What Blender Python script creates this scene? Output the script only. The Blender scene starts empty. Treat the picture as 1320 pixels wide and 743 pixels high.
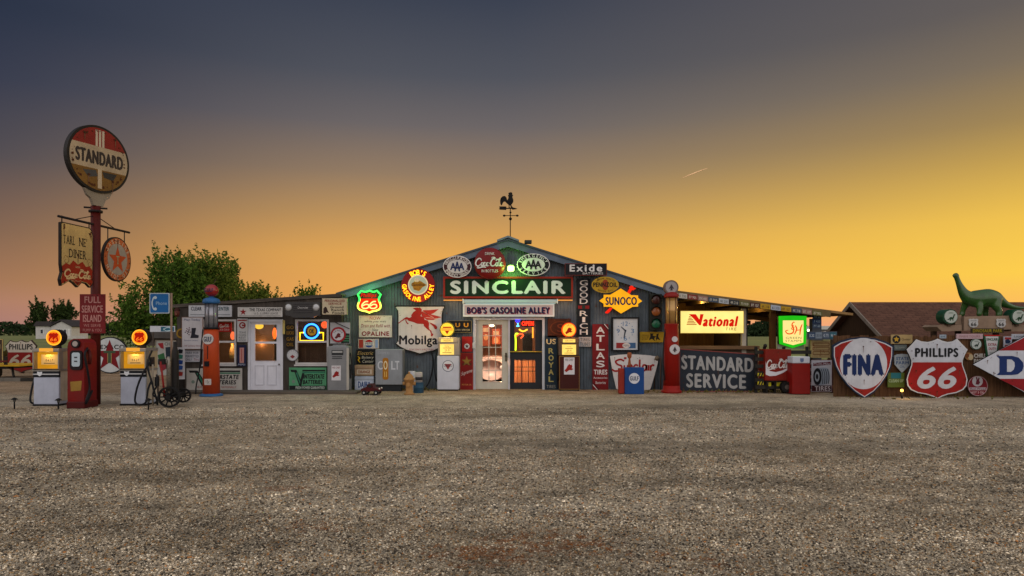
import bpy, bmesh, math, random
import numpy as np
from math import pi, sin, cos, tan, atan2, radians, sqrt
from mathutils import Vector, Matrix

random.seed(7)
SC = bpy.context.scene
COL = SC.collection

# ------------------------------------------------------------------ camera
F, CX, HY, CH = 880.0, 660.0, 428.0, 1.72      # focal length in photo pixels, principal column, horizon row, eye height
cam_d = bpy.data.cameras.new('camera')
cam_d.lens = 24.0
cam_d.sensor_width = 36.0
cam_d.shift_y = (HY - 371.5) / 1320.0
cam_d.clip_start = 0.1
cam_d.clip_end = 20000
cam = bpy.data.objects.new('camera', cam_d)
cam.location = (0, 0, CH)
cam.rotation_euler = (pi / 2, 0, 0)
COL.objects.link(cam)
SC.camera = cam


def srgb(h):
    h = h.lstrip('#')
    c = [int(h[i:i + 2], 16) / 255 for i in (0, 2, 4)]
    return tuple(x / 12.92 if x <= .04045 else ((x + .055) / 1.055) ** 2.4 for x in c)


def lin(r, g, b):
    return srgb('%02x%02x%02x' % (r, g, b))


# ------------------------------------------------------------------ world: dusk sky, sunset low on the right
SUN_EL, SUN_AZ = radians(3.0), radians(52.0)      # azimuth measured from +Y towards +X
w = bpy.data.worlds.new('World')
SC.world = w
w.use_nodes = True
nt = w.node_tree
nt.nodes.clear()


def nd(t, **kw):
    n = nt.nodes.new(t)
    for k, v in kw.items():
        setattr(n, k, v)
    return n


def wm(op, a, b=None, clamp=False):
    n = nd('ShaderNodeMath', operation=op)
    n.use_clamp = clamp
    for i, q in enumerate((a, b)):
        if q is None:
            continue
        if isinstance(q, (int, float)):
            n.inputs[i].default_value = q
        else:
            nt.links.new(q, n.inputs[i])
    return n.outputs[0]


tc = nd('ShaderNodeTexCoord')
sx = nd('ShaderNodeSeparateXYZ')
nt.links.new(tc.outputs['Generated'], sx.inputs[0])
hyp = wm('SQRT', wm('ADD', wm('MULTIPLY', sx.outputs[0], sx.outputs[0]), wm('MULTIPLY', sx.outputs[1], sx.outputs[1])))
V = wm('DIVIDE', wm('DIVIDE', sx.outputs[2], wm('MAXIMUM', hyp, 1e-4)), 1.5, True)
AZ = wm('MULTIPLY', wm('ARCTAN2', sx.outputs[0], sx.outputs[1]), 180 / pi)


def ramp(stops):
    r = nd('ShaderNodeValToRGB')
    cr = r.color_ramp
    cr.interpolation = 'B_SPLINE' if False else 'EASE'
    cr.interpolation = 'LINEAR'
    while len(cr.elements) > 1:
        cr.elements.remove(cr.elements[-1])
    for i, (v, c) in enumerate(stops):
        e = cr.elements[0] if i == 0 else cr.elements.new(min(1, v / 1.5))
        e.position = min(1, v / 1.5)
        e.color = (*c, 1)
    nt.links.new(V, r.inputs[0])
    return r.outputs[0]


def smooth(a, b):
    m = nd('ShaderNodeMapRange', interpolation_type='SMOOTHSTEP')
    m.inputs['From Min'].default_value = a
    m.inputs['From Max'].default_value = b
    nt.links.new(AZ, m.inputs['Value'])
    return m.outputs[0]


def linear(a, b):
    m = nd('ShaderNodeMapRange')
    m.inputs['From Min'].default_value = a
    m.inputs['From Max'].default_value = b
    nt.links.new(AZ, m.inputs['Value'])
    return m.outputs[0]


def mixc(f, a, b):
    m = nd('ShaderNodeMix', data_type='RGBA')
    nt.links.new(f, m.inputs['Factor'])
    nt.links.new(a, m.inputs['A'])
    nt.links.new(b, m.inputs['B'])
    return m.outputs['Result']


ZEN = (.30, .32, .38)
L_ = ramp([(0, lin(160, 120, 116)), (.035, lin(168, 123, 104)), (.06, lin(156, 114, 88)), (.116, lin(122, 95, 82)), (.207, lin(72, 71, 81)),
           (.298, lin(50, 56, 75)), (.39, lin(38, 47, 67)), (.6, lin(52, 60, 82)), (1.2, ZEN)])
C_ = ramp([(0, lin(234, 152, 122)), (.03, lin(236, 158, 98)), (.05, lin(236, 167, 84)), (.11, lin(230, 168, 83)), (.168, lin(192, 148, 91)), (.23, lin(147, 123, 99)),
           (.30, lin(108, 101, 101)), (.373, lin(81, 83, 92)), (.486, lin(59, 65, 80)), (.7, lin(58, 66, 88)), (1.2, ZEN)])
R_ = ramp([(0, lin(244, 164, 132)), (.03, lin(249, 186, 92)), (.07, lin(251, 204, 76)), (.135, lin(238, 192, 78)), (.207, lin(192, 156, 80)),
           (.25, lin(160, 133, 84)), (.32, lin(124, 110, 92)), (.39, lin(99, 92, 89)), (.6, lin(80, 80, 92)), (1.2, ZEN)])
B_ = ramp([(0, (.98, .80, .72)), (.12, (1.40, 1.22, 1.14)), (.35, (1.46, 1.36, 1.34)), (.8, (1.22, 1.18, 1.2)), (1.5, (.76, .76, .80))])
c1 = mixc(smooth(-43, -9), L_, C_)
c2 = mixc(linear(0, 37), c1, R_)
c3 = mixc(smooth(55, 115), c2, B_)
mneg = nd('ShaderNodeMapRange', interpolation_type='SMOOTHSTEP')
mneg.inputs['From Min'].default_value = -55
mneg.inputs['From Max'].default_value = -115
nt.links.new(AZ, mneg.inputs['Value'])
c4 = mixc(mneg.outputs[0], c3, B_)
sky = nd('ShaderNodeTexSky', sky_type='NISHITA')
sky.sun_disc = False
sky.sun_elevation = SUN_EL
sky.sun_rotation = SUN_AZ
bg1 = nd('ShaderNodeBackground')
bg2 = nd('ShaderNodeBackground')
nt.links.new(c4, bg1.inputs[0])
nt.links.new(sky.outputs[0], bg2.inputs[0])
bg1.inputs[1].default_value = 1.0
bg2.inputs[1].default_value = 0.0015
addn = nd('ShaderNodeAddShader')
outn = nd('ShaderNodeOutputWorld')
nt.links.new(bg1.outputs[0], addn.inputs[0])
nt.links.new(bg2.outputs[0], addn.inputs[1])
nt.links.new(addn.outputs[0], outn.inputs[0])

sun_d = bpy.data.lights.new('sun', 'SUN')
sun_d.energy = 0.5
sun_d.color = (1, .72, .38)
sun_d.angle = radians(6)
sun = bpy.data.objects.new('sun', sun_d)
sd = Vector((sin(SUN_AZ) * cos(SUN_EL), cos(SUN_AZ) * cos(SUN_EL), sin(SUN_EL)))
sun.rotation_euler = (-sd).to_track_quat('-Z', 'Y').to_euler()
sun.location = sd * 60
COL.objects.link(sun)

SC.view_settings.view_transform = 'Standard'
SC.view_settings.look = 'None'
SC.view_settings.exposure = 0.0
SC.view_settings.gamma = 1.0
SC.view_settings.use_curve_mapping = False
SC.cycles.use_denoising = True
SC.cycles.max_bounces = 8
SC.cycles.transparent_max_bounces = 16

# ------------------------------------------------------------------ materials
_MC = {}


def _mk(key):
    m = bpy.data.materials.new('paint' if key is None else str(key)[:40])
    m.use_nodes = True
    t = m.node_tree
    t.nodes.clear()
    out = t.nodes.new('ShaderNodeOutputMaterial')
    return m, t, out


def _noise(t, scale, detail=6, rough=.6, coord=None, vec=None):
    n = t.nodes.new('ShaderNodeTexNoise')
    n.inputs['Scale'].default_value = scale
    n.inputs['Detail'].default_value = detail
    n.inputs['Roughness'].default_value = rough
    if vec is not None:
        t.links.new(vec, n.inputs['Vector'])
    return n


def _map(t, src, a, b, lo=0., hi=1.):
    m = t.nodes.new('ShaderNodeMapRange')
    m.inputs['From Min'].default_value = a
    m.inputs['From Max'].default_value = b
    m.inputs['To Min'].default_value = lo
    m.inputs['To Max'].default_value = hi
    t.links.new(src, m.inputs['Value'])
    return m.outputs[0]


def _mix(t, f, a, b, mode='MIX'):
    m = t.nodes.new('ShaderNodeMix')
    m.data_type = 'RGBA'
    m.blend_type = mode
    for name, q in (('Factor', f), ('A', a), ('B', b)):
        s = m.inputs[name]
        if isinstance(q, (int, float)):
            s.default_value = q
        elif isinstance(q, tuple):
            s.default_value = (*q, 1) if len(q) == 3 else q
        else:
            t.links.new(q, s)
    return m.outputs['Result']


def P(h, wear=.35, rough=.55, metal=0., rust=.0, scale=1.0):
    """weathered paint: mottled, with grime streaks and optional rust blotches"""
    key = ('P', h, wear, rough, metal, rust, scale)
    if key in _MC:
        return _MC[key]
    m, t, out = _mk('paint_' + h.strip('#'))
    _MC[key] = m
    c = srgb(h) if isinstance(h, str) else h
    b = t.nodes.new('ShaderNodeBsdfPrincipled')
    g = t.nodes.new('ShaderNodeNewGeometry')
    n1 = _noise(t, 2.3 * scale, 8, .65, vec=g.outputs['Position'])
    mp = t.nodes.new('ShaderNodeMapping')
    mp.inputs['Scale'].default_value = (14 * scale, 14 * scale, 1.2 * scale)
    t.links.new(g.outputs['Position'], mp.inputs[0])
    n2 = _noise(t, 1.0, 5, .6, vec=mp.outputs[0])
    dirty = tuple(x * .42 + .006 * k for x, k in zip(c, (1.2, 1., .8)))
    f1 = _map(t, n1.outputs['Fac'], .42, .72, 0, wear)
    cc = _mix(t, f1, c, dirty)
    f2 = _map(t, n2.outputs['Fac'], .5, .78, 0, wear * .8)
    cc = _mix(t, f2, cc, tuple(x * .6 + .004 for x in c))
    if rust:
        n3 = _noise(t, 5.5 * scale, 9, .7, vec=g.outputs['Position'])
        f3 = _map(t, n3.outputs['Fac'], .66 - .2 * rust, .72 - .18 * rust, 0, .9)
        cc = _mix(t, f3, cc, (.11, .035, .012))
    t.links.new(cc, b.inputs['Base Color'])
    b.inputs['Metallic'].default_value = metal
    b.inputs['Specular IOR Level'].default_value = .5 if rough < .32 else .16
    rr = _map(t, n1.outputs['Fac'], .3, .7, rough * .8, min(1, rough * 1.25))
    t.links.new(rr, b.inputs['Roughness'])
    bp = t.nodes.new('ShaderNodeBump')
    bp.inputs['Strength'].default_value = .12
    bp.inputs['Distance'].default_value = .01
    t.links.new(n1.outputs['Fac'], bp.inputs['Height'])
    t.links.new(bp.outputs[0], b.inputs['Normal'])
    t.links.new(b.outputs[0], out.inputs[0])
    return m


def E(h, s=1.0, mottled=0.0):
    key = ('E', h, s, mottled)
    if key in _MC:
        return _MC[key]
    m, t, out = _mk('lit_' + h.strip('#'))
    _MC[key] = m
    e = t.nodes.new('ShaderNodeEmission')
    e.inputs[0].default_value = (*srgb(h), 1)
    e.inputs[1].default_value = s
    if mottled:
        g = t.nodes.new('ShaderNodeNewGeometry')
        n = _noise(t, 3.0, 3, .5, vec=g.outputs['Position'])
        f = _map(t, n.outputs['Fac'], .3, .7, s * (1 - mottled), s * (1 + mottled * .5))
        t.links.new(f, e.inputs[1])
    t.links.new(e.outputs[0], out.inputs[0])
    return m


def glass(tint=(1, 1, 1), refl=.08):
    key = ('G', tint, refl)
    if key in _MC:
        return _MC[key]
    m, t, out = _mk('glass')
    _MC[key] = m
    tr = t.nodes.new('ShaderNodeBsdfTransparent')
    tr.inputs[0].default_value = (*tint, 1)
    gl = t.nodes.new('ShaderNodeBsdfGlossy')
    gl.inputs['Roughness'].default_value = .05
    fr = t.nodes.new('ShaderNodeFresnel')
    fr.inputs[0].default_value = 1.35
    mx = t.nodes.new('ShaderNodeMixShader')
    sc = t.nodes.new('ShaderNodeMath')
    sc.operation = 'MULTIPLY'
    sc.inputs[1].default_value = refl * 10
    sc.use_clamp = True
    t.links.new(fr.outputs[0], sc.inputs[0])
    t.links.new(sc.outputs[0], mx.inputs[0])
    t.links.new(tr.outputs[0], mx.inputs[1])
    t.links.new(gl.outputs[0], mx.inputs[2])
    t.links.new(mx.outputs[0], out.inputs[0])
    return m


def wood(h, h2, sc=1.0, vertical=True, board=.14):
    key = ('W', h, h2, sc, vertical, board)
    if key in _MC:
        return _MC[key]
    m, t, out = _mk('wood_' + h.strip('#'))
    _MC[key] = m
    g = t.nodes.new('ShaderNodeNewGeometry')
    s = t.nodes.new('ShaderNodeSeparateXYZ')
    t.links.new(g.outputs['Position'], s.inputs[0])
    mp = t.nodes.new('ShaderNodeMapping')
    mp.inputs['Scale'].default_value = (22 * sc, 22 * sc, 1.6 * sc) if vertical else (1.6 * sc, 22 * sc, 22 * sc)
    t.links.new(g.outputs['Position'], mp.inputs[0])
    n = _noise(t, 1.0, 8, .65, vec=mp.outputs[0])
    n2 = _noise(t, 1.1 * sc, 5, .6, vec=g.outputs['Position'])
    # a tone per board
    fl = t.nodes.new('ShaderNodeMath')
    fl.operation = 'DIVIDE'
    fl.inputs[1].default_value = board
    t.links.new(s.outputs[0 if vertical else 2], fl.inputs[0])
    f2 = t.nodes.new('ShaderNodeMath')
    f2.operation = 'FLOOR'
    t.links.new(fl.outputs[0], f2.inputs[0])
    wn = t.nodes.new('ShaderNodeTexWhiteNoise')
    wn.noise_dimensions = '1D'
    t.links.new(f2.outputs[0], wn.inputs['W'])
    a, bb = srgb(h), srgb(h2)
    cc = _mix(t, _map(t, n.outputs['Fac'], .3, .7), a, bb)
    cc = _mix(t, _map(t, wn.outputs['Value'], 0, 1, 0, .55), cc, tuple(x * .35 for x in a))
    cc = _mix(t, _map(t, n2.outputs['Fac'], .5, .75, 0, .5), cc, tuple(x * .4 + .01 for x in bb))
    b = t.nodes.new('ShaderNodeBsdfPrincipled')
    b.inputs['Roughness'].default_value = .85
    b.inputs['Specular IOR Level'].default_value = .1
    t.links.new(cc, b.inputs['Base Color'])
    bp = t.nodes.new('ShaderNodeBump')
    bp.inputs['Strength'].default_value = .35
    bp.inputs['Distance'].default_value = .01
    t.links.new(n.outputs['Fac'], bp.inputs['Height'])
    t.links.new(bp.outputs[0], b.inputs['Normal'])
    t.links.new(b.outputs[0], out.inputs[0])
    return m


def shingle(h):
    m, t, out = _mk('shingle')
    g = t.nodes.new('ShaderNodeNewGeometry')
    br = t.nodes.new('ShaderNodeTexBrick')
    br.inputs['Scale'].default_value = 1.0
    br.inputs['Brick Width'].default_value = .3
    br.inputs['Row Height'].default_value = .12
    br.inputs['Mortar Size'].default_value = .012
    br.inputs['Color1'].default_value = (*srgb(h), 1)
    br.inputs['Color2'].default_value = (*[x * .6 for x in srgb(h)], 1)
    br.inputs['Mortar'].default_value = (*[x * .3 for x in srgb(h)], 1)
    t.links.new(g.outputs['Position'], br.inputs['Vector'])
    n = _noise(t, 9, 8, .7, vec=g.outputs['Position'])
    cc = _mix(t, _map(t, n.outputs['Fac'], .35, .7, 0, .6), br.outputs[0], tuple(x * 1.5 for x in srgb(h)))
    b = t.nodes.new('ShaderNodeBsdfPrincipled')
    b.inputs['Roughness'].default_value = .9
    b.inputs['Specular IOR Level'].default_value = .12
    t.links.new(cc, b.inputs['Base Color'])
    t.links.new(b.outputs[0], out.inputs[0])
    return m


WHITE, CREAM, BLACK, RED, NAVY = '#cfcbc8', '#d3c9a8', '#14161a', '#a3130f', '#10234f'

# ------------------------------------------------------------------ geometry helpers


def W(px, py, Y):
    return ((px - CX) / F * Y, Y, CH + (HY - py) / F * Y)


def Yg(py):
    return CH * F / (py - HY)


class Buf:
    def __init__(s):
        s.v, s.f, s.m, s.sm, s.mats = [], [], [], [], []

    def mi(s, mat):
        if mat not in s.mats:
            s.mats.append(mat)
        return s.mats.index(mat)

    def add(s, vs, fs, mat, smooth=False):
        o, k = len(s.v), s.mi(mat)
        s.v += [tuple(p) for p in vs]
        for f in fs:
            s.f.append(tuple(i + o for i in f))
            s.m.append(k)
            s.sm.append(smooth)

    def build(s, name, parent=None, loc=None, rz=0.):
        me = bpy.data.meshes.new(name)
        me.from_pydata(s.v, [], s.f)
        for mt in s.mats:
            me.materials.append(mt)
        me.polygons.foreach_set('material_index', s.m)
        me.polygons.foreach_set('use_smooth', s.sm)
        me.update()
        o = bpy.data.objects.new(name, me)
        COL.objects.link(o)
        if parent:
            o.parent = parent
        if loc is not None:
            o.location = loc
        o.rotation_euler = (0, 0, rz)
        return o


def R(x0, y0, x1, y1):
    return [(x0, y1), (x1, y1), (x1, y0), (x0, y0)]


def RR(x0, y0, x1, y1, r, n=4):
    p = []
    for (ax, ay, a0) in ((x1 - r, y0 + r, 270), (x1 - r, y1 - r, 0), (x0 + r, y1 - r, 90), (x0 + r, y0 + r, 180)):
        for i in range(n + 1):
            a = radians(a0 + 90 * i / n)
            p.append((ax + r * cos(a), ay + r * sin(a)))
    return p


def EL(cx, cy, rx, ry=None, n=44):
    ry = rx if ry is None else ry
    return [(cx + rx * cos(2 * pi * i / n), cy + ry * sin(2 * pi * i / n)) for i in range(n)]


def STAR(cx, cy, r, inner=.385, rot=-90, sx=1.0):
    return [(cx + sx * (r if i % 2 == 0 else r * inner) * cos(radians(rot + 36 * i)),
             cy + (r if i % 2 == 0 else r * inner) * sin(radians(rot + 36 * i))) for i in range(10)]


def SCALE(pts, f, g=None):
    g = f if g is None else g
    xs, ys = [p[0] for p in pts], [p[1] for p in pts]
    mx, my = (min(xs) + max(xs)) / 2, (min(ys) + max(ys)) / 2
    return [(mx + (x - mx) * f, my + (y - my) * g) for x, y in pts]


def NORM(pts, x0, y0, x1, y1):
    return [(x0 + u * (x1 - x0), y0 + v * (y1 - y0)) for u, v in pts]


def CLIP(pts, y, below=True):
    out, n = [], len(pts)
    ins = (lambda p: p[1] >= y) if below else (lambda p: p[1] <= y)
    for i in range(n):
        a, b = pts[i], pts[(i + 1) % n]
        if ins(a):
            out.append(a)
        if ins(a) != ins(b):
            t = (y - a[1]) / (b[1] - a[1])
            out.append((a[0] + t * (b[0] - a[0]), y))
    return out


def SPL(pts, n=6):
    """catmull-rom through points (any dimension)"""
    pts = [Vector(p) for p in pts]
    o = []
    for i in range(len(pts) - 1):
        p0, p1, p2, p3 = pts[max(i - 1, 0)], pts[i], pts[i + 1], pts[min(i + 2, len(pts) - 1)]
        for k in range(n):
            t = k / n
            o.append(.5 * ((2 * p1) + (p2 - p0) * t + (2 * p0 - 5 * p1 + 4 * p2 - p3) * t * t + (3 * p1 - p0 - 3 * p2 + p3) * t ** 3))
    o.append(pts[-1])
    return [tuple(p) for p in o]


S66 = [(0, .18), (.08, .1), (.16, .01), (.25, .045), (.35, .055), (.43, .035), (.51, .0), (.59, .035), (.67, .055), (.75, .045), (.83, .0), (.92, .1), (1, .18),
       (.95, .28), (.92, .36), (.92, .43), (.95, .52), (.98, .6), (1, .68), (.985, .78), (.93, .85), (.82, .9), (.68, .925), (.58, .96), (.51, 1),
       (.43, .96), (.32, .925), (.18, .9), (.07, .85), (.015, .78), (0, .68), (.02, .6), (.05, .52), (.08, .43), (.08, .36), (.05, .28)]
SFINA = [(0, .14), (.12, .07), (.3, .018), (.49, 0), (.7, .02), (.88, .08), (1, .145), (.995, .3), (.96, .48), (.9, .62), (.8, .77), (.68, .9), (.525, 1),
         (.37, .9), (.24, .78), (.12, .62), (.04, .46), (.0, .3)]

_GC = {}


def glyph(string, bold=.02, shear=0., spc=1.0):
    key = (string, bold, shear, spc)
    if key in _GC:
        return _GC[key]
    c = bpy.data.curves.new('lettering_source', 'FONT')
    c.body = string
    c.offset = 0
    c.shear = shear
    c.space_character = spc + bold * 2.6
    c.resolution_u = 4
    o = bpy.data.objects.new('lettering_source', c)
    me = bpy.data.meshes.new_from_object(o)
    v = [(p.co.x, p.co.y) for p in me.vertices]
    f = [tuple(p.vertices) for p in me.polygons]
    bpy.data.objects.remove(o)
    bpy.data.curves.remove(c)
    bpy.data.meshes.remove(me)
    if not v:
        _GC[key] = ([], [], 1)
        return _GC[key]
    xs, ys = [a for a, b in v], [b for a, b in v]
    x0, x1, y0, y1 = min(xs), max(xs), min(ys), max(ys)
    # drop faces that fold over
    v = [((a - x0) / (x1 - x0), (b - y0) / (y1 - y0)) for a, b in v]
    _GC[key] = (v, f, (x1 - x0) / (y1 - y0))
    return _GC[key]


SERIF = {'I': 'tc bc', 'H': 'tl tr bl br', 'D': 'tl bl', 'R': 'tl bl br', 'N': 'tl tr bl', 'E': 'tl bl', 'A': 'bl br', 'T': 'bc', 'L': 'tl bl',
         'P': 'tl bl', 'M': 'tl tr bl br', 'B': 'tl bl', 'F': 'tl bl', 'X': 'tl tr bl br'}

COKE = [[(.78, .70), (.68, .92), (.46, .96), (.20, .70), (.10, .36), (.22, .10), (.46, .08), (.66, .26)],
        [(.86, .48), (.74, .36), (.76, .14), (.88, .08), (.98, .22), (.96, .42), (.86, .48)],
        [(1.26, .42), (1.14, .48), (1.04, .32), (1.06, .12), (1.18, .08), (1.30, .22)],
        [(1.56, .44), (1.42, .46), (1.34, .26), (1.40, .08), (1.52, .18), (1.58, .46), (1.56, .14), (1.66, .12)],
        [(1.66, .38), (1.80, .40)],
        [(2.52, .66), (2.44, .90), (2.20, .96), (1.94, .70), (1.84, .36), (1.94, .10), (2.18, .08), (2.38, .26)],
        [(2.56, .48), (2.44, .36), (2.46, .14), (2.58, .08), (2.68, .22), (2.66, .42), (2.56, .48)],
        [(2.74, .2), (2.88, .6), (2.98, .95), (2.90, .98), (2.80, .6), (2.78, .2), (2.86, .08), (2.94, .16)],
        [(3.20, .44), (3.06, .46), (2.98, .26), (3.04, .08), (3.16, .18), (3.22, .46), (3.20, .14), (3.32, .14)],
        [(.46, .08), (.30, -.14), (.46, -.16), (.9, -.06), (1.3, -.1)],
        [(2.52, .66), (2.3, 1.06), (2.0, 1.02), (2.6, .84), (3.1, .92)]]
SNC = [[(.72, .86), (.5, 1.0), (.24, .84), (.34, .58), (.58, .42), (.5, .1), (.2, .0), (.02, .16)],
       [(.74, .5), (.72, .1), (.84, .04)], [(.92, .52), (.92, .04)], [(.93, .36), (1.06, .54), (1.16, .44), (1.16, .04)],
       [(1.52, .46), (1.38, .54), (1.27, .3), (1.36, .04), (1.52, .12)], [(1.62, 1.0), (1.62, .12), (1.72, .04)],
       [(1.98, .5), (1.84, .52), (1.78, .26), (1.86, .04), (1.98, .2), (2.0, .54), (2.0, .04)], [(2.12, .52), (2.12, .04)],
       [(2.24, .52), (2.24, .04)], [(2.24, .34), (2.34, .52), (2.46, .48)]]


class T:
    """one thing; coordinates are photo pixels on the thing's own plane, turned into metres about its origin"""

    def __init__(s, name, label, cat, cx, cy, Y=None, group=None, rz=0., loc=None, k=None, kind=None):
        if Y is None:
            Y = Yg(cy)
        s.k = k or Y / F
        s.cx, s.cy, s.name = cx, cy, name
        s.loc = Vector(loc) if loc is not None else Vector(W(cx, cy, Y))
        s.meta = dict(label=label, category=cat, group=group, kind=kind)
        s.rz = rz
        s.b = {}
        s.Y = Y

    def B(s, part=''):
        if part not in s.b:
            s.b[part] = Buf()
        return s.b[part]

    def p(s, x, y, d=0.):
        return ((x - s.cx) * s.k, -d, (s.cy - y) * s.k)

    def prism(s, pts, d0, d1, mat, part='', side=None):
        n = len(pts)
        ar = sum(pts[i][0] * pts[(i + 1) % n][1] - pts[(i + 1) % n][0] * pts[i][1] for i in range(n))
        if ar > 0:
            pts = pts[::-1]
        b = s.B(part)
        fr = [s.p(x, y, d1) for x, y in pts]
        bk = [s.p(x, y, d0) for x, y in pts]
        b.add(fr, [tuple(range(n))], mat)
        b.add(fr + bk, [tuple(range(2 * n - 1, n - 1, -1))] + [(i + n, (i + 1) % n + n, (i + 1) % n, i) for i in range(n)], side or mat)
        return s

    def flat(s, pts, d, mat, part=''):
        n = len(pts)
        ar = sum(pts[i][0] * pts[(i + 1) % n][1] - pts[(i + 1) % n][0] * pts[i][1] for i in range(n))
        if ar > 0:
            pts = pts[::-1]
        s.B(part).add([s.p(x, y, d) for x, y in pts], [tuple(range(n))], mat)
        return s

    def ring(s, outer, inner, d0, d1, mat, part=''):
        """a closed band between two outlines with the same point count"""
        n = len(outer)
        fr = [s.p(*q, d1) for q in outer] + [s.p(*q, d1) for q in inner] + [s.p(*q, d0) for q in outer] + [s.p(*q, d0) for q in inner]
        fs = []
        for i in range(n):
            j = (i + 1) % n
            fs += [(i, j, n + j, n + i), (2 * n + i, 2 * n + j, j, i), (n + i, n + j, 3 * n + j, 3 * n + i)]
        s.B(part).add(fr, fs, mat)
        return s

    def box(s, x0, y0, x1, y1, d0, d1, mat, part='', bev=0.):
        a, c = s.p(x0, y1, d0), s.p(x1, y0, d1)
        s.mbox(a, c, mat, part, bev)
        return s

    def mbox(s, a, c, mat, part='', bev=0.):
        lo = [min(a[i], c[i]) for i in range(3)]
        hi = [max(a[i], c[i]) for i in range(3)]
        if bev <= 0:
            v = [(x, y, z) for x in (lo[0], hi[0]) for y in (lo[1], hi[1]) for z in (lo[2], hi[2])]
            s.B(part).add(v, [(0, 1, 3, 2), (4, 6, 7, 5), (0, 4, 5, 1), (2, 3, 7, 6), (0, 2, 6, 4), (1, 5, 7, 3)], mat)
            return s
        bm = bmesh.new()
        bmesh.ops.create_cube(bm, size=1)
        for v in bm.verts:
            for i in range(3):
                v.co[i] = lo[i] if v.co[i] < 0 else hi[i]
        bev = min(bev, .45 * min(hi[i] - lo[i] for i in range(3)))
        bmesh.ops.bevel(bm, geom=bm.edges[:], offset=bev, segments=2, affect='EDGES', profile=.5)
        bm.verts.index_update()
        s.B(part).add([v.co[:] for v in bm.verts], [[v.index for v in f.verts] for f in bm.faces], mat)
        bm.free()
        return s

    def frame(s, x0, y0, x1, y1, wd, d0, d1, mat, part='frame'):
        s.box(x0 - wd, y0 - wd, x1 + wd, y0, d0, d1, mat, part)
        s.box(x0 - wd, y1, x1 + wd, y1 + wd, d0, d1, mat, part)
        s.box(x0 - wd, y0, x0, y1, d0, d1, mat, part)
        s.box(x1, y0, x1 + wd, y1, d0, d1, mat, part)
        return s

    def tube(s, pts, r, mat, part='', n=8, closed=False, px=True, cap=True):
        """pts: (px,py[,d]) or metres when px=False; r metres or list"""
        P3 = [Vector(s.p(*q)) if px else Vector(q) for q in pts]
        m = len(P3)
        rs = r if isinstance(r, (list, tuple)) else [r] * m
        vs, fs = [], []
        prev = None
        for i in range(m):
            if closed:
                tn = P3[(i + 1) % m] - P3[(i - 1) % m]
            else:
                tn = P3[min(i + 1, m - 1)] - P3[max(i - 1, 0)]
            tn = tn.normalized() if tn.length > 1e-9 else Vector((0, 0, 1))
            if prev is None:
                u = tn.orthogonal().normalized()
            else:
                u = (prev - tn * prev.dot(tn))
                u = u.normalized() if u.length > 1e-6 else tn.orthogonal().normalized()
            prev = u
            q = tn.cross(u)
            for j in range(n):
                a = 2 * pi * j / n
                vs.append(P3[i] + (u * cos(a) + q * sin(a)) * rs[i])
        seg = m if closed else m - 1
        for i in range(seg):
            for j in range(n):
                a, b2 = i * n + j, i * n + (j + 1) % n
                c, d = ((i + 1) % m) * n + (j + 1) % n, ((i + 1) % m) * n + j
                fs.append((a, b2, c, d))
        if not closed and cap:
            fs.append(tuple(range(n))[::-1])
            fs.append(tuple(range((m - 1) * n, m * n)))
        s.B(part).add(vs, fs, mat, True)
        return s

    def lathe(s, cx, prof, d, mat, part='', n=24, sm=True, axis='z'):
        """prof: list of (radius_px, y_px)"""
        vs, fs = [], []
        k = s.k
        for r, y in prof:
            for j in range(n):
                a = 2 * pi * j / n
                c = s.p(cx, y, d)
                vs.append((c[0] + r * k * cos(a), c[1] + r * k * sin(a), c[2]))
        m = len(prof)
        for i in range(m - 1):
            for j in range(n):
                fs.append((i * n + j, (i + 1) * n + j, (i + 1) * n + (j + 1) % n, i * n + (j + 1) % n))
        fs += [tuple(range(n)), tuple(range((m - 1) * n, m * n))[::-1]]
        s.B(part).add(vs, fs, mat, sm)
        return s

    def drum(s, cx, cy, r, d0, d1, mat, part='', face=None, n=32, bul=.0):
        """disc with its axis towards the camera"""
        s.prism(EL(cx, cy, r, n=n), d0, d1, face or mat, part, side=mat)
        return s

    def ball(s, cx, cy, r, d, mat, part='', n=16, sx=1, sy=1, sz=1):
        vs, fs = [], []
        c = s.p(cx, cy, d)
        m = n // 2
        for i in range(1, m):
            th = pi * i / m
            for j in range(n):
                a = 2 * pi * j / n
                vs.append((c[0] + r * s.k * sx * sin(th) * cos(a), c[1] + r * s.k * sy * sin(th) * sin(a), c[2] + r * s.k * sz * cos(th)))
        t, b2 = len(vs), len(vs) + 1
        vs += [(c[0], c[1], c[2] + r * s.k * sz), (c[0], c[1], c[2] - r * s.k * sz)]
        for i in range(m - 2):
            for j in range(n):
                fs.append((i * n + j, (i + 1) * n + j, (i + 1) * n + (j + 1) % n, i * n + (j + 1) % n))
        for j in range(n):
            fs.append((t, j, (j + 1) % n))
            fs.append((b2, (m - 2) * n + (j + 1) % n, (m - 2) * n + j))
        s.B(part).add(vs, fs, mat, True)
        return s

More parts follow.
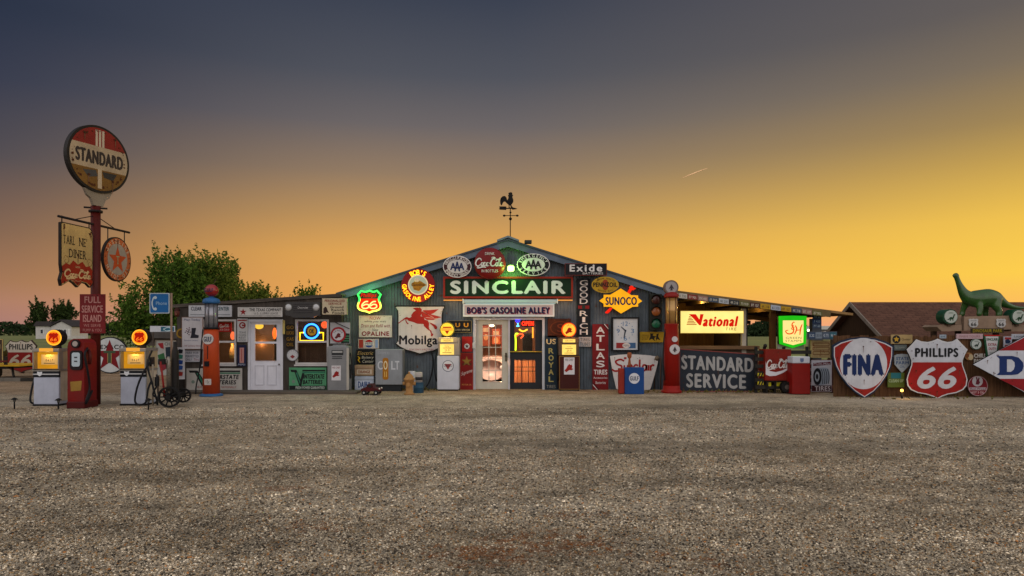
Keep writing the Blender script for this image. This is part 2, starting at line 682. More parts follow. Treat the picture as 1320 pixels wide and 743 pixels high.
    def text(s, string, x0, y0, x1, y1, d, mat, part='lettering', bold=.022, shear=0., serif=False, spc=1.0, skew=0.):
        if serif:
            h = y1 - y0
            gl = []
            wt = 0
            for ch in string:
                if ch == ' ':
                    gl.append(None)
                    wt += .5
                    continue
                v, f, a = glyph(ch, bold)
                if ch in "'.,-":
                    a *= .3
                gl.append((ch, v, f, a))
                wt += a + .22
            wt -= .22
            sc = (x1 - x0) / wt
            x = x0
            for g in gl:
                if g is None:
                    x += .5 * sc
                    continue
                ch, v, f, a = g
                wd = a * sc
                yt = y0 if ch not in "." else y1 - h * .2
                yb = y1 if ch not in "'" else y0 + h * .35
                for k_, ox in enumerate((0, -bold * h * .5, bold * h * .5)):
                    s.B(part).add([s.p(x + u * wd + ox, yb - q * (yb - yt), d + .0005 * k_) for u, q in v], f, mat)
                sw, sh = .30 * min(sc, h), .11 * h
                for q in SERIF.get(ch, '').split():
                    xc = x + {'l': .1, 'c': .5, 'r': .9}[q[1]] * wd
                    yy = y0 if q[0] == 't' else y1 - sh
                    s.flat(R(xc - sw / 2, yy, xc + sw / 2, yy + sh), d + .0015, mat, part)
                x += wd + .22 * sc
            return s
        v, f, a = glyph(string, bold, shear, spc)
        w_ = .95 * bold * (y1 - y0)
        w_ = min(w_, .28 * (x1 - x0) / max(2.5, len(string)) * .5)
        offs = ((0, 0), (-w_, 0), (w_, 0), (0, -w_ * .8), (0, w_ * .8)) if bold >= .03 else ((0, 0),)
        if bold < .03:
            w_ = 0
        for i, (ox, oy) in enumerate(offs):
            s.B(part).add([s.p(x0 + w_ + u * (x1 - x0 - 2 * w_) + ox, y1 - w_ * .8 - q * (y1 - y0 - 1.6 * w_) + skew * u + oy, d + .0005 * i) for u, q in v], f, mat)
        return s

    def arctext(s, string, cx, cy, rx, ry, a0, a1, h, d, mat, part='lettering', bold=.025, bottom=False, wf=.85):
        """a0..a1 degrees from the top, clockwise (from the bottom, counter-clockwise, when bottom)"""
        n = len(string)
        for i, ch in enumerate(string):
            if ch == ' ':
                continue
            a = radians(a0 + (a1 - a0) * (i / max(1, n - 1)))
            v, f, asp = glyph(ch, bold)
            wd, hh = h * min(asp, .95) * wf, h
            if ch == "'":
                wd, hh = h * .15, h * .35
            if bottom:
                mx, my = cx + rx * sin(a), cy + ry * cos(a)
                ex, ey = (cos(a), -sin(a))
            else:
                mx, my = cx + rx * sin(a), cy - ry * cos(a)
                ex, ey = (cos(a), sin(a))
            ux, uy = ey, -ex          # 'up' of the letter in px (y down)
            off = .3 * h if ch == "'" else 0
            pts = []
            for u, q in v:
                lx, ly = (u - .5) * wd, (q - .5) * hh + off
                pts.append((mx + ex * lx + ux * ly, my + ey * lx + uy * ly))
            w_ = .032 * h if bold >= .04 else .02 * h
            for k_, (ox, oy) in enumerate(((0, 0), (w_, 0), (-w_, 0), (0, w_), (0, -w_))):
                s.B(part).add([s.p(x_ + ox, y_ + oy, d + .0005 * k_) for x_, y_ in pts], f, mat)
        return s

    def strokes(s, lines, x0, y0, x1, y1, wd, d, mat, part='lettering', mx=None, n=5, taper=True, skew=0.):
        """pen lettering: ribbons through unit-box polylines; mx = width of the unit box"""
        xs = [p[0] for L in lines for p in L]
        ys = [p[1] for L in lines for p in L]
        ax, bx, ay, by = min(xs), max(xs), min(ys), max(ys)
        for li, L in enumerate(lines):
            pts = SPL(L, n) if len(L) > 2 else L
            q = [Vector((x0 + (x - ax) / (bx - ax) * (x1 - x0), y1 - (y - ay) / (by - ay) * (y1 - y0))) for x, y in pts]
            m = len(q)
            vs = []
            for i in range(m):
                tn = (q[min(i + 1, m - 1)] - q[max(i - 1, 0)])
                tn = tn.normalized() if tn.length > 0 else Vector((1, 0))
                nn = Vector((-tn.y, tn.x))
                t = i / (m - 1)
                ww = wd * (.55 + .45 * sin(pi * min(1, max(0, t)))) if taper else wd
                a, b2 = q[i] + nn * ww / 2, q[i] - nn * ww / 2
                dd = d + li * .0004
                vs += [s.p(a.x, a.y, dd), s.p(b2.x, b2.y, dd)]
            s.B(part).add(vs, [(2 * i, 2 * i + 2, 2 * i + 3, 2 * i + 1) for i in range(m - 1)], mat)
        return s

    def age(s, pts, d, n=26, size=1., bolts=(), seed=1, mat=None):
        """enamel chips round the rim, bolt holes and rust runs below them"""
        rg = random.Random(seed)
        mt = mat or P('#4a2612', .6, .9)
        mt2 = P('#6a4a34', .6, .9)
        m = len(pts)
        cxm, cym = sum(p[0] for p in pts) / m, sum(p[1] for p in pts) / m

        def chip(x, y, r, k):
            nn = rg.randint(6, 9)
            s.flat([(x + r * rg.uniform(.5, 1.2) * cos(2 * pi * i / nn), y + r * rg.uniform(.5, 1.2) * sin(2 * pi * i / nn)) for i in range(nn)], d + .0004 * k, mt)
        for k in range(n):
            i = rg.randrange(m)
            a, b = pts[i], pts[(i + 1) % m]
            t = rg.random()
            x, y = a[0] + (b[0] - a[0]) * t, a[1] + (b[1] - a[1]) * t
            f = rg.uniform(.02, .10)
            chip(x + (cxm - x) * f, y + (cym - y) * f, size * rg.choice((.25, .35, .5, .8)), k % 6)
        for k, (x, y) in enumerate(bolts):
            chip(x, y, size * .9, 7)
            L = size * rg.uniform(4, 9)
            s.flat([(x - .35 * size, y), (x + .35 * size, y), (x + .12 * size, y + L), (x - .15 * size, y + L * .8)], d, mt2)
            s.flat(EL(x, y, .35 * size, n=8), d + .004, P('#1a1614'))
        return s

    def light(s, x, y, d, energy, color, r=.08, name='lamp_glow'):
        ld = bpy.data.lights.new(name, 'POINT')
        ld.energy = energy
        ld.color = color
        ld.shadow_soft_size = r
        s.lights = getattr(s, 'lights', []) + [(ld, s.p(x, y, d))]
        return s

    def done(s):
        root = None
        if '' in s.b:
            root = s.b[''].build(s.name, None, s.loc, s.rz)
        else:
            root = bpy.data.objects.new(s.name, None)
            COL.objects.link(root)
            root.location = s.loc
            root.rotation_euler = (0, 0, s.rz)
            root.empty_display_size = .2
        for k2, v in s.meta.items():
            if v and not (s.meta['kind'] == 'structure' and k2 in ('category',)):
                root[k2] = v
        made = {}
        for key in sorted((q for q in s.b if q), key=lambda q: q.count('/')):
            par = root
            if '/' in key:
                par = made[key.rsplit('/', 1)[0]]
            made[key] = s.b[key].build(key.rsplit('/', 1)[-1].split('#')[0], par)
        for ld, q in getattr(s, 'lights', []):
            o = bpy.data.objects.new(ld.name, ld)
            COL.objects.link(o)
            o.parent = root
            o.location = q
        s.root = root
        return root


def sign(name, label, cat, x0, y0, x1, y1, Y, mat, group=None, t=.03, side=None, pts=None):
    s = T(name, label, cat, (x0 + x1) / 2, (y0 + y1) / 2, Y, group)
    s.t = t
    s.prism(pts or R(x0, y0, x1, y1), 0, t, mat, '', side=side)
    return s


YW, YL = 20.40, 20.50                # front wall planes: metal shop, timber wing
YS, YLS = 20.33, 20.45               # planes the wall signs hang on

# ================================================================== SETTING


def struct(o):
    o['kind'] = 'structure'
    return o


def ground_mats():
    # gravel
    m, t, out = _mk('gravel')
    g = t.nodes.new('ShaderNodeNewGeometry')
    pos = g.outputs['Position']

    def vor(scale):
        v = t.nodes.new('ShaderNodeTexVoronoi')
        v.inputs['Scale'].default_value = scale
        t.links.new(pos, v.inputs['Vector'])
        return v
    v1, v2 = vor(34), vor(75)
    s1 = t.nodes.new('ShaderNodeSeparateColor')
    t.links.new(v1.outputs['Color'], s1.inputs[0])
    s2 = t.nodes.new('ShaderNodeSeparateColor')
    t.links.new(v2.outputs['Color'], s2.inputs[0])

    def stone_ramp(src):
        r = t.nodes.new('ShaderNodeValToRGB')
        cr = r.color_ramp
        cr.interpolation = 'CONSTANT'
        cs = [(0, '#4b463f'), (.16, '#9b9280'), (.36, '#776e60'), (.52, '#b0a692'), (.64, '#8a795f'), (.76, '#9c9384'), (.88, '#cbc1ac'), (.96, '#7a6145')]
        for i, (p, h) in enumerate(cs):
            e = cr.elements[0] if i == 0 else (cr.elements[1] if i == 1 else cr.elements.new(p))
            e.position = p
            e.color = (*srgb(h), 1)
        t.links.new(src, r.inputs[0])
        return r.outputs[0]
    cc = _mix(t, .45, stone_ramp(s1.outputs[0]), stone_ramp(s2.outputs[1]))
    n1 = _noise(t, .33, 6, .6, vec=pos)           # damp / dusty drifts
    mp = t.nodes.new('ShaderNodeMapping')
    mp.inputs['Scale'].default_value = (.10, .55, 1)
    mp.inputs['Rotation'].default_value = (0, 0, radians(5))
    t.links.new(pos, mp.inputs[0])
    n2 = _noise(t, 1.0, 5, .6, vec=mp.outputs[0])  # wheel tracks running across
    n3 = _noise(t, 130, 3, .6, vec=pos)
    cc = _mix(t, _map(t, n1.outputs['Fac'], .45, .68, 0, .55), cc, (.17, .128, .072))
    n4 = _noise(t, 11, 8, .75, vec=pos)
    cc = _mix(t, _map(t, n4.outputs['Fac'], .5, .68, 0, .6), cc, (.075, .066, .052))
    cc = _mix(t, _map(t, n4.outputs['Fac'], .5, .34, 0, .5), cc, (.40, .37, .31))
    cc = _mix(t, _map(t, n2.outputs['Fac'], .5, .68, 0, .5), cc, (.33, .30, .25))
    cc = _mix(t, _map(t, n2.outputs['Fac'], .48, .34, 0, .7), cc, (.10, .085, .065))
    cc = _mix(t, _map(t, n3.outputs['Fac'], .35, .65, 0, .5), cc, (.05, .045, .04), 'MIX')
    sp_ = t.nodes.new('ShaderNodeSeparateXYZ')
    t.links.new(pos, sp_.inputs[0])
    ad_ = t.nodes.new('ShaderNodeMath')
    ad_.operation = 'MULTIPLY_ADD'
    ad_.inputs[1].default_value = 3.0
    nz = _noise(t, 1.4, 5, .6, vec=pos)
    t.links.new(nz.outputs['Fac'], ad_.inputs[0])
    t.links.new(sp_.outputs[1], ad_.inputs[2])
    cc = _mix(t, _map(t, ad_.outputs[0], 19.6, 21.2, 0, .6), cc, (.15, .092, .048))
    n5 = _noise(t, 26, 12, .9, vec=pos)
    n6 = _noise(t, 1.7, 6, .7, vec=pos)
    g5 = t.nodes.new('ShaderNodeMath')
    g5.operation = 'MULTIPLY'
    t.links.new(_map(t, n5.outputs['Fac'], .36, .64, .40, 2.0), g5.inputs[0])
    t.links.new(_map(t, n6.outputs['Fac'], .35, .65, .75, 1.35), g5.inputs[1])
    vm5 = t.nodes.new('ShaderNodeVectorMath')
    vm5.operation = 'SCALE'
    t.links.new(cc, vm5.inputs[0])
    t.links.new(g5.outputs[0], vm5.inputs['Scale'])
    cc = _mix(t, 1.0, vm5.outputs[0], (1.22, 1.16, 1.07), 'MULTIPLY')
    rm = rust_mask(t, pos)
    cc = _mix(t, rm, cc, (.19, .062, .014))
    b = t.nodes.new('ShaderNodeBsdfPrincipled')
    b.inputs['Roughness'].default_value = .9
    b.inputs['Specular IOR Level'].default_value = .12
    t.links.new(cc, b.inputs['Base Color'])
    bp = t.nodes.new('ShaderNodeBump')
    bp.inputs['Strength'].default_value = 1.0
    bp.inputs['Distance'].default_value = .014
    mm = t.nodes.new('ShaderNodeMath')
    mm.operation = 'MULTIPLY_ADD'
    mm.inputs[1].default_value = -1.0
    t.links.new(v1.outputs['Distance'], mm.inputs[0])
    t.links.new(n3.outputs['Fac'], mm.inputs[2])
    t.links.new(mm.outputs[0], bp.inputs['Height'])
    t.links.new(bp.outputs[0], b.inputs['Normal'])
    t.links.new(b.outputs[0], out.inputs[0])
    # loose stones
    m2, t, out = _mk('stone')
    g = t.nodes.new('ShaderNodeNewGeometry')
    r = t.nodes.new('ShaderNodeValToRGB')
    cr = r.color_ramp
    cr.interpolation = 'CONSTANT'
    cs = [(0, '#34302b'), (.17, '#978d7c'), (.34, '#5e564a'), (.5, '#b8ad98'), (.62, '#8a775a'), (.74, '#9d9382'), (.86, '#d8cfbc'), (.93, '#927450'), (.985, '#a06c3a')]
    for i, (p, h) in enumerate(cs):
        e = cr.elements[0] if i == 0 else (cr.elements[1] if i == 1 else cr.elements.new(p))
        e.position = p
        e.color = (*srgb(h), 1)
    t.links.new(g.outputs['Random Per Island'], r.inputs[0])
    n1 = _noise(t, .33, 6, .6, vec=g.outputs['Position'])
    cc = _mix(t, _map(t, n1.outputs['Fac'], .45, .68, 0, .45), r.outputs[0], (.15, .115, .075))
    mp = t.nodes.new('ShaderNodeMapping')
    mp.inputs['Scale'].default_value = (.10, .55, 1)
    mp.inputs['Rotation'].default_value = (0, 0, radians(5))
    t.links.new(g.outputs['Position'], mp.inputs[0])
    n2 = _noise(t, 1.0, 5, .6, vec=mp.outputs[0])
    n6 = _noise(t, 1.7, 6, .7, vec=g.outputs['Position'])
    g5 = t.nodes.new('ShaderNodeMath')
    g5.operation = 'MULTIPLY'
    t.links.new(_map(t, n6.outputs['Fac'], .35, .65, .66, 1.34), g5.inputs[0])
    t.links.new(_map(t, n2.outputs['Fac'], .34, .66, .66, 1.3), g5.inputs[1])
    vm5 = t.nodes.new('ShaderNodeVectorMath')
    vm5.operation = 'SCALE'
    t.links.new(cc, vm5.inputs[0])
    t.links.new(g5.outputs[0], vm5.inputs['Scale'])
    cc = _mix(t, 1.0, vm5.outputs[0], (1.22, 1.16, 1.07), 'MULTIPLY')
    fr = t.nodes.new('ShaderNodeMath')
    fr.operation = 'MULTIPLY'
    fr.inputs[1].default_value = 17.3
    t.links.new(g.outputs['Random Per Island'], fr.inputs[0])
    fr2 = t.nodes.new('ShaderNodeMath')
    fr2.operation = 'FRACT'
    t.links.new(fr.outputs[0], fr2.inputs[0])
    rm0 = rust_mask(t, g.outputs['Position'])
    rmm = t.nodes.new('ShaderNodeMath')
    rmm.operation = 'MULTIPLY'
    t.links.new(rm0, rmm.inputs[0])
    t.links.new(_map(t, fr2.outputs[0], .35, .75, .2, 1.35), rmm.inputs[1])
    rm = rmm.outputs[0]
    cc = _mix(t, rm, cc, (.22, .075, .016))
    b = t.nodes.new('ShaderNodeBsdfPrincipled')
    b.inputs['Roughness'].default_value = .8
    b.inputs['Specular IOR Level'].default_value = .2
    t.links.new(cc, b.inputs['Base Color'])
    t.links.new(b.outputs[0], out.inputs[0])
    # grass field
    m3, t, out = _mk('field')
    g = t.nodes.new('ShaderNodeNewGeometry')
    n1 = _noise(t, .05, 8, .65, vec=g.outputs['Position'])
    n2 = _noise(t, 1.3, 8, .7, vec=g.outputs['Position'])
    cc = _mix(t, _map(t, n1.outputs['Fac'], .35, .65), srgb('#4f5d24'), srgb('#7a7a36'))
    cc = _mix(t, _map(t, n2.outputs['Fac'], .4, .7, 0, .6), cc, srgb('#3b4419'))
    b = t.nodes.new('ShaderNodeBsdfPrincipled')
    b.inputs['Roughness'].default_value = 1
    t.links.new(cc, b.inputs['Base Color'])
    t.links.new(b.outputs[0], out.inputs[0])
    return m, m2, m3


def rust_mask(t, pos):
    """iron-stained patches lying in the gravel"""
    n = _noise(t, 7.5, 9, .75, vec=pos)
    s = t.nodes.new('ShaderNodeSeparateXYZ')
    t.links.new(pos, s.inputs[0])

    def mth(op, a, b):
        q = t.nodes.new('ShaderNodeMath')
        q.operation = op
        for i, x in enumerate((a, b)):
            if isinstance(x, (int, float)):
                q.inputs[i].default_value = x
            else:
                t.links.new(x, q.inputs[i])
        return q.outputs[0]
    tot = None
    for (cx, cy, rx, ry, st) in ((.28, 5.55, .8, .45, .25), (-.55, 5.0, .6, .4, .18), (-1.75, 6.0, .4, .25, .23), (-2.5, 7.5, .35, .15, .26), (1.5, 5.1, .5, .3, .21), (.6, 6.4, .5, .2, .22), (5.2, 9.5, 1.5, 1.0, .09)):
        dx = mth('DIVIDE', mth('SUBTRACT', s.outputs[0], cx), rx)
        dy = mth('DIVIDE', mth('SUBTRACT', s.outputs[1], cy), ry)
        d = mth('ADD', mth('MULTIPLY', dx, dx), mth('MULTIPLY', dy, dy))
        f = _map(t, d, 0, 2.2, st, 0)
        tot = f if tot is None else mth('ADD', tot, f)
    v = mth('ADD', n.outputs['Fac'], tot)
    return _map(t, v, .70, .80, 0, .72)


GRAVEL, STONE, FIELD = ground_mats()


def sheet(name, x0, x1, y0, y1, z, mat, nx=2, ny=2, amp=0.):
    b = Buf()
    rng = random.Random(3)
    vs = []
    for j in range(ny):
        for i in range(nx):
            x, y = x0 + (x1 - x0) * i / (nx - 1), y0 + (y1 - y0) * j / (ny - 1)
            zz = z
            if amp and 0 < i < nx - 1 and 0 < j < ny - 1:
                zz += amp * (sin(x * .9 + 1.3 * sin(y * .5)) * .5 + sin(y * 1.7 + x * .21) * .6 + rng.uniform(-.3, .3))
            vs.append((x, y, zz))
    b.add(vs, [(j * nx + i, j * nx + i + 1, (j + 1) * nx + i + 1, (j + 1) * nx + i) for j in range(ny - 1) for i in range(nx - 1)], mat, True)
    return struct(b.build(name))


sheet('ground', -6000, 6000, -300, 9000, -.05, FIELD)
sheet('gravel_lot', -45, 45, -22, 33, 0.0, GRAVEL)


def make_gravel():
    rng = np.random.default_rng(11)
    X, Yy, S = [], [], []
    for (ya, yb, dens, smin, smax) in ((3.6, 6.4, 4300, .0035, .0105), (6.4, 9.6, 1500, .0045, .0125), (9.6, 15.5, 330, .006, .0145)):
        n = int(dens * (yb - ya) * (1.64 * yb + 2))
        y = rng.uniform(ya, yb, n)
        x = rng.uniform(-.82 * yb - 1, .82 * yb + 1, n)
        keep = np.abs(x) < .82 * y + 1
        X.append(x[keep])
        Yy.append(y[keep])
        S.append(smin + (smax - smin) * rng.power(.55, keep.sum()) ** 1.4)
    X, Yy, S = np.concatenate(X), np.concatenate(Yy), np.concatenate(S)
    n = len(X)
    cube = np.array([(x, y, z) for x in (-1, 1) for y in (-1, 1) for z in (-1, 1)], float)
    v = np.repeat(cube[None], n, 0)
    v *= rng.uniform(.45, 1.15, v.shape)
    v *= np.stack([rng.uniform(.7, 1.3, n), rng.uniform(.6, 1.1, n), rng.uniform(.45, .8, n)], 1)[:, None, :]
    a = rng.uniform(0, 2 * pi, n)
    b = rng.uniform(-.6, .6, n)
    ca, sa, cb, sb = np.cos(a), np.sin(a), np.cos(b), np.sin(b)
    x0, y0, z0 = v[..., 0], v[..., 1], v[..., 2]
    z1 = z0 * cb[:, None] - x0 * sb[:, None]
    x1 = x0 * cb[:, None] + z0 * sb[:, None]
    x2 = x1 * ca[:, None] - y0 * sa[:, None]
    y2 = x1 * sa[:, None] + y0 * ca[:, None]
    P3 = np.stack([x2, y2, z1], -1) * S[:, None, None]
    P3[..., 0] += X[:, None]
    P3[..., 1] += Yy[:, None]
    P3[..., 2] += (S * .28)[:, None]
    q = np.array([(0, 1, 3, 2), (4, 6, 7, 5), (0, 4, 5, 1), (2, 3, 7, 6), (0, 2, 6, 4), (1, 5, 7, 3)])
    fs = (np.arange(n)[:, None, None] * 8 + q[None]).reshape(-1)
    me = bpy.data.meshes.new('gravel')
    me.vertices.add(n * 8)
    me.vertices.foreach_set('co', P3.reshape(-1).astype(np.float32))
    me.loops.add(len(fs))
    me.loops.foreach_set('vertex_index', fs.astype(np.int32))
    me.polygons.add(n * 6)
    me.polygons.foreach_set('loop_start', (np.arange(n * 6) * 4).astype(np.int32))
    me.polygons.foreach_set('loop_total', np.full(n * 6, 4, np.int32))
    me.materials.append(STONE)
    me.update()
    me.validate()
    o = bpy.data.objects.new('gravel', me)
    COL.objects.link(o)
    o['kind'] = 'stuff'
    o['label'] = 'loose crushed grey and tan gravel stones on the open forecourt'
    o['category'] = 'gravel'


make_gravel()

# ------------------------------------------------------------------ vegetation


def leaf_mat(h, h2):
    m, t, out = _mk('leaf')
    g = t.nodes.new('ShaderNodeNewGeometry')
    cc = _mix(t, g.outputs['Random Per Island'], srgb(h), srgb(h2))
    d = t.nodes.new('ShaderNodeBsdfDiffuse')
    tr = t.nodes.new('ShaderNodeBsdfTranslucent')
    t.links.new(cc, d.inputs[0])
    t.links.new(cc, tr.inputs[0])
    mx = t.nodes.new('ShaderNodeMixShader')
    mx.inputs[0].default_value = .4
    t.links.new(d.outputs[0], mx.inputs[1])
    t.links.new(tr.outputs[0], mx.inputs[2])
    t.links.new(mx.outputs[0], out.inputs[0])
    return m


LEAF1 = leaf_mat('#2e441c', '#688434')
LEAF2 = leaf_mat('#42551f', '#7a8436')
LEAF3 = leaf_mat('#2b3b20', '#4a5a30')
BARK = P('#4a3d30', .6, .9)


def leaf_buf(pts, size, rng, mat):
    """one small leaf-spray quad at every point"""
    n = len(pts)
    pts = np.asarray(pts, float)
    a = rng.normal(size=(n, 3))
    a /= np.linalg.norm(a, axis=1)[:, None]
    c = np.cross(a, rng.normal(size=(n, 3)))
    c /= np.linalg.norm(c, axis=1)[:, None]
    s = size * rng.uniform(.6, 1.3, n)[:, None]
    vs = np.stack([pts - a * s * .6, pts + c * s * .28, pts + a * s * .6, pts - c * s * .28], 1).reshape(-1, 3)
    return vs, np.arange(n * 4).reshape(n, 4)


def mesh_np(name, vs, fs, mat, parent=None):
    me = bpy.data.meshes.new(name)
    me.vertices.add(len(vs))
    me.vertices.foreach_set('co', np.asarray(vs, np.float32).reshape(-1))
    me.loops.add(fs.size)
    me.loops.foreach_set('vertex_index', fs.reshape(-1).astype(np.int32))
    me.polygons.add(len(fs))
    me.polygons.foreach_set('loop_start', (np.arange(len(fs)) * 4).astype(np.int32))
    me.polygons.foreach_set('loop_total', np.full(len(fs), 4, np.int32))
    me.materials.append(mat)
    me.update()
    o = bpy.data.objects.new(name, me)
    COL.objects.link(o)
    o.parent = parent
    return o


def tree(name, label, X, Y, h, lobes, shoots, leaves, leaf, mat, seed, group=None, up=.75, trunk_r=.22, sl=.9, z0=0.):
    """lobes: (dx,dz,rx,rz) crown masses relative to the foot; shoots of leaves spring from them"""
    rng = np.random.default_rng(seed)
    t = T(name, label, 'tree', 0, 0, loc=(X, Y, z0), k=1, group=group)
    wts = np.array([l[2] * l[2] * l[3] for l in lobes])
    wts = wts / wts.sum()
    pts = []
    ends = []
    for i in range(shoots):
        l = lobes[rng.choice(len(lobes), p=wts)]
        u = rng.normal(size=3)
        u /= np.linalg.norm(u)
        r = rng.uniform(.35, 1.0) ** .6
        c = np.array([l[0] + u[0] * r * l[2], u[1] * r * l[2] * .85, l[1] + u[2] * r * l[3]])
        dr = u * (1 - up) + np.array([0, 0, up]) + rng.normal(size=3) * .22
        dr /= np.linalg.norm(dr)
        L = sl * rng.uniform(.5, 1.25)
        k = rng.uniform(0, 1, leaves)[:, None]
        pts.append(c + dr * L * k + rng.normal(size=(leaves, 3)) * .105 * sl * (1.2 - k))
        ends.append((c, c + dr * L))
    pts = np.concatenate(pts)
    vs, fs = leaf_buf(pts, leaf, rng, mat)
    # limbs
    tb = t
    tb.tube([(0, 0, 0), (.05, 0, h * .12), (-.04, .03, h * .3), (0, 0, h * .42)], [trunk_r * 1.25, trunk_r, trunk_r * .8, trunk_r * .62], BARK, 'trunk', 9, px=False)
    for l in lobes:
        for q in range(3):
            e = np.array([l[0] + rng.uniform(-.6, .6) * l[2], rng.uniform(-.5, .5) * l[2], l[1] + rng.uniform(-.2, .7) * l[3]])
            s0 = np.array([0, 0, h * rng.uniform(.2, .4)])
            mid = s0 * .5 + e * .5 + np.array([0, 0, .08 * h]) * rng.uniform(-1, .6)
            tb.tube([tuple(s0), tuple(mid), tuple(e)], [trunk_r * .6, trunk_r * .38, trunk_r * .14], BARK, 'trunk', 6, px=False)
    root = tb.done()
    mesh_np('crown', vs, fs, mat, root)
    return root


# big trees behind the timber annex (photo x 150..325)
tree('broadleaf_tree', 'dense dark green tree rising behind the blue telephone sign', -20.4, 40, 6.2,
     [(-.6, 2.6, 1.9, 1.5), (.8, 3.9, 1.6, 1.6), (-1.6, 1.6, 1.2, 1.0), (1.2, 2.2, 1.5, 1.5), (.3, 4.9, .9, .9)], 660, 26, .18, LEAF1, 5, 'trees behind the timber annex', sl=1.3)
tree('broadleaf_tree', 'tall airy tree with gold sky showing through, behind the annex roof', -19.7, 42, 6.7,
     [(.2, 4.2, 1.6, 1.6), (1.3, 4.4, 1.3, 1.5), (-1.1, 4.6, 1.1, 1.2), (1.6, 3.2, 1.2, 1.3), (.8, 2.6, 1.6, 1.4)], 300, 22, .17, LEAF2, 6, 'trees behind the timber annex', sl=1.4)
tree('broadleaf_tree', 'rounded green tree at right end of the clump above the annex roof', -18.9, 43, 6.4,
     [(.0, 3.7, 1.5, 1.7), (.5, 5.0, 1.0, 1.0), (-1.0, 4.9, .9, .9)], 320, 26, .18, LEAF1, 8, 'trees behind the timber annex', sl=1.3)
tree('bushy_tree', 'pale green bush top just showing over the low annex roof', -15.3, 40, 3.9, [(0, 3.2, 1.0, .8), (.8, 3.0, .8, .7)], 260, 22, .16, LEAF2, 9)
tree('bushy_tree', 'small dark bush top peeking over the annex roof beside the metal gable', -12.0, 40, 3.9, [(0, 3.45, .5, .35)], 60, 20, .14, LEAF1, 10)
tree('field_tree', 'narrow dark tree on the left of the pair behind the pale farmhouse', -122, 176, 9.2, [(0, 6.2, 1.5, 3.0), (-.4, 3.6, 2.0, 2.4), (.5, 4.4, 1.6, 2)], 150, 22, .62, LEAF3, 12, 'trees by the farmhouse', sl=1.9)
tree('field_tree', 'wider spreading tree on the right of the pair behind the pale farmhouse', -118.6, 180, 9.6, [(0, 6.2, 2.6, 3.0), (-1.6, 5.8, 1.6, 2.2), (1.8, 5.4, 1.8, 2.2), (0, 3.4, 2.2, 2)], 190, 22, .62, LEAF3, 13, 'trees by the farmhouse', sl=1.9)


def treeline():
    rng = np.random.default_rng(21)
    pts = []
    for (xa, xb, Y, ha, hb, n) in ((-260, -135, 320, 4.5, 6.5, 7000), (-135, -60, 330, 2.5, 4.0, 3200), (-60, 90, 330, 2.5, 4, 2600), (84, 112, 260, 2.6, 4.4, 2200), (108, 300, 300, 1.6, 2.6, 5000)):
        x = rng.uniform(xa, xb, n)
        hh = ha + (hb - ha) * (.5 + .3 * np.sin(x * .23) + .2 * np.sin(x * .61 + 1) + rng.uniform(-.12, .12, n))
        z = hh * rng.uniform(0, 1, n) ** .7
        pts.append(np.stack([x, Y + rng.uniform(-5, 5, n) * (1 - .5 * z / hh), z], 1))
    # taller clump in the gap right of the tyre sign
    for (cx, cy, r, h, n) in ((97, 262, 5, 6.2, 800), (103, 258, 5.5, 8.2, 1200), (92, 265, 4, 4.4, 600), (108, 258, 3, 6, 500)):
        u = rng.normal(size=(n, 3))
        u /= np.linalg.norm(u, axis=1)[:, None]
        u *= rng.uniform(.3, 1, n)[:, None] ** .5
        pts.append(np.stack([cx + u[:, 0] * r, cy + u[:, 1] * r, h * .5 + u[:, 2] * h * .5], 1))
    vs, fs = leaf_buf(np.concatenate(pts), 1.5, rng, LEAF3)
    o = mesh_np('far_woods', vs, fs, leaf_mat('#273522', '#3a4a30'))
    o['kind'] = 'stuff'
    o['label'] = 'low dark band of woods along the far edge of the fields'
    o['category'] = 'woods'


treeline()


def scrub():
    """rough brown-green weeds at the edge of the lot"""
    rng = np.random.default_rng(5)
    pts = []
    for (xa, xb, ya, yb, h, n) in ((-45, -15, 34, 42, .55, 6500), (-45, -12, 31.5, 34, .25, 4200), (8, 42, 30, 36, .35, 5000)):
        x, y = rng.uniform(xa, xb, n), rng.uniform(ya, yb, n)
        z = h * rng.uniform(0, 1, n) * (.6 + .4 * np.sin(x * 1.1 + y))
        pts.append(np.stack([x, y, z], 1))
    vs, fs = leaf_buf(np.concatenate(pts), .3, rng, None)
    o = mesh_np('weeds', vs, fs, leaf_mat('#3a3018', '#5a4f2a'))
    o['kind'] = 'stuff'
    o['label'] = 'rough brown weeds growing along the back edge of the gravel'
    o['category'] = 'weeds'
    pts = []
    rng = np.random.default_rng(6)
    n = 70
    x = np.concatenate([rng.uniform(8.4, 15.5, n), rng.uniform(-4.8, -1.9, 120), rng.uniform(3.3, 8.0, 150)])
    y = np.concatenate([rng.uniform(17.35, 17.95, n), rng.uniform(19.9, 20.3, 120), rng.uniform(19.15, 19.5, 150)])
    vs, fs = leaf_buf(np.stack([x, y, rng.uniform(0, .07, len(x))], 1), .09, rng, None)
    o = mesh_np('grass', vs, fs, leaf_mat('#4a4a22', '#7d7440'))
    o['kind'] = 'stuff'
    o['label'] = 'thin dry grass tufts along the foot of the fence and walls'
    o['category'] = 'grass'


scrub()

# vapour trail high in the sky
vt = T('vapour_trail', 'short faint vapour trail slanting in the golden sky', 'vapour trail', 895, 224, 6000)
vm = P('#ffd0a0', 0, 1)
vt.tube([(880, 229.5, 0), (888, 226.2, 0), (897, 222.6, 0), (905, 219.5, 0), (912, 217, 0)], [1.5, 4, 4.5, 3.2, 1], vm, '', 8)
vt.done()

# ------------------------------------------------------------------ farmhouse and far sheds
SIDING, DARKROOF = P('#b5b3ae', .3, .8), P('#3a3636', .4, .9)
hs = T('farmhouse', 'small pale farmhouse with dark roof far across the field', 'house', 70, 437.0, 168)
k = hs.k


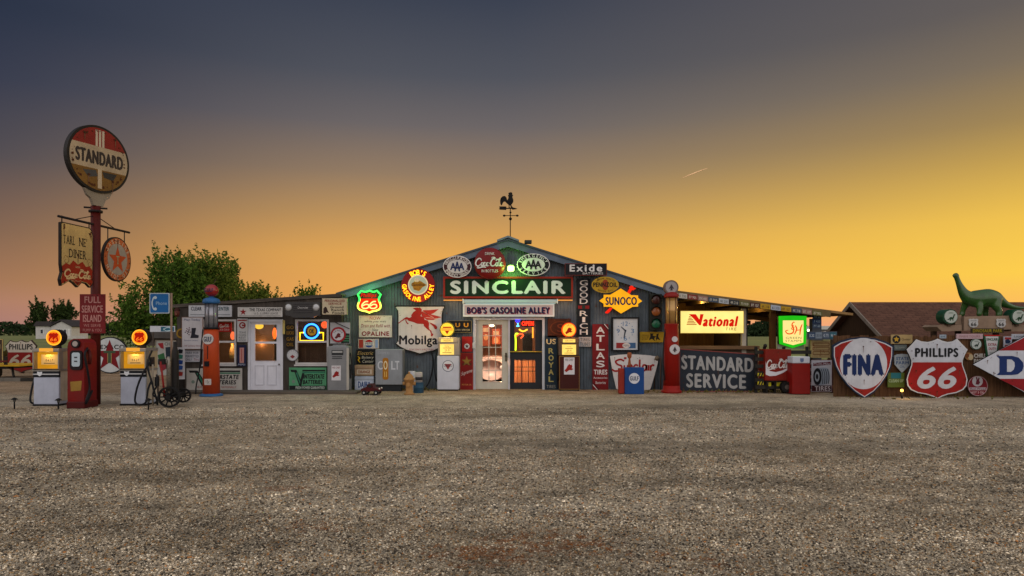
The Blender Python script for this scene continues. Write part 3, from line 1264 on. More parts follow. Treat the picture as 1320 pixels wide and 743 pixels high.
def hb(x0, y0, x1, y1, d0, d1, m, part):
    hs.box(x0, y0, x1, y1, d0, d1, m, part)


hs.box(46, 420, 68, 437, -6, 0, SIDING, 'wall')
hs.prism([(68.3, 437), (94, 437), (94, 421), (81, 414.8), (68.3, 421)], -6, .6, SIDING, 'wall')
hs.prism([(66, 421.6), (81, 413.6), (96.5, 421.8), (96.5, 420.6), (81, 412.2), (66, 420.4)], -6.4, 1.0, DARKROOF, 'roof')
hs.prism([(44, 420.6), (67.6, 420.6), (67.6, 414.6), (48, 414.6)], -6.2, .4, DARKROOF, 'roof')
for x in (52, 84):
    f = 'window#%d' % x
    d = .65 if x > 70 else .05
    hs.box(x, 424.5, x + 4, 430.5, d - .1, d, P('#ddddda'), f)
    hs.box(x + .5, 425, x + 3.5, 430, d - .05, d + .04, P('#232a33', 0, .2), f + '/pane')
hs.box(89.5, 424, 92.5, 436.5, .55, .66, P('#c9c9c4'), 'door')
hs.done()
pf = T('picket_fence', 'low pale picket fence to the right of the farmhouse', 'fence', 88, 438.0, 150)
for i in range(22):
    x = 78 + i * 1.5
    pf.box(x, 433, x + .7, 438, 0, .05, SIDING)
pf.box(77, 434.2, 111, 434.8, -.05, -.005, SIDING, 'rail')
pf.done()
sh = T('storage_shed', 'low dark roofed shed with a pale board behind the right pump', 'shed', 207, 446.5, 30)
sh.prism([(186, 446), (240, 446), (240, 434), (186, 434)], -3, 0, P('#57504a', .6, .8), 'wall')
sh.prism([(183, 435.5), (244, 437), (244, 433.5), (236, 426), (192, 426), (183, 432.5)], -3.2, .3, P('#4b4744', .6, .8), 'roof')
sh.done()
sb = sign('shop_board', 'white and teal board on posts above the shed by the telephone sign', 'sign', 194, 420.5, 226, 428, 24, P('#b9bcc2', .2))
sb.flat(R(208, 421.5, 225, 427.5), .034, P('#1f5a70'))
sb.strokes([[(0, .3), (.3, .8), (.7, .9), (1, .5), (.7, .2), (.3, .2), (0, .7)]], 211, 422.5, 222, 426.5, 1.1, .037, P('#b8cfd4'), 'emblem')
for x in (197, 223):
    sb.box(x, 428, x + 1.4, 491, .0, .03, P('#4a4038'), 'post#%d' % x)
sb.done()
fs_ = T('market_shed', 'distant pale roofed shed with red and white striped awning', 'shed', 1072, 434, 70)
fs_.box(1052, 425, 1120, 434, -6, 0, P('#8d8f94', .3, .8), 'wall')
fs_.prism([(1049, 425), (1124, 425), (1118, 420.5), (1055, 420.5)], -7, .6, P('#b9b7b0', .3, .8), 'roof')
for i in range(12):
    fs_.box(1059 + i * 3, 427, 1062 + i * 3, 431.5, .02, .5, P('#c4302a') if i % 2 else P('#e6ddd8'), 'awning')
fs_.done()
yl = T('yard_light', 'tall yard lamp glowing white beyond the shelter posts', 'lamp', 1042, 452, 63)
yl.tube([(1042, 452), (1042, 427)], .05, P('#55524c'), 'pole')
yl.ball(1042, 426, 1.5, 0, E('#fff2c8', 6), 'bulb', 10)
yl.done()

# ================================================================== METAL SHOP
GALV = P('#5b656d', .75, .5, .25, rust=.28)
GALV2 = P('#66717c', .4, .5, .2)
TRIMW, DOORC = P('#b7b9c0', .3, .6), P('#b5b0a2', .3, .6)
shop = T('metal_shop', 'grey corrugated metal shop with low gable and lit double doors', 'building', CX, HY + CH * F / YW, loc=(0, YW, 0), k=YW / F)
APX = 655


def gy(x):      # underside of the gable roof in photo rows
    return 318 + abs(x - APX) * .3155


def corr(t, x0, x1, top, bot, mat, part, pitch=.085, amp=.016):
    k = t.k
    n = int((x1 - x0) * k / pitch)
    xs, ds = [], []
    for i in range(n):
        b = x0 + (x1 - x0) * i / n
        w_ = (x1 - x0) / n
        for f, d in ((0, 0), (.36, 0), (.5, amp), (.86, amp)):
            xs.append(b + f * w_)
            ds.append(d)
    xs.append(x1)
    ds.append(0)
    vs = []
    for x, d in zip(xs, ds):
        y0 = top(x)
        vs += [t.p(x, bot, d), t.p(x, y0, d)]
    t.B(part).add(vs, [(2 * i, 2 * i + 2, 2 * i + 3, 2 * i + 1) for i in range(len(xs) - 1)], mat)


GB = shop.cy
DX0, DX1, DY = 610, 702, 409.5
corr(shop, 441.5, DX0, gy, GB, GALV, 'front_wall')
corr(shop, DX1, 866, gy, GB, GALV, 'front_wall')
corr(shop, DX0, DX1, gy, DY, GALV, 'front_wall')
shop.mbox(shop.p(441.5, GB, 0), shop.p(443, gy(441) + 6, -10), GALV, 'side_wall')
shop.mbox(shop.p(864.5, GB, 0), shop.p(866, gy(866) + 6, -10), GALV, 'side_wall')
shop.box(443, gy(443) + 4, 864.5, GB, -10, -9.9, GALV, 'rear_wall')
for sg, xe in ((-1, 436), (1, 872)):
    f = lambda x: gy(x) - 1
    shop.prism([(APX, gy(APX) - 1), (xe, gy(xe) - 1), (xe, gy(xe) - 4.5), (APX, gy(APX) - 4.5)], -10.3, .22, GALV2, 'roof')
    shop.prism([(APX, gy(APX) + 1.5), (xe, gy(xe) + 1.5), (xe, gy(xe) - 6.2), (APX, gy(APX) - 6.2)], .223, .25, P('#586573', .5, .5, .2), 'rake_trim')
    shop.prism([(APX, gy(APX) - 6.3), (xe, gy(xe) - 6.3), (xe, gy(xe) - 8.6), (APX, gy(APX) - 8.6)], .1, .29, P('#3c464f', .4, .5, .2), 'rake_trim')
shop.prism([(641, 313.5), (655, 308.2), (669, 313.5), (669, 311), (655, 305.6), (641, 311)], -10.2, .31, GALV2, 'ridge_cap')
shop.box(676, 311.6, 685, 315, .0, .34, P('#2d2f31'), 'vent_cap')
# door surround and doors
shop.frame(DX0 + 3, DY + 3, DX1 - 3, GB + 3, 3, -.12, .05, TRIMW, 'door_frame')
shop.box(655.2, DY + 3, 657.2, GB, -.1, .03, TRIMW, 'door_frame')


def door(t, key, x0, y0, x1, y1, gx0, gy0, gx1, gy1, mat, d0=-.09, d1=-.03, nx=0, ny=0, barm=None, gl=None):
    t.box(x0, y0, gx0, y1, d0, d1, mat, key)
    t.box(gx1, y0, x1, y1, d0, d1, mat, key)
    t.box(gx0, y0, gx1, gy0, d0, d1, mat, key)
    t.box(gx0, gy1, gx1, y1, d0, d1, mat, key)
    t.frame(gx0 + .6, gy0 + .6, gx1 - .6, gy1 - .6, .6, d1, d1 + .012, mat, key + '/glazing_bead')
    t.box(gx0, gy0, gx1, gy1, (d0 + d1) / 2 - .004, (d0 + d1) / 2 + .004, gl or glass(), key + '/pane')
    bm_ = barm or mat
    for i in range(1, nx):
        x = gx0 + (gx1 - gx0) * i / nx
        t.box(x - .45, gy0 + 1.2, x + .45, gy1 - 1.2, d1 - .025, d1 - .006, bm_, key + '/glazing_bar')
    for j in range(1, ny):
        y = gy0 + (gy1 - gy0) * j / ny
        t.box(gx0 + 1.2, y - .4, gx1 - 1.2, y + .4, d1 - .024, d1 - .004, bm_, key + '/glazing_bar')


door(shop, 'door#1', 613.3, 412.6, 655, GB - .4, 621.5, 418, 647.5, 493, DOORC, nx=3, ny=5)
shop.box(651.3, 455, 653.2, 466, -.03, .0, P('#4a3e2e', .2, .3, .8), 'door#1/handle')
shop.tube([(652.2, 459, .0), (652.2, 459, .05)], .012, P('#4a3e2e', .2, .3, .8), 'door#1/handle')
shop.ball(652.2, 459, 1.5, .06, P('#4a3e2e', .2, .3, .8), 'door#1/handle', 10)
DK = P('#24262a', .3, .5)
for (a, b_, c, d_) in ((657.4, 412.6, 663, GB - .4), (690, 412.6, 698.8, GB - .4), (663, 412.6, 690, 414), (663, 452.5, 690, 464), (663, 493.5, 690, GB - .4)):
    shop.box(a, b_, c, d_, -.09, -.03, DK, 'door#2')
shop.box(663, 414, 690, 452.5, -.064, -.056, glass(), 'door#2/pane#1')
shop.box(663, 464, 690, 493.5, -.064, -.056, glass(), 'door#2/pane#2')
for i in (1, 2):
    shop.box(663 + 9 * i - .4, 464, 663 + 9 * i + .4, 493.5, -.05, -.03, DK, 'door#2/glazing_bar')
for i in (1, 2, 3):
    y = 464 + 29.5 * (.0, .32, .5, .0)[i] if i < 3 else 464.6
    shop.box(663, y - .35, 690, y + .35, -.049, -.028, DK, 'door#2/glazing_bar')
shop.tube([(657.6, 453.6, .02), (698.5, 453.6, .02)], .018, P('#b79a3a', .2, .35, .6), 'door#2/push_bar')
# room behind the doors
WARM = P('#a07458', .5, .7)
shop.box(590, 405, 730, 405.8, -5.0, -.16, P('#b9a188'), 'interior_ceiling')
shop.box(590, GB - 1.2, 730, GB - .5, -5.0, -.16, P('#7a5a48', .4, .4), 'interior_floor')
shop.box(590, 405.8, 730, GB - 1.2, -5.06, -5.0, WARM, 'interior_wall')
shop.box(588, 405, 590, GB - .5, -5.0, -.16, WARM, 'interior_wall')
shop.box(730, 405, 732, GB - .5, -5.0, -.16, WARM, 'interior_wall')
shop.done()

cl = T('added_room_lamp', 'small warm lamp added to light the room behind the left door', 'lamp', 634, 420, 21.3)  # lamp fitting added to account for the room's warm point light
cl.prism(EL(634, 420, 3.2, 1.6), -.1, .1, E('#ffd9a0', 5), 'shade')
cl.tube([(634, 418.5), (634, 412)], .01, P('#333333'), 'cord')
cl.light(634, 424, .3, 115, (1, .72, .54), .15)
cl.done()
cl = T('added_room_lamp', 'bare lamp added to light the curtain behind the dark right door', 'lamp', 680, 432, 22.6)  # second added fitting, its light glows through curtain and lower panes
cl.ball(680, 432, 2, 0, E('#ffb050', 5), 'bulb', 10)
cl.tube([(680, 430), (680, 417)], .01, P('#333333'), 'cord')
cl.light(680, 452, .4, 62, (1, .6, .32), .15)
cl.done()
# things inside, seen through the panes
CURT, t_, o_ = _mk('curtain_cloth')
d_, l_, x_ = t_.nodes.new('ShaderNodeBsdfDiffuse'), t_.nodes.new('ShaderNodeBsdfTranslucent'), t_.nodes.new('ShaderNodeMixShader')
for q_ in (d_, l_):
    q_.inputs[0].default_value = (*srgb('#eaa878'), 1)
x_.inputs[0].default_value = .6
t_.links.new(d_.outputs[0], x_.inputs[1])
t_.links.new(l_.outputs[0], x_.inputs[2])
t_.links.new(x_.outputs[0], o_.inputs[0])
cur = T('curtain', 'orange curtain hanging behind the lower panes of the dark door', 'curtain', 676, 498, 21.3)
n = 40
vs = []
for i in range(n + 1):
    x = 660 + 34 * i / n
    d = .03 * sin(i * 1.1)
    vs += [cur.p(x, 500, d), cur.p(x, 462, d)]
cur.B('').add(vs, [(2 * i, 2 * i + 2, 2 * i + 3, 2 * i + 1) for i in range(n)], CURT, True)
cur.done()
car = T('display_car', 'rounded pinkish white car nose parked inside behind the left door', 'car', 634, 506, 22.3)
CARP = P('#d8c4bc', .15, .3)
pr = [(0, .42), (.5, .46), (.95, .6), (1.05, .8), (.98, .98), (.7, 1.12), (.3, 1.17), (0, 1.18)]
vs, fs = [], []
N = 18
for i in range(N + 1):
    t_ = i / N
    d = .5 - 1.6 * t_
    for (x, z) in pr:
        sx_ = (1 - (1 - min(1, t_ * 2.2)) ** 3 * .45)
        vs.append((x * sx_ * .72, -d, .42 + (z - .42) * (.7 + .3 * sx_)))
        vs.append((-x * sx_ * .72, -d, .42 + (z - .42) * (.7 + .3 * sx_)))
m_ = len(pr)
for i in range(N):
    for j in range(m_ - 1):
        a = i * 2 * m_ + 2 * j
        b_ = a + 2 * m_
        fs += [(a, a + 2, b_ + 2, b_), (a + 1, b_ + 1, b_ + 3, a + 3)]
fs.append(tuple(2 * j for j in range(m_)) + tuple(2 * j + 1 for j in reversed(range(m_))))
car.B('body').add(vs, fs, CARP, True)
for sg in (-1, 1):
    car.ball(634 + sg * 13, 506 - 33, 4.2, .42, P('#e9e4da', .1, .2), 'headlight#%d' % sg, 12)
    car.tube([(634 + sg * 17, 506 - 13, .2), (634 + sg * 17 + .1, 506 - 13, -.05)], .3, P('#1a1a1a', .2, .8), 'wheel#%d' % sg, 18)
    car.ball(634 + sg * 14, 506 - 26, 8, .05, CARP, 'fender#%d' % sg, 14, 1, 1.6, 1.3)
car.tube([(615, 492, .5), (634, 492, .62), (653, 492, .5)], .05, P('#c9c9c9', .1, .2, 1), 'bumper')
car.done()
for i, (x0, y0, x1, y1, h, lb) in enumerate(((621, 420, 632, 446, '#a8563c', 'red orange poster inside left of the door panes'),
                                             (634, 424, 645, 444, '#c0603a', 'terracotta poster inside above the white car nose'),
                                             (646, 419, 657, 452, '#8a3020', 'dark red poster inside behind the door edge'))):
    q = sign('wall_poster', lb, 'poster', x0, y0, x1, y1, 23.6, P(h, .3), 'posters inside the shop')
    q.flat(R(x0 + 2, y0 + 3, x1 - 2, y0 + 8), .033, P('#e0c8a0'), 'lettering')
    q.flat(EL((x0 + x1) / 2, y0 + 15, 3, 4), .033, P('#e8b07a'), 'emblem')
    q.done()
ch = T('bar_stool', 'dark high backed stool silhouetted inside the upper right door', 'stool', 680, 503.5, 21.6)
for sx_ in (-6, 6):
    for dd in (-.14, .14):
        ch.tube([(680 + sx_, 503.5, dd), (680 + sx_ * .8, 459, dd * .8)], .018, P('#15120f'), 'leg#%d%f' % (sx_, dd))
ch.box(673, 455.5, 687, 459, -.18, .18, P('#1d1713'), 'seat', .02)
ch.box(673.5, 430, 686.5, 455, -.18, -.13, P('#15100d'), 'backrest', .02)
ch.done()

# ================================================================== TIMBER ANNEX
YL = 19.6
YLS = 19.54
BARN = wood('#57504a', '#3b3632', 1.0, True, .16)
ann = T('timber_annex', 'low weathered timber annex with white door and two windows', 'building', CX, HY + CH * F / YL, loc=(0, YL, 0), k=YL / F)
AB = ann.cy


def ay(x):
    return 392.6 - (x - 226) * .0655


def wall_holes(t, x0, x1, top, bot, holes, mat, part, d0, d1):
    xs = sorted({x0, x1} | {h[0] for h in holes} | {h[2] for h in holes})
    for a, b in zip(xs[:-1], xs[1:]):
        mid = (a + b) / 2
        sp = sorted((h[1], h[3]) for h in holes if h[0] <= mid <= h[2])
        ys = None
        cur_ = None
        prev = None
        for (ha, hb_) in sp:
            if prev is None:
                t.prism([(a, top(a)), (b, top(b)), (b, ha), (a, ha)], d0, d1, mat, part)
            else:
                t.prism(R(a, prev, b, ha), d0, d1, mat, part)
            prev = hb_
        if prev is None:
            t.prism([(a, top(a)), (b, top(b)), (b, bot), (a, bot)], d0, d1, mat, part)
        elif prev < bot - .1:
            t.prism(R(a, prev, b, bot), d0, d1, mat, part)


AH = [(262, 412, 305, 470), (320, 412, 365, AB), (381, 412, 424, 470)]
wall_holes(ann, 228, 441, lambda x: ay(x) + 2, AB, AH, BARN, 'front_wall', -.08, 0)
ann.prism([(222, ay(222) + 2), (440, ay(440) + 2), (440, ay(440)), (222, ay(222))], -6.3, .04, P('#4a443e', .6, .8), 'roof')
ann.prism([(222, ay(222) + 4.2), (440, ay(440) + 4.2), (440, ay(440) + .4), (222, ay(222) + .4)], .043, .06, wood('#5d564e', '#3f3934', 1, False, .2), 'fascia')
ann.box(228, 400, 230, AB, -6, -.081, BARN, 'side_wall')
ann.box(228, 396, 441, AB, -6.1, -6.0, BARN, 'rear_wall')
ann.box(230, AB - 1, 441, AB - .4, -6, -.09, P('#40362e'), 'interior_floor')
ann.frame(323, 415, 362, AB + 3, 3, -.1, .03, P('#c3c5cc', .25), 'door_frame')
WD = P('#c9cad2', .25, .5)
door(ann, 'door', 323, 415, 362, AB - .6, 328, 418, 357, 466, WD, -.07, -.02, 0, 0)
ann.box(328.4, 440.6, 356.6, 443.2, -.06, -.006, WD, 'door/rail')
for x in (328, 344):
    ann.frame(x + 1, 472, x + 11.5, 496, .8, -.02, -.008, P('#b5b6be', .2), 'door/moulding')
ann.ball(360, 470, 1.2, .03, P('#5a5348', .2, .3, .8), 'door/handle', 10)
for key, x0, x1 in (('window#1', 262, 305), ('window#2', 381, 424)):
    ann.frame(x0 + 2.4, 414.4, x1 - 2.4, 467.6, 2.4, -.07, .035, P('#b4b2b0', .35), key)
    ann.box(x0 + 2.4, 439.6, x1 - 2.4, 442, -.05, .01, P('#b4b2b0', .35), key + '/sash')
    ann.box(x0 + 2.4, 414.4, x1 - 2.4, 467.6, -.045, -.037, glass(refl=.05), key + '/pane')
    ann.box(x0 - 1, 470.2, x1 + 1, 472, .0, .07, P('#b4b2b0', .35), key + '/sill')
# room linings
ann.box(330, 400, 437, AB - 1.2, -3.2, -3.1, P('#5a3a26', .5, .8), 'interior_wall')
ann.box(232, 400, 330, AB - 1.2, -1.6, -1.5, P('#6a5a4a', .5, .8), 'interior_wall')
ann.box(381, 444, 424, 470, -.30, -.28, wood('#4d3729', '#37271d', 1, True, .12), 'interior_wall')
ann.done()
bw = T('boardwalk', 'low grey timber step along the foot of the annex', 'step', 340, 508.5)
bw.mbox((-2.6, 0, 0), (2.55, .62, .07), wood('#6b6258', '#4f483f', 1, False, .1), '', .01)
bw.done()


def lampglobe(x, y, r, Y, h, s, e, lab, c, sx_=1., sz=1.):
    q = T('lamp_globe', lab, 'lamp', x, y, Y, 'lamps glowing inside the annex')
    q.ball(x, y, r, 0, E(h, s), 'bulb', 14, sx_, sx_, sz)
    q.tube([(x, y - r * sz), (x, 400)], .012, P('#222222'), 'cord')
    q.light(x, y + r * sz + 3, .3, e, c, .1)
    q.done()


lampglobe(334, 420.5, 5.5, 20.3, '#ffc83a', 1.1, 8, 'yellow bowl lamp inside the top left of the annex door', (1, .7, .25), 1, .75)
lampglobe(354, 430, 3.4, 20.6, '#ff6a1e', 1.6, 14, 'tall orange lamp inside the annex door at its right', (1, .35, .1), .8, 2.2)
lampglobe(342, 434, 4, 21.4, '#ff7a30', 1.3, 14, 'orange lamp low in the middle of the annex door panes', (1, .4, .12), .8, 1.5)
lampglobe(418.5, 419, 4.6, 20.2, '#ff5a28', 1.3, 4, 'red orange lamp in the top right corner of the right annex window', (1, .35, .1))
lampglobe(300, 433, 4.2, 20.4, '#ff7040', 1.2, 8, 'orange lamp behind the left annex window near its right edge', (1, .45, .2), .7, 1.3)
vs_ = T('glass_jug', 'pale amber jug on a shelf inside the left annex window', 'jug', 300, 462, 20.3)
vs_.lathe(300, [(4, 462), (4.4, 456), (3.6, 450), (2, 446), (2, 443)], 0, P('#c8a860', .2, .3), '')
vs_.done()
q = sign('window_sign', 'small red bar sign hung inside the left annex window', 'sign', 281, 416, 299, 428, 19.85, P('#a01a18', .3))
q.strokes(COKE, 284, 418.5, 296, 422.5, .9, .034, P(WHITE))
q.text('ICE COLD', 284.5, 424, 296, 426.3, .034, P(WHITE))
q.done()

# ================================================================== OPEN SHELTER (right)
YA = 20.0
she = T('open_shelter', 'open timber lean-to shelter with long sloping roof right of the shop', 'shelter', CX, HY + CH * F / YA, loc=(0, YA, 0), k=YA / F)
SB = she.cy
BR = wood('#7a5f3a', '#4f3b24', 1, True, .18)
BRH = wood('#7a5f3a', '#4f3b24', 1, False, .2)


def sy(x):
    return 375.5 + (x - 868) * .1285


she.prism([(867, sy(867) + 3), (1092, sy(1092) + 3), (1092, sy(1092)), (867, sy(867))], -6.5, .35, P('#8a6c44', .5, .8), 'roof')
she.prism([(868, sy(868) + 9.6), (1063, sy(1063) + 9), (1063, sy(1063) + .6), (868, sy(868) + .6)], .352, .38, P('#6b5a3c', .6, .8), 'fascia')
for i in range(7):
    x = 885 + i * 28
    she.prism([(x, sy(x) + 3.2), (x + 3, sy(x) + 3.6), (x + 3, sy(x) + 9), (x, sy(x) + 9)], -6.3, .19, BRH, 'rafter')
for d in (-3, -6):
    she.prism([(870, sy(870) + 9.2), (1060, sy(1060) + 9.2), (1060, sy(1060) + 15), (870, sy(870) + 15)], d - .15, d, BRH, 'beam#%d' % d)
she.box(956.5, 398, 962, SB, -.12, .0, P('#a89f90', .4), 'post#1')
she.box(993.5, 401, 1000, SB, -.14, .02, P('#5a3a1c', .5, .8), 'post#2')
she.box(1047, 411, 1059, SB, -.2, .0, P('#4a5058', .5, .7), 'post#3')
she.box(962, 397, 964, 446, -.06, -.02, P('#17171a', .2), 'bracket')
she.box(866, 386, 956.4, SB, -2.7, -2.6, wood('#7a5832', '#523a20', 1, True, .2), 'rear_wall')
she.box(954, 395, 956.4, SB, -2.6, -.12, P('#3a2a1a', .5, .9), 'partition')
she.box(866, 450.5, 976, SB, -.12, -.03, P('#5a4a3c', .5, .8), 'low_wall')
she.box(866, 446, 977, 450.4, -.16, .14, wood('#8a6a4c', '#5f4632', 1, False, .2), 'wall_cap')
she.done()

# licence plates nailed along the shelter fascia, then on the post and the rail
PL = [('#b9b9b4', 'white'), ('#7a2c28', 'dull red'), ('#8a6a60', 'pinkish brown'), ('#3f4a58', 'slate blue'), ('#c0bcb0', 'cream'), ('#aab0b4', 'pale grey'),
      ('#2f3338', 'black'), ('#5c5a34', 'olive'), ('#a8b0bc', 'pale blue'), ('#b08a1c', 'mustard'), ('#4a2f28', 'brown')]
ORD = ['first', 'second', 'third', 'fourth', 'fifth', 'sixth', 'seventh', 'eighth', 'ninth', 'tenth', 'eleventh', 'twelfth', 'thirteenth', 'fourteenth']
seqp = [4, 1, 2, 3, 5, 6, 7, 10, 9, 8, 9, 3, 2, 7]
for i in range(14):
    h, nm = PL[seqp[i]]
    x0 = 873 + i * 13.4
    x1 = x0 + 12.6
    y0, sk = sy(x0) + 1.5, (sy(x1) - sy(x0))
    q = T('licence_plate', f'{nm} licence plate, {ORD[i]} along the sloping shelter edge from the tall red pump', 'licence plate', (x0 + x1) / 2, y0 + 3.5, YA - .382, 'licence plates on the shelter edge')
    q.prism([(x0, y0), (x1, y0 + sk), (x1, y0 + sk + 6.2), (x0, y0 + 6.2)], 0, .008, P(h, .6, .5, .1, rust=.3))
    dark = srgb(h)[1] > .2
    q.text(random.choice(['4K 218', 'B7 905', '61 330', 'MX 442', '8T 107', 'J2 564', '73 919']), x0 + 1.6, y0 + 1.7 + sk * .15, x1 - 1.6, y0 + 5.0 + sk * .15, .0105, P('#20242c') if dark else P('#c9c4b0'), skew=sk * .75)
    q.done()
PB = ['dark blue', 'teal blue', 'grey blue', 'slate']
for i, (y0, h) in enumerate(((405.5, '#27465a'), (411.6, '#1f3a60'), (417.7, '#3b4a60'))):
    q = sign('licence_plate', ['teal licence plate at the top of the shelter corner post', 'dark blue licence plate in the middle of the corner post', 'slate licence plate lowest on the corner post'][i], 'licence plate', 1047.3, y0, 1058.8, y0 + 5.6, YA - .01, P(h, .6, .5, .1), 'licence plates on the corner post', .008)
    q.text(['AR 51', '7 420', 'PT 66'][i], 1049, y0 + 1.4, 1057, y0 + 4.3, .0105, P('#9fb4c0'))
    q.done()
rb = T('plate_rail', 'grey rail between the shelter post and the plank fence', 'rail', 1060, 431, 19.2)
rb.box(1041, 427.5, 1079, 438, -.06, 0, P('#4a4f55', .5, .8))
rb.box(1072, 438, 1076, HY + CH * F / 19.2, -.08, -.0, P('#3b3028', .5, .8), 'post')
rb.done()
for i, (x0, h) in enumerate(((1042, '#2c3f58'), (1051.2, '#6c7884'), (1060.4, '#4a5666'), (1069.6, '#2a5a68'))):
    q = sign('licence_plate', ['navy', 'pale grey', 'slate', 'teal'][i] + ' licence plate on the rail left of the tall blue bordered shield', 'licence plate', x0, 428.6, x0 + 8.6, 436.6, 19.198, P(h, .6, .5, .1), 'licence plates on the rail', .008)
    q.text(['5C 82', '30 14', 'K 771', '9A 06'][i], x0 + 1.2, 430.8, x0 + 7.4, 434.6, .0105, P('#b8c0c8') if i != 1 else P('#2a3038'))
    q.done()

# steel gate and post beyond the low wall
gt = T('yard_gate', 'dark slatted yard gate with yellow hazard plates right of the low wall', 'gate', 985, 507)
for i in range(6):
    y = 452 + i * 9
    gt.box(974, y, 1046, y + 4.6, -.05, 0, P('#2a2824', .5, .8), 'gate_frame')
for x in (974, 985, 1010, 1040):
    gt.box(x, 447, x + 3.4, 507, -.1, -.052, P('#1e1c1a', .5, .8), 'gate_frame')
gt.ball(987, 446, 2.6, -.03, P('#1e1c1a'), 'finial', 10)
for y in (481, 492):
    gt.box(976.5, y, 984, y + 4.2, .002, .012, P('#b8a820', .3), 'hazard_plate#%d' % y)
    for j in range(2):
        gt.prism([(977 + j * 3.4, y + 4.2), (979 + j * 3.4, y + 4.2), (980.6 + j * 3.4, y), (978.6 + j * 3.4, y)], .0125, .0145, P(BLACK), 'hazard_plate#%d' % y)
for (a, b_) in ((990.5, 993.8), (1001, 1009)):
    for y in (483, 493):
        gt.box(a, y, b_, y + 5, .002, .012, P('#a8a01c', .4), 'hazard_plate#%d%d' % (a, y))
gt.done()

# ================================================================== PLANK FENCE + SHINGLED SHED
YF = 18.1
FN = T('plank_fence', 'tall brown plank fence hung with signs on the right', 'fence', 1240, HY + CH * F / YF, YF)
FB = FN.cy
FW = wood('#6e4f36', '#3f2c1e', 1, True, .13)
rng = random.Random(4)
x = 1074.5
i = 0
while x < 1480:
    wd = 5.6 + rng.uniform(-.8, 1.2)
    top = 433.5 + rng.uniform(-1.4, 1.2)
    FN.box(x, top, x + wd - .35, FB, -.02 + rng.uniform(-.004, .004), .004 + rng.uniform(-.006, .006), FW, '')
    x += wd
for y in (442, 497):
    FN.box(1074.5, y, 1480, y + 4, -.07, -.03, FW, 'rail')
FN.done()

SHG = shingle('#583d31')
X0, YA_, YM, YB_ = 12.1, 22.0, 23.9, 25.8
ZE, ZR = 1.66, 2.76
bs = T('shingled_shed', 'low shed with brown shingle roof behind the plank fence', 'shed', 0, 0, loc=(X0, YM, 0), k=1)
hw = (YB_ - YA_) / 2
L = 26
for sg in (-1, 1):
    nrm = .05
    v = [(-.25, 0, ZR), (L, 0, ZR), (L, sg * (hw + .28), ZE - .16), (-.25, sg * (hw + .28), ZE - .16)]
    v += [(a, b_, c - .07) for a, b_, c in v]
    bs.B('roof').add(v, [(0, 1, 2, 3), (7, 6, 5, 4), (0, 3, 7, 4), (1, 5, 6, 2), (3, 2, 6, 7), (0, 4, 5, 1)], SHG)
    v = [(-.29, 0, ZR + .01), (-.29, sg * (hw + .3), ZE - .16), (-.29, sg * (hw + .3), ZE - .30), (-.29, 0, ZR - .14)]
    v += [(a + .035, b_, c) for a, b_, c in v]
    bs.B('rake_trim').add(v, [(0, 1, 2, 3), (7, 6, 5, 4), (0, 3, 7, 4), (1, 5, 6, 2), (3, 2, 6, 7), (0, 4, 5, 1)], P('#7d7368', .5, .7))
v = [(0, -hw, 0), (0, hw, 0), (0, hw, ZE - .1), (0, 0, ZR - .1), (0, -hw, ZE - .1)]
bs.B('wall').add(v + [(.1, b_, c) for a, b_, c in v], [(4, 3, 2, 1, 0), (5, 6, 7, 8, 9), (0, 1, 6, 5)], wood('#4a3828', '#2e2219', 1, True, .15))
for sg in (-1, 1):
    bs.mbox((.1, sg * hw, 0), (L, sg * (hw - .1), ZE - .12), FW, 'wall')
bs.done()

# ================================================================== SIGNS ON THE SHOP FRONT
pW, pB, pR, pN, pC = P(WHITE), P(BLACK), P(RED), P(NAVY), P(CREAM)
WSG = 'signs on the shop front'
ASG = 'signs on the annex wall'
FSG = 'signs on the plank fence'

# long green board
q = sign('shop_sign', 'long dark green board with big white capitals in a red frame under the gable', 'sign', 574, 359.5, 736, 382.5, YS - .05, P('#0c2a18', .3), WSG, .06)
q.frame(574, 359.5, 736, 382.5, 2.4, 0, .09, P('#8c2a1c', .4))
q.text('SINCLAIR', 580.5, 362, 729, 379.5, .064, P('#c8d6cc', .2), bold=.075, spc=1.0)
q.done()
# green yard lamp
q = T('gable_lamp', 'caged lamp glowing bright green in the middle of the gable', 'lamp', 658.5, 347, YS - .10)
q.lathe(658.5, [(2.2, 341), (4.2, 342), (4.6, 343.4)], .12, P('#5a6a5a', .3, .4, .6), 'cap', 14)
q.lathe(658.5, [(3.2, 343.4), (4.3, 344.6), (4.4, 349), (3.2, 350.5)], .12, E('#a8ff6a', 7), 'bulb', 14)
q.tube([(658.5, 341, .12), (658.5, 337, .12), (658.5, 336, 0)], .015, P('#444444'), 'bracket')
q.light(658.5, 350, .36, 28, (.30, 1, .10), .08)
q.done()
# round red button
q = T('button_sign', 'round dark red button sign with white script beside the green lamp', 'sign', 631.5, 340, YS - .24, WSG)
q.box(622, 331, 641, 349, -.22, 0, P('#1c1a1a'), 'stand_off')
q.lathe  # dish: shallow dome built from rings
nst, vs, fs = 40, [], []
for r_, d_ in ((20.3, .0), (20.3, .05), (19, .085), (14, .11), (7, .125), (.01, .13)):
    for j in range(nst):
        a = 2 * pi * j / nst
        vs.append(q.p(631.5 + r_ * cos(a), 340 - r_ * sin(a), d_))
for i in range(5):
    for j in range(nst):
        fs.append((i * nst + j, i * nst + (j + 1) % nst, (i + 1) * nst + (j + 1) % nst, (i + 1) * nst + j))
q.B('').add(vs, fs, P('#6e1514', .35, .35), True)
q.text('DRINK', 625.5, 326, 637.5, 329.5, .136, pW)
q.strokes(COKE, 613.5, 333, 649, 346, 1.7, .136, pW)
q.text('IN BOTTLES', 621, 348.2, 642, 351.8, .136, pW)
q.done()


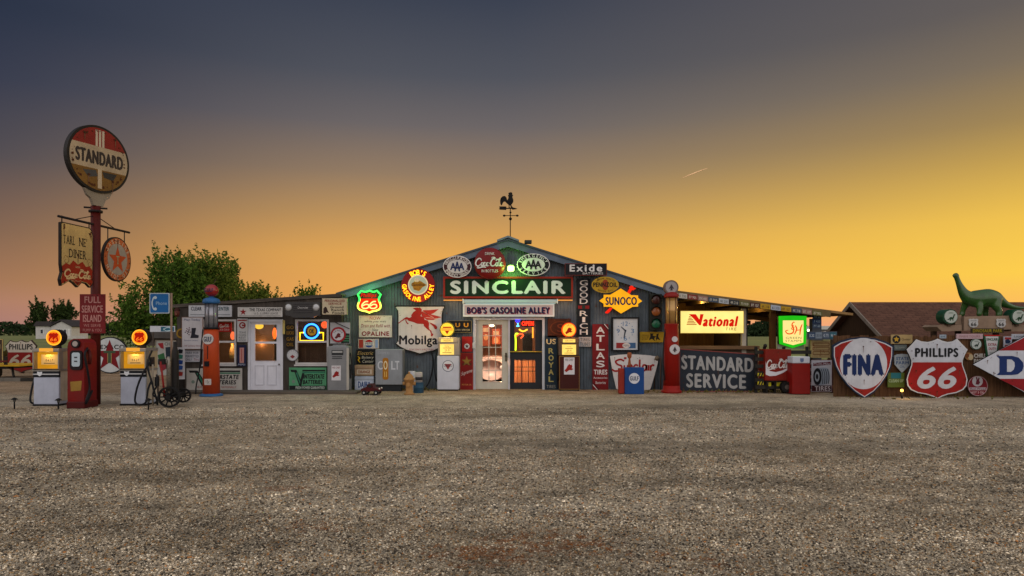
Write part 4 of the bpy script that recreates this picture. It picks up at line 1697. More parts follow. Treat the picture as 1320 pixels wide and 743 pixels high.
def oval_aaa(cx, cy, rx, ry, lab, ring_c, in_c, let_c, top, bot, txt_c):
    q = T('oval_sign', lab, 'sign', cx, cy, YS - .24, WSG)
    q.box(cx - 8, cy - 5, cx + 8, cy + 5, -.22, 0, P('#1c1a1a'), 'stand_off')
    q.prism(EL(cx, cy, rx, ry), 0, .03, P(WHITE, .3))
    q.flat(EL(cx, cy, rx - 1, ry - 1), .033, P(ring_c, .3))
    q.flat(EL(cx, cy, rx * .70, ry * .62), .036, P(in_c, .3))
    q.arctext(top, cx, cy, rx * .84, ry * .79, -68, 68, ry * .27, .039, P(txt_c), wf=.9)
    q.arctext(bot, cx, cy, rx * .84, ry * .79, -62, 62, ry * .27, .039, P(txt_c), bottom=True, wf=.9)
    for i, (dx, s_) in enumerate(((-.38, .34), (.38, .34), (0, .46))):
        q.text('A', cx + (dx - .28) * rx * .75, cy - ry * s_, cx + (dx + .28) * rx * .75, cy + ry * s_ * .95, .040 + .001 * i, P(let_c), 'emblem', bold=.07)
    q.done()


oval_aaa(589.5, 344, 18.4, 14.2, 'oval white and maroon ringed sign with blue triple letters left of the red button', '#3a1c20', '#b9b6b2', '#12234f', 'HONOLULU AUTO CLUB', 'EMERGENCY SERVICE', '#c9c3bd')
oval_aaa(687.5, 341.5, 21.2, 14.4, 'oval black ringed sign with triple letters tinted green by the lamp', '#15181a', '#c4cdbf', '#15181a', 'EMERGENCY', 'SERVICE', '#cfd4cc')

# neon roundel
q = T('neon_roundel', 'round maroon sign with glowing yellow letters and a lit white centre', 'sign', 539.5, 368.5, YS - .24, WSG)
q.box(530, 360, 549, 378, -.22, 0, P('#1c1a1a'), 'stand_off')
q.prism(EL(539.5, 368.5, 21.6), 0, .08, P('#7a1418', .3), side=P('#1c1a1a'))
q.prism(EL(539.5, 367.7, 12.9), .083, .10, E('#d8c49a', 1.05), 'lit_centre')
q.flat(EL(539.5, 367.7, 11.4), .103, E('#c9cfae', .62), 'lit_centre')
q.prism([(531, 366), (537, 362), (543, 363), (551, 368), (545, 371), (541, 376), (534, 374)], .105, .108, P('#8f6a1c'), 'emblem')
q.text('Gasoline', 531, 365.5, 548, 369.5, .111, P('#5a3a10'), 'emblem', bold=.03, shear=.3)
q.text('ALLEY', 534.5, 371, 544, 374, .111, P('#5a3a10'), 'emblem')
q.ball(538, 361.5, 3.6, .104, P('#c9c3ae'), 'emblem', 12, 1.1, .2, .8)
NY = E('#ff9c16', 3.6)
q.arctext("BOB'S", 539.5, 368.5, 16.8, 16.8, -29, 29, 6.2, .098, NY, 'neon_letters', bold=.06)
q.arctext('GASOLINE ALLEY', 539.5, 368.5, 17.6, 17.6, -88, 88, 5.4, .098, NY, 'neon_letters', bottom=True, bold=.06)
q.light(539.5, 387, .45, 9, (1, .55, .12), .2)
q.done()

# neon shield
q = T('neon_shield', 'glowing red neon shield outlined in green above the white notice', 'sign', 476.5, 389, YS - .08, WSG)
sp = NORM(S66, 462, 375, 491.5, 403.5)
q.prism(sp, 0, .07, P('#1c1414'))
q.flat(CLIP(SCALE(sp, .93), 385.5, True), .073, E('#ff2a0c', 1.5), 'lit_face')
q.flat(CLIP(SCALE(sp, .93), 385.5, False), .073, P('#3a0f0c'), 'lit_face')
q.text('Phillips', 465.5, 378.5, 486, 385, .077, E('#ff2010', .9), bold=.03, shear=.25)
q.strokes([[(.78, .95), (.4, .9), (.05, .5), (.1, .1), (.5, 0), (.85, .2), (.8, .5), (.45, .55), (.12, .35)]], 467.5, 389, 476, 398, 1.7, .077, E('#ffc070', 2.2), taper=False)
q.strokes([[(.78, .95), (.4, .9), (.05, .5), (.1, .1), (.5, 0), (.85, .2), (.8, .5), (.45, .55), (.12, .35)]], 477.5, 389, 486, 398, 1.7, .077, E('#ffc070', 2.2), taper=False)
tops = [i for i in range(len(sp)) if sp[i][1] < 388.5]
n_ = len(sp)
seg_t = [sp[i] for i in range(32, 36)] + [sp[i] for i in range(0, 17)]
seg_b = [sp[i] for i in range(16, 33)]
q.tube([(x, y, .085) for x, y in seg_t], .026, E('#3cff5a', 2.4), 'neon_tube#1')
q.tube([(x, y, .085) for x, y in seg_b], .026, E('#e8ff5a', 2.2), 'neon_tube#2')
q.light(478, 380, .45, 24, (.15, 1, .25), .25)
q.light(476, 404, .35, 4, (1, .5, .1), .2)
q.done()

q = sign('notice_sign', 'white notice with dark red capitals hanging below the neon shield', 'sign', 463, 407, 505.5, 435, YS, P('#c4b8b4', .4), WSG)
q.frame(463.8, 407.8, 504.7, 434.2, .8, .03, .04, P('#b9b0a8'))
MR = P('#7a1216')
q.text('NOW', 477, 408.6, 491, 412.4, .033, P('#8a2218'))
q.text('while you wait', 470, 413.2, 498, 416.6, .033, P('#2a2a33'), shear=.2)
q.text('Drain and Refill with', 465.5, 418, 503, 422.4, .033, MR, shear=.25)
q.text('New', 480, 423.6, 488, 427, .033, P('#2a2a33'), shear=.3)
q.text('OPALINE', 466.5, 427.4, 502, 433.2, .033, MR, bold=.04)
q.age(R(463.4, 407.4, 505, 434.6), .0365, 18, .5, [(465.4, 409.4), (503, 409.4)], 15)
q.done()
q = sign('bottle_cap_sign', 'small faded cream sign with a red white and blue disc below the notice', 'sign', 462, 437, 488.5, 449.5, YS, P('#b8aca4', .5), WSG)
q.flat(R(463, 438, 468.5, 448.5), .033, P('#a03a30'))
q.flat(R(484, 438, 487.5, 448.5), .033, P('#7f93b8'))
q.flat(EL(476, 443.2, 6.2, 5.6), .033, P(WHITE))
q.flat(CLIP(EL(476, 443.2, 5.6, 5), 441, False), .036, pR)
q.flat(CLIP(EL(476, 443.2, 5.6, 5), 445.4, True), .036, P('#2a4a8a'))
q.text('PEPSI', 471.5, 441.6, 480.5, 444.8, .036, pN)
q.done()

# winged horse shield
SM = [(511, 394), (574.5, 394), (572, 399.5), (571, 405), (571, 440), (574, 444), (569, 449), (560, 453), (550, 455), (541.5, 457.5), (534, 455), (524, 452.5), (514.5, 448), (509.5, 444), (512.5, 440), (512.5, 405), (512, 399.5), (508.5, 394.5)]
q = sign('shield_sign', 'tall white shield sign with red winged horse and black lettering', 'sign', 508.5, 393, 574, 457, YS - .02, P('#181818'), WSG, .04, pts=SM)
q.flat(SCALE(SM, .945, .945), .043, P('#b9b3b4', .4, .35))
Z = lambda L: [(505 + a * 72 / 743, 388 + b * 72 / 743) for a, b in L]
PG = P('#8f1d18', .3)
q.flat(Z([(283, 97), (335, 90), (385, 98), (400, 110), (402, 165), (385, 205), (430, 215), (440, 250), (485, 265), (500, 300), (495, 345), (505, 380), (530, 400), (535, 430), (555, 440),
          (553, 455), (540, 475), (522, 470), (525, 440), (510, 400), (470, 375), (430, 335), (425, 310), (340, 305), (280, 280), (230, 268), (205, 245), (195, 255), (205, 285), (228, 300), (220, 312),
          (200, 300), (185, 270), (185, 243), (140, 270), (100, 302), (90, 295), (130, 262), (180, 225), (205, 215), (235, 228), (265, 215), (262, 190), (290, 150), (325, 128), (295, 110)]), .047, PG, 'emblem')
q.flat(Z([(400, 200), (400, 150), (425, 125), (500, 125), (628, 112), (560, 165), (520, 180), (600, 200), (668, 218), (600, 235), (560, 255), (470, 255), (430, 225)]), .0485, P('#9c2a24', .3), 'emblem')
q.flat(Z([(495, 282), (540, 300), (590, 325), (608, 350), (600, 378), (575, 378), (555, 340), (520, 310)]), .0495, PG, 'emblem')
for a, b_ in (((412, 205), (520, 140)), ((425, 225), (560, 150)), ((455, 238), (610, 222))):
    q.strokes([Z([a, b_])], *(lambda L: (min(L[0][0], L[1][0]), min(L[0][1], L[1][1]), max(L[0][0], L[1][0]), max(L[0][1], L[1][1])))(Z([a, b_])), .5, .0505, P('#c9a8a0'), 'emblem', taper=False)
q.text('Mobilgas', 514.8, 432.5, 570, 448, .046, P('#15171c'), bold=.035)
q.text('SOCONY-VACUUM', 528, 449.6, 559, 451.8, .046, P('#8a2a2a'))
q.age(SCALE(SM, .94), .052, 30, .7, [(541, 397), (531, 420), (517, 436), (566, 436)], 6)
q.done()

# pale strip lamp and name board
q = T('strip_lamp', 'long pale tube lamp housing under the green board', 'lamp', 657.5, 388.6, YS - .02)
q.box(598, 386.3, 717.5, 391, .0, .10, P('#a9bfc2', .2, .35), 'housing', .02)
q.tube([(600, 391.2, .06), (716, 391.2, .06)], .02, E('#c8f0e8', .45), 'tube')
for x in (597.3, 718.2):
    q.box(x - .7, 385.8, x + .7, 391.6, -.01, .11, P('#d6dcd8', .2), 'end_cap')
q.done()
for x0, x1, lab in ((572, 596, 'thin warm glowing strip at the left end below the green board'), (719, 738, 'thin warm glowing strip at the right end below the green board')):
    q = T('strip_light', lab, 'lamp', (x0 + x1) / 2, 387.3, YS, 'warm strips under the green board')
    q.box(x0, 386.6, x1, 388, .0, .04, E('#ffa850', .9), '')
    q.light((x0 + x1) / 2, 391, .12, 1.2, (1, .6, .3), .15)
    q.done()
q = sign('name_board', 'white framed board with navy shadowed capitals over the doors', 'sign', 599, 394, 712.5, 406.5, YS - .05, P('#bba8ac', .3), WSG, .04)
q.frame(599, 394, 712.5, 406.5, 2, 0, .065, P('#c9ccd0', .2))
q.text("BOB'S GASOLINE ALLEY", 602.6, 396.6, 709.6, 405.4, .0435, P('#8a2f3a'), 'lettering#shadow', bold=.06)
q.text("BOB'S GASOLINE ALLEY", 601.8, 395.8, 708.8, 404.6, .047, P('#101a40', .2), bold=.06)
q.done()

q = sign('wall_sign', 'black sign with orange block letters half hidden by the left lit pump', 'sign', 576, 413.5, 608, 429, YS, pB, WSG)
q.frame(576.5, 414, 607.5, 428.5, .5, .03, .036, P('#8a7a50'))
q.text('U U', 587, 416.5, 604, 422, .033, P('#c98a22'), bold=.07)
q.text('SUPER SERVICE', 586, 424.4, 605.5, 426.6, .033, P('#c9b890'))
q.done()
q = sign('wall_sign', 'small red sign with a white star disc left of the doors', 'sign', 595.5, 434, 609, 453.5, YS, P('#9a1c18', .4), WSG)
q.flat(EL(602, 446.5, 3.4), .033, pW, 'emblem')
q.flat(STAR(602, 446.5, 3), .036, P('#3a1414'), 'emblem')
q.done()
q = sign('wall_sign', 'tall narrow red sign with white script and yellow star left of the doors', 'sign', 593.5, 455, 610, 503, YS, P('#7a1512', .4), WSG)
q.flat(STAR(601.7, 466, 7), .033, P('#8a6a2a'), 'emblem')
q.text('SINCE', 595.5, 468, 608, 471, .036, P('#2a3a1a'), 'emblem')
q.text('Supreme', 594.6, 480, 609, 486, .033, P('#d8c8c0'), bold=.02, shear=.35, skew=-5)
q.text('MOTOR OIL', 595.5, 495, 608, 497, .033, P('#c98a4a'))
q.frame(594.2, 455.7, 609.3, 502.3, .6, .03, .036, P('#a8402c'))
q.done()
q = T('letter_box', 'little pale grey box fixed to the left door frame', 'box', 611.3, 445, YS - .02)
q.box(609.3, 441.5, 613.2, 449.5, .0, .07, P('#b0b2b6', .2), '', .012)
q.done()

# right of the doors
q = sign('wall_sign', 'tall dark teal sign with yellowed stacked capitals right of the doors', 'sign', 702.5, 433, 718, 503, YS, P('#1c2c38', .5), WSG)
YLW = P('#b0a060', .4)
q.text('US', 704.2, 437, 716.5, 444, .033, P('#c8b284'), bold=.04)
for i, chh in enumerate('ROYAL'):
    q.text(chh, 707, 449 + i * 9.1, 713.6, 456 + i * 9.1, .033, YLW, bold=.04)
q.text('TIRES', 704.6, 496.5, 716, 500.5, .033, P('#8f8a80'))
q.done()
q = sign('wall_sign', 'rusted rectangular sign with faded oval behind the right lit pump', 'sign', 706, 411, 736, 435, YS, P('#4a2414', .8, .7, 0, rust=.5), WSG)
q.ring(EL(722, 423, 13, 9), EL(722, 423, 11.6, 7.6), .03, .034, P('#6a3418', .8, .7, 0, rust=.4), 'emblem')
q.text('S', 718, 418, 726, 428, .034, P('#7a3a1c', .6), 'lettering')
q.done()
q = sign('wall_sign', 'tall black sign with stacked white slab capitals right of the green board', 'sign', 743.5, 359.5, 761, 434, YS, P('#13161c', .3), WSG, .04, side=P('#2f6a5a'))
for i, chh in enumerate('GOOD'):
    q.text(chh, 747.3, 361.5 + i * 7.9, 757.3, 368.3 + i * 7.9, .043, pW, serif=True, bold=.035)
for i, chh in enumerate('RICH'):
    q.text(chh, 747.3 if chh != 'I' else 750.5, 401 + i * 8, 757.3 if chh != 'I' else 754.1, 407.6 + i * 8, .043, pW, serif=True, bold=.035)
q.flat(R(745, 394.2, 759.5, 398.2), .043, P('#7a1a1a'), 'emblem')
q.flat(EL(752.2, 396.2, 2.4), .046, P('#20302a'), 'emblem')
q.done()
q = sign('wall_sign', 'small grey sign with dark lettering under the tall black sign', 'sign', 746, 434.6, 762, 447, YS, P('#a8a6a6', .4), WSG)
q.text('TIRES', 748, 436.2, 760, 440, .033, P('#3a3a40'))
q.text('TUBES', 747.5, 441.6, 760.5, 445.6, .033, P('#3a3a40'))
q.done()
q = sign('roof_sign', 'black sign with white gothic lettering standing above the right gable slope', 'sign', 728, 340, 782, 355.5, YS - .3, P('#15161a', .3), WSG, .05, side=P('#7a2a20'))
q.frame(728.6, 340.6, 781.4, 354.9, .6, .05, .056, P('#6a2a22'))
q.text('Exide', 734, 341.5, 776, 350.6, .054, pW, bold=.05, spc=1.15)
q.text('BATTERIES', 751, 351.6, 777, 354.2, .054, pW)
for x in (740, 770):
    q.box(x, 355.5, x + 1.2, 362, .0, .03, P('#333333'), 'bracket')
q.done()
q = T('oval_sign', 'dull yellow oval sign with black lettering above the glowing orange diamond', 'sign', 780, 367.5, YS - .3, WSG)
q.prism(EL(780, 367.5, 17.6, 10.6), 0, .03, P('#a8851c', .5, .45), side=P('#4a3a14'))
q.flat(EL(780, 367.5, 4.2, 6.8), .033, P('#8a3a1a'), 'emblem')
q.text('PENNZOIL', 764.5, 364.3, 795.5, 370.3, .037, P('#1c1712'), bold=.04)
q.arctext('SUPREME QUALITY', 780, 367.5, 13.6, 8.2, -55, 55, 1.8, .036, P('#4a2a14'))
q.arctext('MOTOR OIL', 780, 367.5, 13.6, 8.4, -40, 40, 1.9, .036, P('#4a2a14'), bottom=True)
q.done()
q = T('diamond_sign', 'glowing orange diamond sign pierced by a red arrow', 'sign', 799, 388, YS - .1, WSG)
DM = [(771.8, 388.2), (777.5, 384), (777.5, 380.4), (786, 380.4), (799.6, 372.4), (813, 380.9), (821.8, 381.3), (821.8, 384.4), (827, 388.6), (821.8, 392), (821.8, 395.6), (814.5, 396), (799.8, 404.6), (787, 396), (777.5, 395.8), (777.5, 392)]
q.prism(DM, .0, .10, E('#ffb01e', 1.05, .12), '', side=P('#3a2a14'))
ARX = E('#ff2a14', .95)
q.prism([(780.2, 404), (780, 402.6), (786.2, 396.8), (789.4, 397.6), (785.6, 402.4), (783, 404.4)], .0, .07, ARX, 'arrow')
q.prism([(808, 378), (811.6, 371.6), (810.6, 370.4), (815.6, 366.8), (816, 370.6), (819.4, 372), (816.4, 374.4), (814, 374.4), (811.5, 379)], .0, .07, ARX, 'arrow')
q.text('SUNOCO', 779.8, 383.2, 820.2, 393.8, .104, P('#161a4a', .1), bold=.05)
q.light(799, 388, .5, 2.5, (1, .65, .15), .2)
q.done()
q = sign('wall_sign', 'tall dark red sign with stacked white capitals right of the right lit pump', 'sign', 763.5, 418, 784, 502.5, YS, P('#6e1418', .35), WSG, .04)
for i, chh in enumerate('ATLAS'):
    q.text(chh, 768.3, 421.5 + i * 10.9, 779.3, 430 + i * 10.9, .043, pW, bold=.04)
q.text('TIRES', 765.2, 476.6, 782.6, 483, .043, pW, bold=.035)
q.text('Accessories', 764.8, 485.6, 782.6, 488.4, .043, pW)
q.text('Batteries', 767.5, 491.6, 780.5, 495, .043, pW)
q.age(R(764, 418.6, 783.4, 502), .0475, 22, .6, [(773.5, 420.4), (773.5, 500)], 8)
for a in ((776, 418, 784, 427), (764, 493, 772.5, 502.5)):
    for off in (0, 2.2):
        q.flat([(a[0] + off, a[1]), (a[0] + off + 1.1, a[1]), (a[2], a[3] - off - 1.1), (a[2], a[3] - off)] if a[1] < 450 else [(a[0], a[1] + off), (a[0], a[1] + off + 1.1), (a[2] - off - 1.1, a[3]), (a[2] - off, a[3])], .043 + off * .001, pW if off else pB, 'emblem')
q.done()
q = sign('wall_clock', 'square white faced clock with blue numerals in a black frame', 'clock', 790, 411, 821.5, 451, YS - .02, P('#b8bcc0', .25, .3), WSG, .05)
q.frame(790, 411, 821.5, 451, 2, 0, .09, pB)
BLU = P('#3a6a9a')
for a, s_, (dx, dy) in ((0, '12', (0, -9)), (1, '3', (9.2, .4)), (2, '6', (0, 10)), (3, '9', (-9.2, .4))):
    q.text(s_, 805.7 + dx - (3.2 if s_ == '12' else 2), 426.5 + dy - 2.8, 805.7 + dx + (3.2 if s_ == '12' else 2), 426.5 + dy + 2.8, .053, BLU, 'numerals', bold=.02)
for i in range(12):
    if i % 3:
        a = i * pi / 6
        q.flat(EL(805.7 + 10.2 * sin(a), 426.5 - 10.8 * cos(a), .6, n=8), .053, BLU, 'numerals')
q.flat([(805, 427), (806.4, 426), (800.4, 421), (799.8, 421.6)], .058, P('#1c2a3a'), 'clock_hand#1')
q.flat([(805, 426), (806.6, 426.4), (804.4, 436), (803.4, 435.6)], .060, P('#1c2a3a'), 'clock_hand#2')
q.flat(EL(805.7, 426.5, 1.3, n=14), .062, P('#1c2a3a'), 'clock_hand#1')
q.flat(R(794, 442, 819, 449.2), .053, P('#8a2a2a'), 'emblem')
q.flat(R(808, 442, 819, 449.2), .055, P('#3a5a80'), 'emblem')
q.flat(EL(807, 445.6, 5, 3.4, 24), .057, P('#c8c0b8'), 'emblem')
q.text('PEPSI', 803.4, 444.4, 810.6, 447, .059, pN, 'emblem')
q.done()
q = T('traffic_light', 'dark traffic light with dim amber and green lenses on the shop wall', 'traffic light', 844, 402.5, YS - .04)
q.box(836, 379.5, 852, 426.5, 0, .16, P('#23241f', .4), '', .02)
for y, h, s_, nm in ((387, '#3a1512', 0, 'red'), (402, '#8a4a1c', 1, 'amber'), (417.5, '#0f5a3e', 1, 'green')):
    q.drum(844, y, 6.6, .16, .19, P('#1a1b18'), 'lens_hood#' + nm)
    q.ball(844, y, 5.8, .185, P(h, .15, .3), 'lens#' + nm, 18, 1, .35, 1)
    pts = [(844 + 6.6 * cos(radians(a)), y - 6.6 * sin(radians(a)), .28) for a in range(10, 171, 16)]
    q.B('lens_hood#' + nm).add([q.p(x_, y_, .19) for x_, y_, _ in pts] + [q.p(x_, y_, d_) for x_, y_, d_ in pts], [(i, i + 1, i + 12, i + 11) for i in range(10)], P('#1a1b18'))
q.done()
q = sign('caution_sign', 'worn yellow sign with black figures under the traffic light', 'sign', 824.5, 428, 855.5, 441.5, YS, P('#a8861c', .6, .5, 0, rust=.15), WSG)
q.text('STOP', 827, 431.5, 836, 438.5, .033, P('#6a5410'))
q.flat([(838, 430), (842, 430), (841, 433), (846, 434), (843, 436), (844, 440), (840, 437), (836, 439), (838, 434)], .034, P('#221c10'), 'emblem')
q.flat([(846, 431), (849, 430), (848, 434), (851, 439), (847, 437), (845, 440)], .035, P('#221c10'), 'emblem')
q.done()
q = sign('shaped_sign', 'white flared sign with red script behind the small blue pump case', 'sign', 786, 457, 848, 503, YS - .06, P('#c4c2c0', .3), WSG, .05,
         pts=SPL([(786, 459), (805, 457), (830, 457.6), (847, 460), (848.3, 463), (845, 478), (840, 495), (837.5, 502), (834, 503)], 3) + [(798, 503), (794, 501), (790, 484)], side=P('#3a4a3a'))
q.strokes(SNC, 788.5, 463.5, 843, 478.5, 2.3, .054, P('#8f1a1a', .2), taper=False)
q.age([(788, 460), (845, 461), (836, 501), (799, 502)], .058, 24, .7, [(792, 461), (843, 463)], 16)
q.flat(R(803.9, 460.6, 807.2, 463), .056, P('#8f1a1a', .2), 'lettering')
q.done()
q = T('wall_pipes', 'rusty gas pipes and meter on the wall beside the tall red pump', 'pipes', 847, 500, YS)
q.tube([(843, 503, .06), (843, 461, .06), (851, 461, .06), (851, 503, .06)], .02, P('#5a4a40', .5, .5, .5), '')
q.ball(846, 462, 3.4, .08, P('#6a5e50', .4, .5, .3), 'meter', 12)
q.done()

# ---- objects against the shop front, left of the doors
q = T('steel_cabinet', 'grey cabinet with faded white letters and an upright orange figure', 'cabinet', 501.5, 505.2, 19.75)
q.box(484.3, 450.5, 519, 496, -.3, .05, P('#83888c', .4, .5, .2), '', .012)
q.box(486, 496, 517, 505.2, -.25, .0, P('#22272a', .4), 'base')
for chh, x in (('C', 487.2), ('L', 504.6), ('T', 509.6)):
    q.text(chh, x, 465.4, x + (6.6 if chh == 'C' else 5.6), 476.6, .053, P('#b8bcc0', .4), bold=.03)
q.flat(RR(493.6, 461.4, 501.2, 489.6, 2.6), .053, P('#9a6414', .3), 'emblem')
q.text('O', 494.8, 465.2, 500, 476.6, .056, P('#d8c9a0'), bold=.03)
q.text('II', 495.8, 479, 499, 486, .056, P('#d8b060'), 'emblem')
q.text('Colors by', 487.6, 453.4, 503, 457, .053, P('#9aa0a4'), shear=.25)
q.box(519.2, 452, 519.9, 495, -.28, .03, P('#5c6064', .4), 'door_edge')
q.done()
q = sign('wall_sign', 'black sign with cream script and a yellow cable mark left of the grey cabinet', 'sign', 459.5, 451, 483.4, 469.5, YS - .05, pB, WSG)
q.text('Electric', 461, 453, 481.5, 457.6, .033, P('#b89a60'), shear=.3)
q.text('Battery', 466.5, 459.2, 482, 463.4, .033, P('#c9c3b4'), shear=.25)
q.text('Center', 467.5, 464, 482, 467.8, .033, P('#c9c3b4'), shear=.25)
q.strokes([[(0, 1), (.8, .7), (.2, .4), (1, 0)]], 461.5, 459.5, 464.6, 467.4, 1.5, .033, P('#c9a418'), 'emblem')
q.done()
for y0, y1, m_, lab, tx, cl_ in ((471, 484.5, '#9c8468', 'wooden crate with faded orange print, upper of the two by the toy car', 'ORANGE', '#7a3a14'), (485.3, 503, '#a3adba', 'pale blue crate with dark blue print standing behind the toy car', 'DAIRY', '#1c3a70')):
    q = T('crate', lab, 'crate', 469, y1, 19.75 if y0 > 480 else 19.75, 'crates stacked against the shop')
    q.box(457.3, y0, 481.6, y1, -.3, .0, P(m_, .6, .8), '', .008)
    q.box(457.3, y0 + 1, 481.6, y0 + 4, .002, .016, P(m_, .6, .8), 'slat')
    q.flat(R(460, y0 + 5.6, 479, y1 - 2), .003, P('#c0b49c' if y0 < 480 else '#b8c2d0', .5), 'lettering')
    q.text(tx, 461.5, y0 + 6.6, 477.5, y1 - 3, .006, P(cl_), bold=.03)
    q.done()
q = T('pedal_car', 'small dark red pedal car parked by the crates', 'toy car', 479, 508.8)
PCM = P('#420c10', .4, .4)
q.prism([(467.5, 504), (467.5, 500.6), (470, 499.6), (474, 499.6), (476, 498.8), (481, 499.4), (486, 500), (490.4, 501.2), (491.4, 504)], -.22, .22, PCM, 'body')
q.prism([(473.6, 499.5), (475.2, 495), (481.4, 495), (483.4, 499.6)], -.19, .19, P('#3a0c10', .3, .35), 'cab')
q.box(476, 496, 480.6, 498.8, .19, .2, P('#101418', 0, .2), 'cab/window')
for x in (471.5, 486.8):
    for d in (-.22, .22):
        q.drum(x, 505.6, 3.1, d - .03, d + .03, P('#141414', .2), 'wheel#%d%d' % (x, d * 100), n=18)
        q.drum(x, 505.6, 1.3, d + .031, d + .036, P('#9a9a96'), 'wheel#%d%d' % (x, d * 100) + '/hub', n=12)
q.ball(490.4, 501, 1.2, .16, P('#d0ccbc', .1, .2), 'headlight#1', 10)
q.ball(490.4, 501, 1.2, -.16, P('#d0ccbc', .1, .2), 'headlight#2', 10)
q.done()
q = T('fire_hydrant', 'squat tan yellow fire hydrant in front of the blue drum', 'hydrant', 527.5, 508.8)
HY_ = P('#9a7244', .6, .7)
q.lathe(527.5, [(7, 508.8), (7, 507.3), (4.6, 506.6), (4.4, 497), (4.9, 496), (4.9, 493.6), (6.3, 493), (6.3, 490.6), (7.4, 490), (7.4, 488.4), (6, 487.4), (5, 485), (3, 482.6), (1.5, 481.8)], 0, HY_, '', 18)
q.lathe(527.5, [(1.3, 481.8), (1.3, 479.6), (.4, 479.4)], 0, HY_, 'cap_nut', 6)
for sg in (-1, 1):
    q.tube([(527.5 + sg * 4, 494.6), (527.5 + sg * 8.2, 494.6)], .05, HY_, 'outlet#%d' % sg, 10)
q.drum(527.5, 495.4, 2.6, .1, .18, HY_, 'outlet#3', n=14)
q.done()
q = T('oil_drum', 'dented blue drum with pale upper half behind the hydrant', 'drum', 539.5, 506.6)
q.lathe(539.5, [(6.4, 506.6), (6.6, 506), (6.4, 500.2), (6.7, 499.8), (6.4, 499.4), (6.4, 493.6), (6.5, 493)], 0, P('#2a4a60', .5, .5), '', 20)
q.done()
q = T('oil_can', 'white oil can with a dark band standing on the blue drum', 'can', 540, 493.1, Yg(506.6))
q.lathe(540, [(4.6, 493.1), (4.6, 480.6), (4.2, 480)], 0, P('#a8a29c', .4), '', 18)
q.lathe(540, [(4.64, 490), (4.64, 486)], 0, P('#2a2a2e'), 'label', 18)
q.done()
q = T('oil_can', 'small white can sitting behind the hydrant top', 'can', 531, 506, 19.9)
q.lathe(531, [(4.6, 506), (4.8, 479.5), (4.2, 478.6)], 0, P('#a4a8b0', .4), '', 18)
q.done()
q = T('hose_hook', 'dark hose looped down the wall left of the white pump', 'hose', 558, 500, YS)
q.tube(SPL([(556, 452, .08), (559, 465, .12), (557.5, 480, .14), (553, 494, .16), (545, 503.4, .3), (535, 502, .3)], 5), .022, pB, '')
q.done()

# ================================================================== LIT PUMPS BY THE DOORS
LITY = E('#ffd468', 1.35, .25)


def door_pump(name, label, x0, x1, xt0, xt1, ytop, ybody, base, gx, gy_, gr, body, head, globe_rim, globe_face, emblem, glow):
    q = T(name, label, 'gas pump', (x0 + x1) / 2, base)
    Y0 = q.Y
    q.box(x0, ybody, x1, base - 1.5, -.42, 0, body, 'body', .02)
    q.box(x0 + 1, base - 1.5, x1 - 1, base, -.40, -.02, pB, 'plinth')
    q.box(xt0, ytop, xt1, ybody, -.38, .0, head, 'head', .02)
    q.box(x0 + 1.5, ytop - .4, x1 - 1.5, ytop + 6.4, -.3, .012, head, 'head', .01)
    lx0, lx1 = gx - 9, gx + 9
    q.box(gx - 8, ytop + 1.4, gx + 8, ytop + 5.6, .013, .02, LITY, 'light_panel#1')
    q.box(lx0, ytop + 8.4, lx1, ybody - 1.4, .013, .02, LITY, 'dial_face')
    dk = P('#5a3a14', .1)
    q.text('GALLONS', gx - 5, ytop + 2.4, gx + 5, ytop + 4.4, .022, dk, 'dial_lettering')
    q.text('TOTAL', gx - 3, ytop + 10.4, gx + 3, ytop + 12.2, .022, dk, 'dial_lettering')
    q.flat(R(gx - 5, ytop + 13, gx + 5, ytop + 13.7), .022, dk, 'dial_lettering')
    q.text('29.9', gx - 3, ytop + 14.8, gx + 3, ytop + 18, .022, dk, 'dial_lettering')
    q.flat(R(gx - 6, ytop + 19, gx + 6, ytop + 19.7), .022, dk, 'dial_lettering')
    q.drum(gx, gy_, gr, -.16, -.02, globe_rim, 'globe', n=30)
    q.drum(gx, gy_, gr * .87, -.019, -.006, globe_rim, 'globe/globe_face', face=globe_face, n=30)
    q.lathe(gx, [(gr * .45, ytop - .2), (gr * .45, gy_ + gr * .9)], -.09, pB, 'globe/collar', 14)
    emblem(q, gx, gy_, gr)
    q.light(gx, gy_, .22, glow[0], glow[1], .12)
    q.tube(SPL([(x0 - .4, ybody - 8, -.2), (x0 - 3, ybody + 6, -.1), (x0 - 3.4, base - 26, -.05), (x0 - 1.2, base - 12, -.1), (x0 - .6, base - 24, -.2)], 5), .018, pB, 'hose')
    return q


def tri(q, gx, gy_, gr):
    q.flat([(gx - gr * .62, gy_ - gr * .38), (gx + gr * .62, gy_ - gr * .38), (gx, gy_ + gr * .66)], -.003, E('#d8341c', .7), 'globe/globe_emblem')
    q.flat(R(gx - gr * .78, gy_ - gr * .22, gx + gr * .78, gy_ + gr * .16), .0, E('#ffc03a', 1), 'globe/globe_emblem')
    q.text('CONOCO', gx - gr * .72, gy_ - gr * .18, gx + gr * .72, gy_ + gr * .12, .003, P('#a02818'), 'globe/globe_emblem')


def fire_hat(q, x, y, s, d, mat, part):
    """red helmet-like badge mark"""
    q.flat([(x - s, y + s * .55), (x - s * .55, y + s * .05), (x - s * .35, y - s * .45), (x + s * .05, y - s * .85), (x + s * .35, y - s * .6), (x + s * .55, y - s * .75), (x + s * .7, y - s * .3),
            (x + s * .55, y + s * .1), (x + s * .95, y + s * .2), (x + s * .5, y + s * .5), (x + s * .1, y + s * .45), (x - s * .4, y + s * .75), (x - s * .6, y + s * .95)], d, mat, part)


